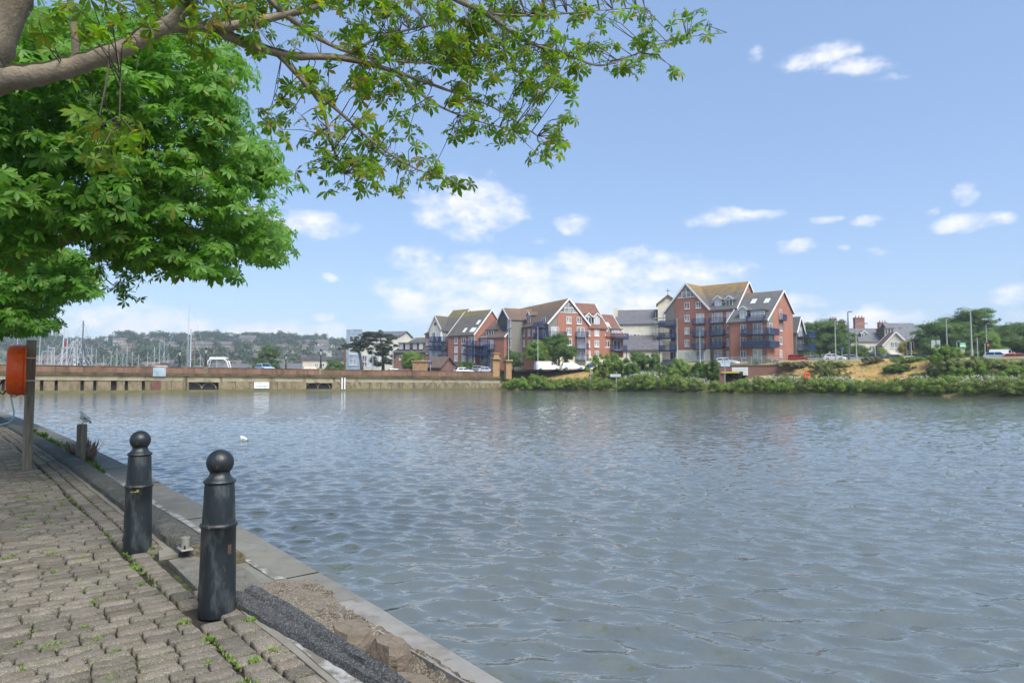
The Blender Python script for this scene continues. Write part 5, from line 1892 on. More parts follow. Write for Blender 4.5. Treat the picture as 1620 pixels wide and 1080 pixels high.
def place_leaves(root, P, nr, sz, m, nparts, name, hires, seed):
    """The nearest leaves are parts of their own, the others one mass."""
    r_ = np.random.default_rng(seed)
    P, nr = np.asarray(P), np.asarray(nr)
    sz = np.asarray(sz)
    n = len(P)
    spin = r_.uniform(0, 6.28, n)
    d = np.linalg.norm(P - np.array([0, 0, EYE]), axis=1)
    px = 810 + P[:, 0] / np.maximum(P[:, 1], .2) * FPX
    py = 598 - (P[:, 2] - EYE) / np.maximum(P[:, 1], .2) * FPX
    vis = (P[:, 1] > .5) & (px > 5) & (px < 1615) & (py > 5)
    order = np.argsort(np.where(vis, d / sz, 1e6))
    part = order[:nparts]
    Rm = rot_from_normal(nr, spin)
    meshes = [MB().add([tuple(v) for v in T], [tuple(int(i) for i in f) for f in F]).mesh('leaf', m, True) for T, F in TEMPL]
    for i in part:
        o = link('leaf', meshes[int(i) % 5], root)
        mt = Matrix([[*(Rm[i, 0] * sz[i]), P[i, 0]], [*(Rm[i, 1] * sz[i]), P[i, 1]], [*(Rm[i, 2] * sz[i]), P[i, 2]], [0, 0, 0, 1]])
        o.matrix_local = Matrix.Translation(-root.location) @ mt
    rest = order[nparts:]
    VV, FF, off_ = [], [], 0
    TT = TEMPL if hires else TEMPL_LO
    for k in range(5):
        idx = rest[rest % 5 == k]
        if len(idx) == 0:
            continue
        T, F = TT[k]
        V, F2 = scatter(T, F, P[idx] - np.array(root.location), nr[idx], spin[idx], sz[idx])
        VV.append(V)
        FF.append(F2 + off_)
        off_ += len(V)
    link(name, npmesh(name, np.vstack(VV), np.vstack(FF), m), root, None, None, 'stuff')


# --- nearest tree: trunk just out of frame, one long limb over the water
ta = thing('chestnut_tree', 'nearest horse chestnut, its mossy limb reaching over the water at the top', 'tree', (-5.6, 4.7, 0))
def limb_mat():
    m = pm('limb', '7c7060', '978a76', 5, .95, .02, 26, c3='5c5342', c3scale=3.0, c3lo=.52, c3hi=.68, c4='948d7e', c4scale=6, c4lo=.58, c4hi=.7)
    nt = m.node_tree
    bs = [n for n in nt.nodes if n.type == 'BSDF_PRINCIPLED'][0]
    src = bs.inputs['Base Color'].links[0].from_socket
    geo = N(nt, 'ShaderNodeNewGeometry')
    nz = N(nt, 'ShaderNodeTexNoise', {'Vector': geo.outputs['Position'], 'Scale': 9.0, 'Detail': 4.0})
    sp = N(nt, 'ShaderNodeSeparateXYZ', {0: geo.outputs['True Normal']})
    f = N(nt, 'ShaderNodeMath', {0: sp.outputs[2], 1: nz.outputs['Fac']}, operation='ADD').outputs[0]
    nt.links.new(mixc(nt, ramp_(nt, f, .75, 1.05), src, rgb('2f3019')), bs.inputs['Base Color'])   # moss grows on the upper side
    return m


M['limb'] = limb_mat()


def limb(root, pts, name='limb', m=None, n=10):
    """pts: (px, py, Y, radius) or world (Vector, radius)."""
    path, rad = [], []
    for p in pts:
        if len(p) == 4:
            path.append(at(p[0], p[1], p[2]))
            rad.append(p[3])
        else:
            path.append(Vector(p[0]))
            rad.append(p[1])
    # smooth it
    sp, sr = [], []
    for i in range(len(path) - 1):
        p0, p1, p2, p3 = path[max(i - 1, 0)], path[i], path[i + 1], path[min(i + 2, len(path) - 1)]
        for k in range(5):
            t_ = k / 5
            sp.append(.5 * ((2 * p1) + (-p0 + p2) * t_ + (2 * p0 - 5 * p1 + 4 * p2 - p3) * t_ ** 2 + (-p0 + 3 * p1 - 3 * p2 + p3) * t_ ** 3))
            sr.append((rad[i] + (rad[i + 1] - rad[i]) * t_) * (1 + .10 * math.sin(7 * i + 2.3 * k)))
    sp.append(path[-1])
    sr.append(rad[-1])
    MB().tube([p - root.location for p in sp], sr, n).build(name, m or M['limb'], root, smooth=True)
    return [Vector(p) for p in sp]


skel = []
limb(ta, [(Vector((-5.6, 4.7, -.2)), .32), (Vector((-5.45, 4.75, 1.5)), .27), (Vector((-5.0, 4.9, 2.8)), .24), (-95, 190, 5.0, .22), (-32, 95, 5.05, .17), (2, 30, 5.1, .15), (40, -80, 5.2, .13), (80, -300, 5.4, .08)], 'trunk', n=14)
skel += limb(ta, [(-60, 150, 5.0, .16), (-10, 128, 5.0, .105), (60, 118, 5.05, .080), (130, 100, 5.15, .073), (200, 74, 5.2, .068), (262, 42, 5.3, .062), (330, 46, 5.5, .048), (395, 70, 5.7, .046), (460, 88, 5.95, .036), (540, 92, 6.2, .028), (620, 112, 6.5, .022), (700, 140, 6.8, .014), (780, 170, 7.0, .009), (850, 215, 7.15, .006)])
skel += limb(ta, [(262, 42, 5.3, .06), (300, 0, 5.3, .05), (340, -60, 5.4, .04), (420, -160, 5.5, .02)])
skel += limb(ta, [(120, 95, 5.15, .03), (118, 50, 5.1, .026), (108, -20, 5.1, .02)], 'branch')
skel += limb(ta, [(340, 46, 5.5, .05), (420, 30, 5.6, .035), (500, 10, 5.8, .025), (560, -20, 6.0, .02)], 'branch')
skel += limb(ta, [(440, 85, 5.9, .030), (480, 128, 5.9, .024), (510, 170, 5.95, .018), (524, 225, 6.0, .013), (545, 275, 6.05, .006)], 'branch')
skel += limb(ta, [(480, 128, 5.9, .02), (540, 180, 6.1, .014), (600, 232, 6.3, .010), (660, 268, 6.4, .007), (728, 292, 6.5, .004)], 'branch')
skel += limb(ta, [(400, -30, 5.5, .03), (460, 30, 5.7, .024), (540, 78, 6.0, .018), (640, 98, 6.4, .013), (720, 96, 6.8, .008), (800, 82, 7.0, .005)], 'branch')
skel += limb(ta, [(600, -120, 5.8, .035), (690, -20, 6.2, .03), (770, 22, 6.6, .024), (830, 64, 6.9, .019), (900, 88, 7.2, .014), (950, 104, 7.4, .011), (1000, 88, 7.6, .008), (1070, 62, 7.8, .006), (1150, 52, 8.0, .003)], 'branch')
skel += limb(ta, [(620, 112, 6.5, .018), (690, 165, 6.6, .012), (750, 190, 6.8, .008), (810, 205, 6.9, .005)], 'branch')
skel += limb(ta, [(770, 22, 6.6, .014), (850, 25, 6.9, .01), (930, 18, 7.1, .007), (1020, 12, 7.3, .004)], 'branch')
skel += limb(ta, [(175, 86, 5.15, .009), (168, 130, 5.1, .007), (156, 190, 5.05, .004)], 'twig', M['bark'])
skel += limb(ta, [(186, 84, 5.15, .009), (190, 140, 5.05, .007), (188, 200, 5.0, .004)], 'twig', M['bark'])
skel += limb(ta, [(540, 92, 6.2, .015), (600, 60, 6.3, .012), (680, 40, 6.5, .008), (740, 30, 6.6, .005)], 'branch')
CL = [(300, 15, 60, 16), (380, 22, 60, 18), (450, 30, 60, 20), (520, 25, 60, 22), (590, 40, 60, 22), (660, 38, 60, 24), (720, 58, 60, 26), (780, 60, 60, 26), (840, 80, 55, 22), (890, 112, 32, 10),
      (880, 40, 45, 12), (940, 18, 36, 8), (620, 98, 60, 20), (700, 118, 60, 22), (770, 130, 60, 20), (820, 150, 46, 13), (740, 182, 40, 10), (800, 197, 32, 8), (850, 120, 40, 10),
      (470, 122, 40, 6), (500, 160, 35, 6), (440, 168, 22, 4), (425, 205, 20, 3), (545, 120, 45, 9), (590, 152, 40, 6), (520, 212, 32, 6), (560, 222, 40, 10), (600, 240, 40, 10),
      (495, 250, 26, 5), (545, 278, 30, 8), (610, 272, 35, 9), (660, 266, 30, 7), (700, 284, 22, 4), (722, 291, 10, 2), (878, 222, 20, 5), (852, 236, 16, 3), (900, 182, 16, 3), (640, 200, 30, 4),
      (930, 82, 26, 5), (962, 92, 28, 6), (1000, 80, 30, 7), (1040, 58, 26, 6), (1090, 38, 24, 5), (1062, 98, 12, 2), (1012, 18, 18, 3), (1120, 46, 18, 3), (985, 118, 12, 2),
      (150, 205, 24, 6), (172, 235, 30, 8), (195, 205, 22, 5), (235, 30, 40, 6), (300, 80, 30, 3), (90, 20, 60, 6), (160, 10, 60, 6), (720, 10, 60, 10), (620, 0, 60, 10), (820, 10, 50, 8), (960, -30, 50, 6)]
# out of frame the crown goes on above and behind
for i in range(60):
    CL.append((random.Random(i).uniform(-500, 900), random.Random(i + 99).uniform(-600, -60), 90, 7))
P_, N_, S_, TW = [], [], [], MB()
q = random.Random(17)
SK = np.array([tuple(p) for p in skel])
yellow_i = []
for (cx, cy, rad, n) in CL:
    for i in range(max(1, round(n * 1.1))):
        a, rr = q.uniform(0, 6.28), rad * math.sqrt(q.random())
        px, py = cx + rr * math.cos(a), cy + rr * math.sin(a)
        yb = float(np.interp(px, [100, 270, 480, 700, 900, 1150], [5.05, 5.3, 5.95, 6.7, 7.2, 8.0]))
        Yd = yb + q.gauss(0, .38)
        c = at(px, py, max(Yd, 4.2))
        j = int(np.argmin(((SK - np.array(c)) ** 2).sum(1)))
        b = Vector(SK[j])
        if (c - b).length > .12:
            mid = (b + c) / 2 + Vector((q.uniform(-.06, .06), q.uniform(-.06, .06), q.uniform(-.02, .08)))
            TW.tube([b - ta.location, mid - ta.location, c - ta.location], [.0055, .004, .0025], 4, False)
        for k in range(q.choice((2, 3, 3, 4))):
            dv = Vector((q.gauss(0, 1), q.gauss(0, 1), q.gauss(-.15, .6))).normalized()
            tip = c + dv * q.uniform(.05, .13)
            TW.tube([c - ta.location, tip - ta.location], [.0022, .0016], 3, False)
            P_.append(tuple(tip))
            N_.append((dv.x * .7 + q.gauss(0, .3), dv.y * .7 + q.gauss(0, .3), q.uniform(.15, 1.0)))
            S_.append(q.choice((.055, .07, .08, .095, .125)) * q.uniform(.85, 1.12))
TW.build('twigs', M['bark'], ta, kind='stuff')
place_leaves(ta, P_, N_, S_, LM['chest'], 300, 'leaf_mass', True, 5)


# --- second tree: dense crown hanging over the path and the water
def in_poly(px, py, poly):
    x0, y0 = np.array(poly).T
    x1, y1 = np.roll(x0, -1), np.roll(y0, -1)
    c = np.zeros(len(px), bool)
    for a, b, d, e in zip(x0, y0, x1, y1):
        hit = ((b > py) != (e > py)) & (px < (d - a) * (py - b) / (e - b + 1e-9) + a)
        c ^= hit
    return c


def crown_leaves(poly, y0, y1, ncl, per, rad, r_, sz, ybias=None, outside=0):
    """Leaf clumps at real depths y0..y1 whose outline in view is poly."""
    poly_a = np.array(poly, float)
    lo, hi = poly_a.min(0), poly_a.max(0)
    P, Nn_, S = [], [], []
    k = 0
    while k < ncl:
        px, py = r_.uniform(lo[0], hi[0], 400), r_.uniform(lo[1], hi[1], 400)
        ok = in_poly(px, py, poly)
        for a, b in zip(px[ok], py[ok]):
            if k >= ncl:
                break
            Y = r_.uniform(y0, y1) if ybias is None else ybias(a, b, r_)
            c = np.array(at(a, b, Y))
            m_ = r_.integers(per - 3, per + 4)
            d = r_.normal(size=(m_, 3))
            d /= np.linalg.norm(d, axis=1, keepdims=True)
            d[:, 2] = np.abs(d[:, 2]) * .8 - .25
            pos = c + d * np.array([rad, rad, rad * .55]) * r_.uniform(.4, 1.0, (m_, 1))
            nn = d * .7 + np.array([.15, -.35, .55]) + r_.normal(0, .25, (m_, 3))
            P.append(pos)
            Nn_.append(nn)
            S.append(sz * r_.uniform(.5, 1.25, m_))
            k += 1
    return np.vstack(P), np.vstack(Nn_), np.concatenate(S)


tb = thing('chestnut_tree', 'second horse chestnut with a dense deep green crown over the path', 'tree', (-9.4, 11.0, 0))
limb(tb, [(Vector((-9.4, 11.0, -.2)), .34), (Vector((-9.3, 11.0, 1.6)), .27), (Vector((-9.1, 11.1, 3.2)), .24), (Vector((-8.9, 11.3, 6.5)), .17), (Vector((-8.4, 11.6, 9)), .08)], 'trunk', n=14)
limb(tb, [(Vector((-9.1, 11.1, 2.9)), .14), (-5, 418, 11.0, .085), (60, 398, 11.0, .07), (130, 372, 11.0, .055), (200, 342, 11.0, .04), (300, 318, 11.0, .03), (380, 310, 11.2, .015)])
limb(tb, [(Vector((-9.0, 11.2, 4.2)), .12), (60, 300, 11.5, .07), (180, 230, 11.8, .05), (300, 190, 12, .03), (380, 170, 12, .015)])
limb(tb, [(Vector((-9.0, 11.2, 5)), .10), (80, 170, 12, .05), (200, 110, 12.4, .03), (300, 90, 12.6, .015)])
br1 = limb(tb, [(140, 372, 10.8, .02), (155, 408, 10.5, .013), (160, 432, 10.3, .010), (185, 455, 10.2, .007), (215, 462, 10.1, .004)], 'branch')
POLY_B = [(-60, 30), (140, 20), (300, 50), (362, 72), (392, 120), (372, 160), (402, 200), (425, 235), (420, 262), (452, 280), (446, 312), (420, 330), (450, 345), (440, 372), (448, 400), (420, 418), (385, 415), (350, 436), (300, 436), (255, 418), (215, 428), (150, 385), (90, 385), (40, 412), (-60, 440)]
r_ = np.random.default_rng(101)
yb_ = lambda a, b, g: float(np.clip(g.uniform(8.6, 13.6) + (a - 200) * .004, 8.0, 14.5))
P1, N1, S1 = crown_leaves(POLY_B, 8.6, 13.6, 1250, 11, .40, r_, .165, yb_)
POLY_BX = [(-900, -700), (500, -700), (300, 20), (100, 15), (-60, 30), (-60, 440), (-400, 430), (-900, 200)]
P2, N2, S2 = crown_leaves(POLY_BX, 8.6, 14, 330, 10, .5, r_, .22)
P3, N3, S3 = [], [], []
q = random.Random(3)
for (cx, cy, rad, n) in ((165, 400, 16, 7), (190, 415, 18, 8), (225, 420, 20, 9), (250, 425, 14, 5), (205, 440, 16, 5), (160, 425, 12, 3), (192, 456, 14, 6), (212, 462, 8, 3), (240, 400, 18, 6)):
    for i in range(n):
        c = at(cx + q.gauss(0, rad * .6), cy + q.gauss(0, rad * .6), 10.2 + q.gauss(0, .3))
        for k in range(2):
            P3.append((c.x + q.gauss(0, .06), c.y + q.gauss(0, .06), c.z + q.gauss(0, .06)))
            N3.append((q.gauss(0, .5), q.gauss(0, .5), q.uniform(.1, 1)))
            S3.append(q.uniform(.10, .15))
place_leaves(tb, np.vstack([P1, P2, P3]), np.vstack([N1, N2, N3]), np.concatenate([S1, S2, S3]), LM['chest_b'], 300, 'leaf_mass', False, 6)

# --- third tree farther along the quay
tc3 = thing('chestnut_tree', 'farthest horse chestnut, its low crown above the lifebuoy post', 'tree', (-19.6, 22.5, 0))
limb(tc3, [(Vector((-19.6, 22.5, -.2)), .32), (Vector((-19.5, 22.5, 2)), .26), (Vector((-19.3, 22.6, 4.5)), .2), (Vector((-19, 22.6, 9)), .08)], 'trunk', n=12)
limb(tc3, [(Vector((-19.4, 22.6, 3.2)), .1), (-10, 490, 22, .07), (50, 470, 22, .05), (110, 455, 22, .02)])
POLY_C = [(-80, 400), (30, 405), (90, 392), (128, 412), (140, 428), (132, 448), (143, 462), (120, 478), (75, 482), (88, 492), (60, 505), (84, 515), (70, 528), (30, 528), (-80, 536)]
P1, N1, S1 = crown_leaves(POLY_C, 19.5, 25, 420, 10, .6, r_, .26)
POLY_CX = [(-800, -300), (-80, -100), (-20, 380), (-80, 535), (-400, 520), (-800, 300)]
P2, N2, S2 = crown_leaves(POLY_CX, 19, 27, 260, 10, .8, r_, .3)
place_leaves(tc3, np.vstack([P1, P2]), np.vstack([N1, N2]), np.concatenate([S1, S2]), LM['chest_b'], 120, 'leaf_mass', False, 7)
# ------------------------------------------------------------------ vehicles
M['glass'] = pm('glass', '14181c', '20262c', 2, .08, spec=.8)
M['tyre'] = pm('tyre', '141414', '1c1c1c', 8, .8)
M['rim'] = pm('rim', '8e9194', 'a4a6a8', 8, .35, metal=.6)
M['lamp_red'] = pm('lamp_red', '8e1414', 'a01c1c', 6, .3)
M['lamp_white'] = pm('lamp_white', 'd8dce0', 'c8ccd0', 6, .2)
PAINT = {k: pm('paint_' + k, a, b, 2, .3, spec=.6) for k, a, b in (('white', 'dfe1e2', 'd5d7d8'), ('silver', '9aa0a5', '8e9499'), ('red', 'a3281c', '931f16'),
         ('grey', '4a4e52', '55595d'), ('blue', '9db4cc', '8ba4be'), ('black', '15171a', '1d1f22'), ('orange', 'c04a2a', 'b03e20'))}
SHAPES = {   # length, height, belt height, lower outline, roof outline (x from the tail)
    'hatch': (4.1, 1.47, .92, [(0, .32), (-.02, .7), (.08, .95), (.5, 1.0), (2.75, .97), (3.75, .82), (4.05, .66), (4.1, .34)], [(.18, .95), (.62, 1.42), (1.3, 1.47), (2.1, 1.44), (3.0, .95)]),
    'estate': (4.6, 1.5, .95, [(0, .34), (-.02, .72), (.06, .97), (.5, 1.0), (3.0, .98), (4.2, .84), (4.5, .68), (4.6, .36)], [(.12, .96), (.42, 1.42), (1.0, 1.5), (2.5, 1.48), (3.35, .97)]),
    'van': (5.0, 1.95, 1.2, [(0, .36), (-.02, .9), (.02, 1.22), (3.4, 1.2), (3.9, 1.16), (4.75, .98), (4.95, .7), (5.0, .38)], [(.03, 1.2), (.1, 1.85), (.4, 1.94), (3.0, 1.93), (3.3, 1.86), (4.1, 1.14)]),
    'suv': (4.5, 1.68, 1.05, [(0, .42), (-.02, .85), (.04, 1.05), (.5, 1.1), (3.0, 1.08), (4.1, .98), (4.45, .8), (4.5, .44)], [(.1, 1.06), (.38, 1.58), (1.0, 1.68), (2.4, 1.66), (3.2, 1.07)]),
}
CAR = {}


def car(kind, paint, label, pos, rz):
    L, Hh, belt, low, top = SHAPES[kind]
    key = kind
    if key not in CAR:
        W = .88 if kind != 'van' else .95
        b = MB()
        # lower body: outline extruded, shoulders drawn in
        n = len(low)
        c = L / 2
        rows = []
        for (y, k, dz) in ((-W, .97, 0), (-W + .07, 1.0, .02), (W - .07, 1.0, .02), (W, .97, 0)):
            rows.append([((x - c) * k, y, z + (dz if z > .6 else -dz)) for x, z in low])
        vs = sum(rows, [])
        fs = [tuple(range(n - 1, -1, -1)), tuple(range(3 * n, 4 * n))]
        for r_i in range(3):
            for i in range(n):
                j = (i + 1) % n
                fs.append((r_i * n + i, r_i * n + j, (r_i + 1) * n + j, (r_i + 1) * n + i))
        b.add(vs, fs)
        # roof: pillars lean in
        m_ = len(top)
        tv = []
        for sg in (-1, 1):
            for x, z in top:
                f = (z - belt) / (Hh - belt)
                tv.append((x - c, sg * (W - .06 - .18 * max(0, f)), z))
        tf = [tuple(range(m_ - 1, -1, -1)), tuple(range(m_, 2 * m_))] + [(i, i + 1, m_ + i + 1, m_ + i) for i in range(m_ - 1)]
        b.add(tv, tf)
        # glass: side windows, windscreen, rear screen, just proud of the roof shell
        g_ = MB()
        for sg in (-1, 1):
            xs = [p[0] for p in top]
            x0, x1 = (xs[1] * .55 + xs[0] * .45, xs[-1] * .8 + xs[-2] * .2) if kind != 'van' else (3.05, 3.85)
            zt, zb = Hh - .14, belt + .05
            y = lambda z: sg * (W - .06 - .18 * (z - belt) / (Hh - belt) + .012)
            mid = (x0 + x1) / 2
            sl0 = .28 if kind != 'van' else .0
            for (a0, a1, s0, s1) in ((x0, mid - .04, sl0, 0), (mid + .04, x1, 0, .50)):
                q_ = [(a0 - c, y(zb), zb), (a1 - c, y(zb), zb), (a1 - s1 - c, y(zt), zt), (a0 + s0 - c, y(zt), zt)]
                g_.poly(q_ if sg < 0 else q_[::-1])
        for (p, q_, e) in ((top[-1], top[-2], .012), (top[1], top[0], -.012)):
            z0, z1 = min(p[1], q_[1]), max(p[1], q_[1])
            (xa, za), (xb, zb) = (p, q_) if p[1] < q_[1] else (q_, p)
            ya, yb = W - .14, W - .30
            lo = .12
            xl, zl = xa + (xb - xa) * lo, za + (zb - za) * lo
            xh, zh = xa + (xb - xa) * .9, za + (zb - za) * .9
            if kind == 'van' and e < 0:
                continue
            g_.poly([(xl - c + e, -ya, zl + .012), (xl - c + e, ya, zl + .012), (xh - c + e, yb, zh + .012), (xh - c + e, -yb, zh + .012)])
        wh = MB().lathe([(.20, -.1), (.31, -.1), (.32, -.07), (.32, .07), (.31, .1), (.20, .1)], 18, (0, 0, 0), 'y')
        rim = MB().lathe([(.02, -.112), (.20, -.108), (.20, .108), (.02, .112)], 14, (0, 0, 0), 'y')
        hl = MB().cbox(-.05, .05, -.16, .16, -.06, .06, .02)
        CAR[key] = (b, g_.mesh('windows', M['glass']), wh.mesh('tyre', M['tyre'], 40), rim.mesh('rim', M['rim'], 40), hl, W, L, {})
    b, gm, wm, rm, hl, W, L, bodies = CAR[key]
    if paint not in bodies:
        bodies[paint] = b.mesh('body', PAINT[paint], 30)
    t = thing('parked_car' if kind != 'van' else 'van', label, 'car' if kind != 'van' else 'van', pos, rz, 'cars on the far road')
    link('body', bodies[paint], t)
    link('windows', gm, t)
    for x in (-L / 2 + .82, L / 2 - .85):
        for sg in (-1, 1):
            w_ = link('tyre', wm, t, (x, sg * (W - .09), .32))
            link('rim', rm, w_)
    for sg in (-1, 1):
        link('headlight', CAR.setdefault('hl', MB().cbox(-.05, .05, -.16, .16, -.06, .06, .02).mesh('headlight', M['lamp_white'])), t, (L / 2 - .10, sg * (W - .24), .70))
        link('tail_light', CAR.setdefault('tl', MB().cbox(-.05, .05, -.10, .10, -.12, .12, .02).mesh('tail_light', M['lamp_red'])), t, (-L / 2 + .06, sg * (W - .16), .86))
    return t


def road_car(kind, paint, label, px, py, Y, rz):
    """py: pixel row of the roof."""
    p = at(px, py, Y)
    car(kind, paint, label, (p.x, p.y, p.z - SHAPES[kind][1]), R(rz))


RA = -37
road_car('van', 'white', 'white panel van parked above the dry grass slope', 866, 571.5, 134, 14)
road_car('estate', 'white', 'white estate car nose right beside the white van', 906, 573.5, 133, 8)
road_car('hatch', 'white', 'white car behind the railing over the underpass', 1150, 565.5, 121, RA)
road_car('estate', 'grey', 'dark car parked under the left balconies of the largest block', 1066, 568, 128, RA)
road_car('estate', 'red', 'red estate car on the road left of the sandy slope', 1262, 560.5, 143, RA)
road_car('hatch', 'silver', 'silver car just behind the red estate car', 1288, 562, 142, RA)
road_car('hatch', 'white', 'white car below the first tall street light', 1321, 559.5, 139, RA)
road_car('estate', 'silver', 'silver estate in the middle of the row of cars', 1349, 560.5, 138, RA)
road_car('suv', 'grey', 'grey off-road car in the row, left of the white gabled house', 1391, 558.5, 135, RA)
road_car('estate', 'grey', 'dark grey car in the row below the white gabled house', 1420, 560.5, 134, RA)
road_car('hatch', 'white', 'white car half hidden by the crest left of the traffic lights', 1446, 563, 131, RA)
road_car('suv', 'black', 'black car beside the yellow leaved bush', 1456, 559.5, 138, RA)
road_car('estate', 'silver', 'pale car roof behind the green road sign', 1512, 563, 127, RA)
road_car('suv', 'blue', 'pale blue car beside the red signal at the right', 1580, 556, 118, RA)
road_car('van', 'white', 'white van roof behind the pale blue car', 1590, 552.5, 125, RA)
road_car('estate', 'orange', 'orange red car at the right edge of the picture', 1612, 558.5, 115, RA)
road_car('suv', 'blue', 'pale blue car crossing the bridge left of the dark tree', 419, 574.5, 113, -48)
road_car('hatch', 'red', 'red car on the bridge beside the right pair of arches', 494, 579, 118, 26)
road_car('hatch', 'red', 'red car on the bridge just right of the grey board', 262, 578, 107, 26)
road_car('hatch', 'white', 'white car behind the parapet in front of the hipped roof house', 628, 583, 134, 26)
road_car('hatch', 'white', 'white car behind the parapet below the clipped hedge bush', 734, 581, 138, 26)
road_car('estate', 'silver', 'silver car parked near the entrance of the left block', 763, 578, 142, -35)
road_car('hatch', 'white', 'white car half behind the taller stone gate pier', 773, 580, 139, -35)

# ------------------------------------------------------------------ roads on the land
road = MB()
rp = [at(px, 598, Y) for px, Y in ((1100, 150), (1250, 143), (1400, 135), (1520, 126), (1640, 117), (1760, 110))]
vs, fs = [], []
for i, p in enumerate(rp):
    z = max(lz(p.x, p.y), lz(p.x + 4, p.y + 5)) + .06
    vs += [(p.x - 3.0, p.y - 3.6, z), (p.x + 4.0, p.y + 5.4, z)]
for i in range(len(rp) - 1):
    fs.append((2 * i, 2 * i + 2, 2 * i + 3, 2 * i + 1))
road.add(vs, fs).build('road', M['asphalt'], kind='structure')
p0 = at(815, 585, 131)
MB().add([(p0.x - 3, p0.y - 2, 3.12), (at(960, 585, 130).x, 128, 3.18), (at(960, 585, 138).x, 140, 3.2), (p0.x - 3, p0.y + 10, 3.14)], [(0, 1, 2, 3)]).build('parking_road', M['asphalt'], kind='structure')

# ------------------------------------------------------------------ street lights, signals, signs, railings
M['pole'] = pm('pole', '8f979a', '9da5a8', 3, .5)
M['pole_dark'] = pm('pole_dark', '4c5257', '585e63', 3, .5)


def street_light(px, top, Y, label, arm=0.0, double=False, z0=None, m='pole', r0=.10):
    b = at(px, 598, Y)
    z0 = lz(b.x, b.y) if z0 is None else z0
    h = at(px, top, Y).z - z0
    t = thing('street_light', label, 'street light', (b.x, b.y, z0), 0, 'street lights beyond the water')
    MB().tube([(0, 0, -.3), (0, 0, 1.2), (0, 0, 1.25), (0, 0, h)], [r0 * 1.5, r0 * 1.5, r0, r0 * .65], 8).build('column', M[m], t, smooth=40)
    arms = [arm] if not double else [arm, -arm]
    for a in arms:
        if abs(a) > .3:
            MB().tube([(0, 0, h - .05), (a * .4, 0, h + .05), (a, 0, h + .12)], [r0 * .6, r0 * .5, r0 * .45], 6).build('arm', M[m], t, smooth=True)
        x = a
        MB().cbox(min(x, x + math.copysign(.7, a or 1)), max(x, x + math.copysign(.7, a or 1)), -.16, .16, h + .04, h + .20, .04).build('lantern', M['pole_dark'], t)
    return t


street_light(1344, 494, 122, 'tall dark topped street light between the round tree and the terraced houses', .05, m='pole_dark', r0=.14)
street_light(1323, 507.5, 120, 'street light with short arm in front of the round green tree', .9)
street_light(1356, 512.5, 134, 'street light with long arm above the terraced chimneys', 1.6)
street_light(1500, 504, 114, 'plain pale street light before the dense dark tree', .1)
street_light(1539, 490, 112, 'tall double armed street light near the green road sign', 1.5, True, r0=.13)
street_light(1563, 513, 128, 'slim street light right of the double armed one', .1, r0=.08)
street_light(1574, 521, 140, 'short street light among the trees at the right', -.8, r0=.07)
street_light(1436, 520, 150, 'street light standing in front of the dark hipped roof', -1.0)
street_light(589.5, 546, 150, 'street light left of the large pine trunk', .6, z0=2.6)
street_light(621.5, 541, 152, 'street light right of the large pine', -.5, z0=2.6)
street_light(804.5, 520, 136, 'slim lamp column behind the plain gate pier', .05, z0=2.8, r0=.07)
street_light(851, 516.5, 132, 'street light in front of the left flank of the middle block', .3, r0=.08)
street_light(927, 522, 136, 'street light in front of the right wing of the middle block', .3, r0=.09)
street_light(1072, 503, 128, 'lamp column at the left corner of the largest block', .3, r0=.08)
street_light(1108, 522, 124, 'lamp column in front of the balconies of the largest block', .1, r0=.07)


def traffic_light(px, top, Y, label, rz, heads=1, lit=None):
    b = at(px, 598, Y)
    z0 = lz(b.x, b.y)
    h = at(px, top, Y).z - z0
    t = thing('traffic_light', label, 'traffic light', (b.x, b.y, z0), R(rz), 'traffic lights on the far road')
    MB().tube([(0, 0, -.3), (0, 0, h)], .07, 8).build('pole', M['pole'], t, smooth=40)
    for k in range(heads):
        x = (-.38 if k == 0 else .38) if heads > 1 else .32
        hd = MB().cbox(x - .17, x + .17, -.12, .12, h - 1.15, h - .05, .03).build('signal_head', M['black'], t)
        for j, nm in enumerate(('red', 'amber', 'green')):
            lm = lit if (lit and j == 0) else M['grey_dark']
            MB().lathe([(.10, -.14), (.10, -.10)], 12, (x, 0, h - .25 - .34 * j), 'y').build('lens', lm, hd)
        MB().cbox(x - .28, x + .28, .12, .15, h - 1.3, h + .1, .02).build('backing_board', M['pole'] if rz > 90 else M['black'], t)


sig, nt = newmat('red_signal')
em = N(nt, 'ShaderNodeEmission', {'Color': (1, .06, .03, 1), 'Strength': 2.0})
nt.links.new(em.outputs[0], N(nt, 'ShaderNodeOutputMaterial').inputs[0])
traffic_light(1481.5, 539, 108, 'pair of signal heads on a pale pole before the dense dark tree', 170, 2)
traffic_light(1443, 541, 112, 'pair of dark signal heads beside the yellow leaved bush', 10, 2)
traffic_light(1548, 534, 104, 'signal heads on a pole just right of the double armed light', 40, 1)
traffic_light(1560, 543, 100, 'traffic signal showing red at the right of the picture', -10, 1, sig)
traffic_light(1386, 548, 120, 'small traffic signal in front of the pale tree by the white house', 20, 1)


def signpost(px, Y, top, label, boards, cat='sign', z0=None):
    """boards: (px0, px1, py0, py1, material)."""
    b = at(px, 598, Y)
    z0 = lz(b.x, b.y) if z0 is None else z0
    t = thing('road_sign', label, cat, (b.x, b.y, z0))
    h = at(px, top, Y).z - z0
    MB().tube([(0, 0, -.3), (0, 0, h)], .055, 8).build('post', M['pole'], t, smooth=40)
    for (x0, x1, y0, y1, m) in boards:
        a, c = at(x0, y1, Y), at(x1, y0, Y)
        bd = MB().cbox(a.x - b.x, c.x - b.x, -.09, -.06, a.z - z0, c.z - z0, .01).build('board', m, t)
    return t


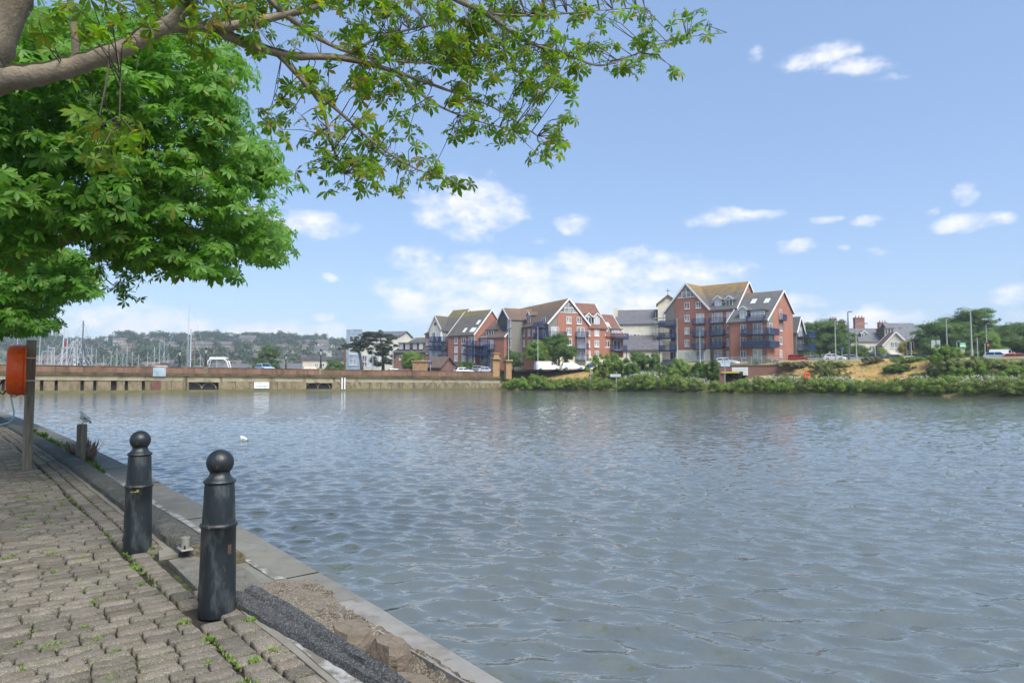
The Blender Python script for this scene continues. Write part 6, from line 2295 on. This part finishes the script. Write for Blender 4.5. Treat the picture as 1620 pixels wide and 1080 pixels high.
M['sign_green'] = pm('sign_green', '1d7a52', '249060', 2, .5)
M['sign_blue'] = pm('sign_blue', '8fa6bb', 'a8bccd', 2, .5)
M['sign_brown'] = pm('sign_brown', '8c7a6e', '9b897c', 2, .6)
M['sign_dblue'] = pm('sign_dblue', '27406f', '2d4a80', 2, .5)
t = signpost(1522, 97, 543, 'green road sign with white lettering above a brown board', [(1517.5, 1527.5, 541.5, 551, M['sign_green']), (1518.5, 1526, 552, 558, M['sign_brown'])])
b = at(1522, 598, 97)
q = random.Random(2)
for (y0, y1, x0, x1) in ((543.0, 544.2, 1519, 1525.5), (545.6, 548.2, 1518.3, 1527)):
    m_ = MB()
    x = x0
    while x < x1 - .3:
        w_ = q.uniform(.5, 1.1)
        a, c = at(x, y1, 97), at(min(x + w_, x1), y0, 97)
        m_.box(a.x - b.x, c.x - b.x, -.099, -.0925, a.z - t.location.z, c.z - t.location.z)
        x += w_ + .25
    m_.build('lettering', M['white'], t)
signpost(1147, 98.5, 568, 'finger post with two pale blue blades at the underpass', [(1140, 1146.3, 574.6, 579.5, M['sign_blue']), (1147.2, 1154.5, 574.6, 579.5, M['sign_blue'])])
signpost(1515.5, 99, 540, 'slim dark sign beside the green road sign', [(1514, 1519.5, 538.5, 541, M['pole_dark'])])
signpost(934.5, 112, 575, 'small round topped sign on a grey post at the end of the slope fence', [(931.5, 937.5, 576, 581, M['sign_dblue'])])
signpost(681, 137, 571, 'small blue sign before the brick kiosk', [(678, 684, 572, 576, M['sign_dblue'])], z0=2.4)
signpost(1333, 118, 549, 'small blue sign left of the tall street light', [(1330.5, 1334.5, 549, 554, M['sign_dblue'])])
wb = signpost(975, 108, 588, 'pale information board low among the bank bushes', [(965, 982, 591.5, 596, pm('infoboard', '9aa3a0', 'a8b0ad', 2, .6))])


def railing(px0, Y0, px1, Y1, h, n, label, m, zf=None, bars=False):
    a, b = at(px0, 598, Y0), at(px1, 598, Y1)
    t = thing('railing', label, 'railing', (a.x, a.y, 0))
    za = lz(a.x, a.y) if zf is None else zf
    zb = lz(b.x, b.y) if zf is None else zf
    pts = [Vector(((b.x - a.x) * i / n, (b.y - a.y) * i / n, za + (zb - za) * i / n)) for i in range(n + 1)]
    for p in pts:
        MB().bar(p - Vector((0, 0, .3)), p + Vector((0, 0, h)), .07).build('post', M[m], t)
    for k in (1.0, .5) if not bars else (1.0, .1):
        for p, q_ in zip(pts[:-1], pts[1:]):
            MB().bar(p + Vector((0, 0, h * k - .03)), q_ + Vector((0, 0, h * k - .03)), .05).build('rail', M[m], t)
    if bars:
        for p, q_ in zip(pts[:-1], pts[1:]):
            bb = MB()
            for i in range(1, 14):
                c = p + (q_ - p) * i / 14
                bb.bar(c + Vector((0, 0, h * .1)), c + Vector((0, 0, h - .03)), .022)
            bb.build('bar_panel', M[m], t, kind='stuff')


railing(866, 117, 976, 111, 1.1, 7, 'dark post and rail fence at the foot of the dry grass slope', 'pole_dark')
railing(1143, 105, 1238, 99, 1.15, 6, 'grey barred railing on top of the underpass wall', 'pole', 3.65, True)
railing(690, 141, 720, 140, 1.1, 4, 'pale railing between the brick kiosk and the clipped hedge', 'pole', 2.9)

# pedestrian underpass
ud = Vector((math.cos(R(-30)), math.sin(R(-30)), 0))
uo = at(1146, 598, 102)
up = thing('underpass', 'brick walled pedestrian underpass with dark mouth and pale lintel', 'underpass', (uo.x, uo.y, 0), R(-30))
MB().box(3.1, 10.5, 0, .6, -.5, 3.35).build('wall', M['brick_old'], up)
MB().box(-.7, 0, 0, .6, -.5, 3.35).build('wall', M['brick_old'], up)
MB().box(0, 3.1, 0, .6, 2.25, 3.35).build('head_wall', M['brick_old'], up)
MB().cbox(1.1, 3.4, -.12, .0, 2.5, 3.1, .03).build('lintel', M['white'], up)
MB().cbox(2.7, 3.4, -.14, .0, 1.95, 2.5, .03).build('lintel_end', M['white'], up)
MB().cbox(-.4, 2.2, -.2, -.02, 2.28, 2.44, .02).build('yellow_beam', pm('yellowbeam', 'e0c25a', 'd0b048', 2, .6), up)
MB().box(-.02, 3.12, 5.5, 5.7, -.5, 2.4).build('back_wall', M['recess_shade'], up)
MB().box(-.1, 0.0, .6, 5.5, -.5, 2.4).box(3.1, 3.2, .6, 5.5, -.5, 2.4).box(-.1, 3.2, .6, 5.7, 2.26, 2.4).build('tunnel', M['recess_shade'], up)
MB().cbox(-.9, 10.6, -.1, .75, 3.35, 3.55, .04).build('coping', M['concrete'], up)

# lifebuoy on its stand on the far bank
lb = at(1277, 598, 90)
t = thing('lifebuoy_stand', 'small orange lifebuoy on a stand on the far sandy slope', 'lifebuoy', (lb.x, lb.y, lz(lb.x, lb.y)))
zc = at(1277, 594, 90).z - t.location.z
MB().tube([(0, .1, -.3), (0, .1, zc + .6)], .05, 6).build('post', M['wood'], t)
pts = [(.33 * math.cos(a), 0, zc + .33 * math.sin(a)) for a in np.linspace(0, 2 * PI, 25)]
MB().tube(pts, .11, 10, False).build('ring', pm('ring_orange', 'f0501c', 'e64616', 3, .4), t, smooth=True)


# ------------------------------------------------------------------ people
def person(loc, rz, h, label, shirt, trousers, stride=.12):
    t = thing('person', label, 'person', loc, rz)
    k = h / 1.75
    P = [(0, 0, .95, .15, .11), (0, 0, 1.15, .14, .10), (0, 0, 1.38, .17, .11), (0, 0, 1.50, .06, .06), (0, .02, 1.63, .085, .10), (0, .01, 1.73, .07, .08)]
    E_ = [(0, 1), (1, 2), (2, 3), (3, 4), (4, 5)]
    for sg in (-1, 1):
        o = len(P)
        P += [(sg * .20, 0, 1.40, .055, .055), (sg * .26, -.02 * sg, 1.13, .042, .042), (sg * .25, -.10, .90, .034, .034), (sg * .25, -.13, .80, .03, .035)]
        E_ += [(2, o), (o, o + 1), (o + 1, o + 2), (o + 2, o + 3)]
        o = len(P)
        P += [(sg * .10, 0, .88, .085, .09), (sg * .10, -stride * sg * .6, .50, .06, .065), (sg * .10, stride * sg * .3, .09, .04, .045), (sg * .10, stride * sg * .3 - .14, .035, .04, .03)]
        E_ += [(0, o), (o, o + 1), (o + 1, o + 2), (o + 2, o + 3)]
    P = [(a * k, b * k, c * k, d * k, e * k) for a, b, c, d, e in P]
    o = skin_body('body', P, E_, pm('skin', 'b98a72', 'c4967e', 5, .6), t)
    o.data.materials.append(shirt)
    o.data.materials.append(trousers)
    for f in o.data.polygons:
        z = f.center.z / k
        f.material_index = 2 if z < .98 else (1 if (z < 1.47 and (z > 1.12 or abs(f.center.x) / k < .19)) else 0)
    hair = MB().lathe([(.001, .12), (.06, .10), (.10, .04), (.105, -.03), (.08, -.06)], 12, (0, .025 * k, 1.68 * k)).build('hair', M['grey_dark'], t, smooth=True)


u, z = A.front(1128.8, 521.3, -.3)
w_ = A.o + A.e1 * u + A.e2 * (-.3)
fl = min([o.location.z for o in A.root.children if o.name.startswith('balcony') and abs(o.location.y - .5) < .01], key=lambda zz: abs(zz - (z - .9)))
person((w_.x, w_.y, fl), R(-43), 1.65, 'person in a pink top standing on a middle balcony of the largest block', pm('pink', 'c98d92', 'b87c82', 3, .8), M['grey_dark'], 0)
pp = Vector((uo.x, uo.y, 0)) + Vector((math.cos(R(-30)), math.sin(R(-30)), 0)) * 2.45 + Vector((.5, -.866, 0)) * -.2
person((pp.x, pp.y, lz(pp.x, pp.y)), R(160), 1.75, 'person in dark clothes with a pale bag coming out of the underpass', M['black'], M['navy'], .2)

# ------------------------------------------------------------------ harbour: yachts and fishing boats beyond the bridge
M['hull'] = pm('hull', 'd8dcdf', 'cfd3d6', .6, .4)
M['alloy'] = pm('alloy', 'a9b0b4', 'b8bec2', 2, .4)
M['hull_blue'] = pm('hull_blue', '3a5370', '44607f', .6, .5)


def hull_mesh(L, W, Hh):
    vs, fs = [], []
    st_ = [(-.5, .72, 0), (-.3, .95, -.02), (0, 1, -.04), (.25, .82, .02), (.42, .42, .10), (.5, .03, .16)]
    for x, w_, sh in st_:
        for (yy, zz) in ((-1, 1), (-.8, .35), (0, 0), (.8, .35), (1, 1)):
            vs.append((x * L, yy * w_ * W / 2, zz * Hh + (sh * Hh * 2 if zz == 1 else 0)))
    for i in range(len(st_) - 1):
        for j in range(4):
            fs.append((i * 5 + j, i * 5 + j + 1, i * 5 + 5 + j + 1, i * 5 + 5 + j))
        fs.append((i * 5 + 4, i * 5, i * 5 + 5, i * 5 + 9))
    fs.append((0, 1, 2, 3, 4))
    return MB().add(vs, fs)


def yacht(px, top, Y, label, rz=30, m='alloy', thick=.07, rake=0.0, flag=None):
    b = at(px, 598, Y)
    t = thing('yacht', label, 'yacht', (b.x, b.y, -.98), R(rz), 'moored yachts beyond the bridge')
    h = at(px, top, Y).z + .98
    L = min(12, 5 + h * .35)
    hull_mesh(L, L * .3, 1.25).build('hull', M['hull'], t, smooth=30)
    MB().cbox(-L * .25, L * .18, -L * .09, L * .09, 1.15, 1.8, .15).build('cabin', M['hull'], t)
    mst = MB().tube([(L * .08, 0, 1.2), (L * .08 + rake, 0, h)], [thick * 1.15, thick * .8], 6).build('mast', M[m], t)
    for z in (.45, .72):
        zz = 1.2 + (h - 1.2) * z
        MB().bar((L * .08, -.55, zz), (L * .08, .55, zz), .04).build('spreader', M[m], mst)
    MB().tube([(L * .07, 0, 2.4), (-L * .3, 0, 2.5)], .11, 6).build('boom', M['hull_blue'], t)
    for q_ in ((L * .49, 0, 1.5), (-L * .48, 0, 1.3), (L * .05, L * .14, 1.3), (L * .05, -L * .14, 1.3)):
        MB().tube([q_, (L * .08 + rake, 0, h * .98)], .018, 4).build('stay', M[m], t)
    if flag:
        MB().box(L * .08 - .5, L * .08, -.02, .02, h * .72, h * .72 + .9).build('flag', flag, mst)


yl = [(20, 528, 170), (10, 545, 150), (55, 520, 165), (140, 545, 190), (147, 552, 210), (171, 556, 230), (180, 550, 200), (190, 558, 240), (197, 548, 215), (215, 560, 260), (229, 556, 240), (240, 548, 220), (247, 541, 200), (254, 539, 210), (262, 558, 250), (313, 560, 240), (340, 562, 260), (70, 545, 180), (77, 553, 210), (160, 560, 260), (205, 555, 250), (355, 566, 270)]
YL = ['second', 'third', 'fourth', 'fifth', 'sixth', 'seventh', 'eighth', 'ninth', 'tenth']
for i, (px, top, Y) in enumerate(yl):
    yacht(px, top, Y, 'white yacht with a bare alloy mast among those moored beyond the bridge', 20 + (i * 37) % 60, thick=.06)
yacht(88, 508, 140, 'yacht with a tall raked pale mast left of the trawler rigging', 40, thick=.13, rake=.5)
yacht(98, 521, 150, 'yacht whose mast carries a small red flag', 30, thick=.10, flag=M['lamp_red'])
yacht(288.5, 470, 128, 'yacht with the thinnest and tallest mast, left of the bridge lamps', 30, thick=.035)
yacht(294, 520, 135, 'yacht with a thick pale mast just behind the bridge lamps', 35, thick=.13)
yacht(300.5, 528, 140, 'boat with a brown wooden mast right of the thick pale mast', 35, m='wood', thick=.11)
yacht(121.5, 507, 138, 'boat with the tall grey mast rising from the trawler rigging', 30, m='pole_dark', thick=.14)


def trawler(px, Y, label, rz, gant):
    b = at(px, 598, Y)
    t = thing('fishing_boat', label, 'fishing boat', (b.x, b.y, -.98), R(rz), 'fishing boats beyond the bridge')
    hull_mesh(13, 4.4, 2.2).build('hull', M['hull_blue'], t, smooth=30)
    wh = MB().cbox(0, 3.4, -1.4, 1.4, 2.1, 4.9, .15).build('wheelhouse', M['hull'], t)
    MB().box(3.38, 3.44, -1.1, 1.1, 3.6, 4.4).build('window', M['glass'], wh)
    MB().box(.3, 3.1, -1.44, -1.405, 3.6, 4.4).build('window', M['glass'], wh)
    for sg in (-1, 1):
        MB().tube([(-5, sg * 1.7, 2), (-5, sg * 1.2, gant)], .11, 6).build('gantry_leg', M['pole'], t)
        MB().tube([(-1.0, sg * .25, 4.0), (-1.4, sg * 4.2, gant * .55)], .07, 6).build('outrigger', M['pole'], t)
    MB().tube([(-5, -1.2, gant), (-5, 1.2, gant)], .11, 6).build('gantry_beam', M['pole'], t)
    MB().tube([(.5, 0, 4.8), (.3, 0, gant + 2.6)], [.12, .07], 6).build('mast', M['pole'], t)
    for k in range(4):
        MB().lathe([(.12, 0), (.2, .14), (.05, .28)], 8, (.4 + .1 * k, .3 * (k - 1.5), 5 + .9 * k)).build('radar', M['hull'], t)
    for q_ in ((-6, 1.8, 2), (-6, -1.8, 2), (6, 0, 2.6), (4, 1.4, 2.2), (4, -1.4, 2.2), (-3, 2, 2), (-3, -2, 2)):
        MB().tube([q_, (.3, 0, gant + 2.4)], .03, 4).build('stay', M['alloy'], t)


trawler(112, 134, 'fishing boat with dense rigging behind the left part of the bridge', 70, 7.5)
trawler(128, 142, 'fishing boat with pale gantry beside the tall grey mast', 95, 8.6)
trawler(118, 152, 'farther fishing boat half hidden by the rigging of two others', 60, 9.0)
cr = thing('dock_crane', 'dark slanting crane jib right of the fishing boats', 'crane', at(143, 598, 140) * 1.0)
cr.location.z = -.9
a_ = at(131, 542, 140) - cr.location
MB().tube([(0, 0, 0), (0, 0, 2.6)], .4, 8).build('base', M['pole_dark'], cr)
MB().bar((0, 0, 2.4), a_, .22).build('jib', M['pole_dark'], cr)
t = thing('motor_boat', 'white motor boat with dark roof left of the far bridge lamp', 'boat', (at(268, 598, 135).x, 135, -.98), R(10))
hull_mesh(9.5, 3.2, 2.0).build('hull', M['hull'], t, smooth=30)
c_ = MB().cbox(-2, 2.4, -1.2, 1.2, 2.0, 4.6, .2).build('cabin', M['hull'], t)
for i in range(3):
    MB().box(-1.6 + i * 1.3, -.7 + i * 1.3, -1.24, -1.205, 3.4, 4.1).build('window', M['glass'], c_)
MB().prism([(-2.4, 4.6), (2.8, 4.6), (1.6, 5.3), (-1.2, 5.6)], -1.4, 1.4).build('roof', M['grey_dark'], t)
t = thing('motor_boat', 'motor cruiser with a white arched frame right of the left bridge lamp', 'boat', (at(346, 598, 134).x, 134, -.98), R(15))
hull_mesh(11, 3.6, 2.2).build('hull', M['hull'], t, smooth=30)
zt = at(346, 568, 134).z + .98
for y in (-1.5, 1.5):
    MB().tube([(-2.6, y, 2.2), (-1.7, y, zt - .3), (-1.2, y, zt), (1.0, y, zt), (1.6, y, zt - .4), (2.6, y, 2.2)], .14, 6).build('arch', M['white'], t, smooth=True)
MB().cbox(-1.6, 1.5, -1.6, 1.6, zt, zt + .35, .1).build('hardtop', M['white'], t)
MB().cbox(-1.4, 1.6, -1.2, 1.2, 2.1, 3.6, .15).build('cabin', M['glass'], t)

# ------------------------------------------------------------------ town and woods on the hill behind
SKYL = [(-700, 500), (-300, 520), (0, 538), (60, 530), (120, 545), (160, 540), (200, 533), (250, 533), (290, 536), (330, 532), (370, 536), (400, 532), (450, 532), (470, 539), (500, 536), (540, 541), (600, 552), (660, 566), (760, 580)]
def hill_z(x, y):
    px = 810 + x / np.maximum(y, 1) * FPX
    ys = np.interp(px, [a for a, b in SKYL], [b for a, b in SKYL])
    crest = (598 - ys) / FPX * 900 + EYE - 9
    f = smooth(380, 900, y)
    return 2 + np.maximum(crest - 2, 0) * f


xs = np.linspace(-1500, 40, 120)
ys = np.concatenate([np.linspace(380, 930, 40), np.linspace(960, 2000, 8)])
Yg, Xg = np.meshgrid(ys, xs, indexing='ij')
Zg = hill_z(Xg, np.minimum(Yg, 900))
n, m_ = Xg.shape
i = (np.arange(n - 1)[:, None] * m_ + np.arange(m_ - 1)[None, :]).ravel()
me = npmesh('hill', np.stack([Xg, Yg, Zg], -1).reshape(-1, 3), np.stack([i, i + 1, i + m_ + 1, i + m_], 1), pm('hillgrass', '4d5a38', '5d6744', .01, .95))
me.shade_smooth()
link('hill', me, kind='structure')
r_ = np.random.default_rng(500)
bl = []
while len(bl) < 760:
    y = r_.choice([r_.uniform(850, 905), r_.uniform(430, 860)], p=[.55, .45])
    px = r_.uniform(-120, 640)
    x = (px - 810) / FPX * y
    if y < 850:
        if math.sin(x * .021 + 1) + math.sin(y * .017 + x * .008) + r_.uniform(-.8, .8) < -.35:
            continue
    z = float(hill_z(np.array([x]), np.array([y]))[0])
    s_ = r_.uniform(5, 11)
    bl.append((x, y, z + s_ * .6, s_ * 1.2, s_, s_ * r_.uniform(.6, .95)))
foliage('hill_woods', bl, 52000, 3.0, LM['hill'], 501, None, None, 'stuff', sub=5)
HW = [pm('town_' + str(i), a, b, .1, .9) for i, (a, b) in enumerate((('a0968a', '948a7e'), ('7a5a4c', '866656'), ('8f8478', '85796c'), ('bcb8b0', 'aeaaa2')))]
HR = [pm('town_roof_' + str(i), a, b, .1, .9) for i, (a, b) in enumerate((('5e514b', '6a5c55'), ('545457', '606064'), ('655a4e', '706457')))]
HM = {}


def far_house(px, y, w, d, h, wi, ri, label, group, rz, name='town_house'):
    x = (px - 810) / FPX * y
    z = float(hill_z(np.array([x]), np.array([y]))[0]) if y > 385 else 1.2
    key = (round(w), round(h), wi, ri)
    if key not in HM:
        wl_ = MB().box(-w / 2, w / 2, -d / 2, d / 2, -4, h).mesh('wall', HW[wi])
        rf = MB().prism([(-d / 2 - .4, h), (d / 2 + .4, h), (0, h + d * .36)], -w / 2 - .3, w / 2 + .3, 'x').mesh('roof', HR[ri])
        wn_ = MB()
        k = max(2, int(w / 3))
        for i in range(k):
            for zz in np.arange(1.4, h - 1.0, 2.8):
                wn_.box(-w / 2 + w * (i + .5) / k - .55, -w / 2 + w * (i + .5) / k + .55, -d / 2 - .06, -d / 2, zz, zz + 1.4)
        HM[key] = (wl_, rf, wn_.mesh('windows', M['glass']))
    t = thing(name, label, 'house', (x, y, z), R(rz), group)
    link('wall', HM[key][0], t)
    link('roof', HM[key][1], t)
    link('windows', HM[key][2], t, kind='stuff')
    return t


q = random.Random(77)
for i in range(110):
    y = q.uniform(420, 850)
    px = q.uniform(60, 560)
    far_house(px, y, q.choice((7, 9, 11)), 7, q.choice((4, 5)), q.choice((0, 0, 1, 2, 3)), q.choice((0, 1, 2)), 'small house among many on the wooded hillside beyond the harbour', 'houses on the far hillside', q.uniform(-25, 30))
far_house(336, 640, 36, 10, 8, 2, 1, 'long pale terrace stretched along the hillside above the bridge lamps', None, 4, 'hill_terrace')
far_house(392, 700, 16, 10, 10, 2, 1, 'tall pale block on the hillside right of the long terrace', None, 8, 'hill_block')
far_house(507, 600, 17, 9, 8, 3, 1, 'large white building on the wooded hillside left of the pines', None, -12, 'hill_hall')
far_house(476, 520, 9, 8, 7, 1, 0, 'reddish house on the hillside left of the right bridge lamp', None, 20, 'hill_house')
far_house(372, 440, 8, 7, 7, 1, 0, 'small red brick house at the harbour end below the pale block', None, 10, 'hill_house')
far_house(75, 440, 30, 10, 9, 2, 0, 'long pinkish building behind the masts at the far left', None, -6, 'harbour_building')
far_house(395, 330, 30, 9, 4, 2, 1, 'low flat fronted quay building behind the arched cruiser', None, 6, 'quay_building')
far_house(205, 345, 30, 8, 3.5, 1, 1, 'low red fronted quay building behind the yacht masts', None, 4, 'quay_building')
far_house(455, 300, 14, 8, 4, 2, 1, 'grey roofed low building beside the dark rounded tree', None, 8, 'quay_building')

# ------------------------------------------------------------------ air
def add_haze(d):
    m, nt = newmat('haze')
    v = N(nt, 'ShaderNodeVolumePrincipled', {'Color': (.82, .90, 1.0, 1), 'Density': d, 'Anisotropy': .2})
    nt.links.new(v.outputs[0], N(nt, 'ShaderNodeOutputMaterial').inputs['Volume'])
    MB().box(-2600, 1400, -60, 2600, -5, 85).build('haze', m, kind='stuff')


HAZE = .00038
if HAZE:
    add_haze(HAZE)
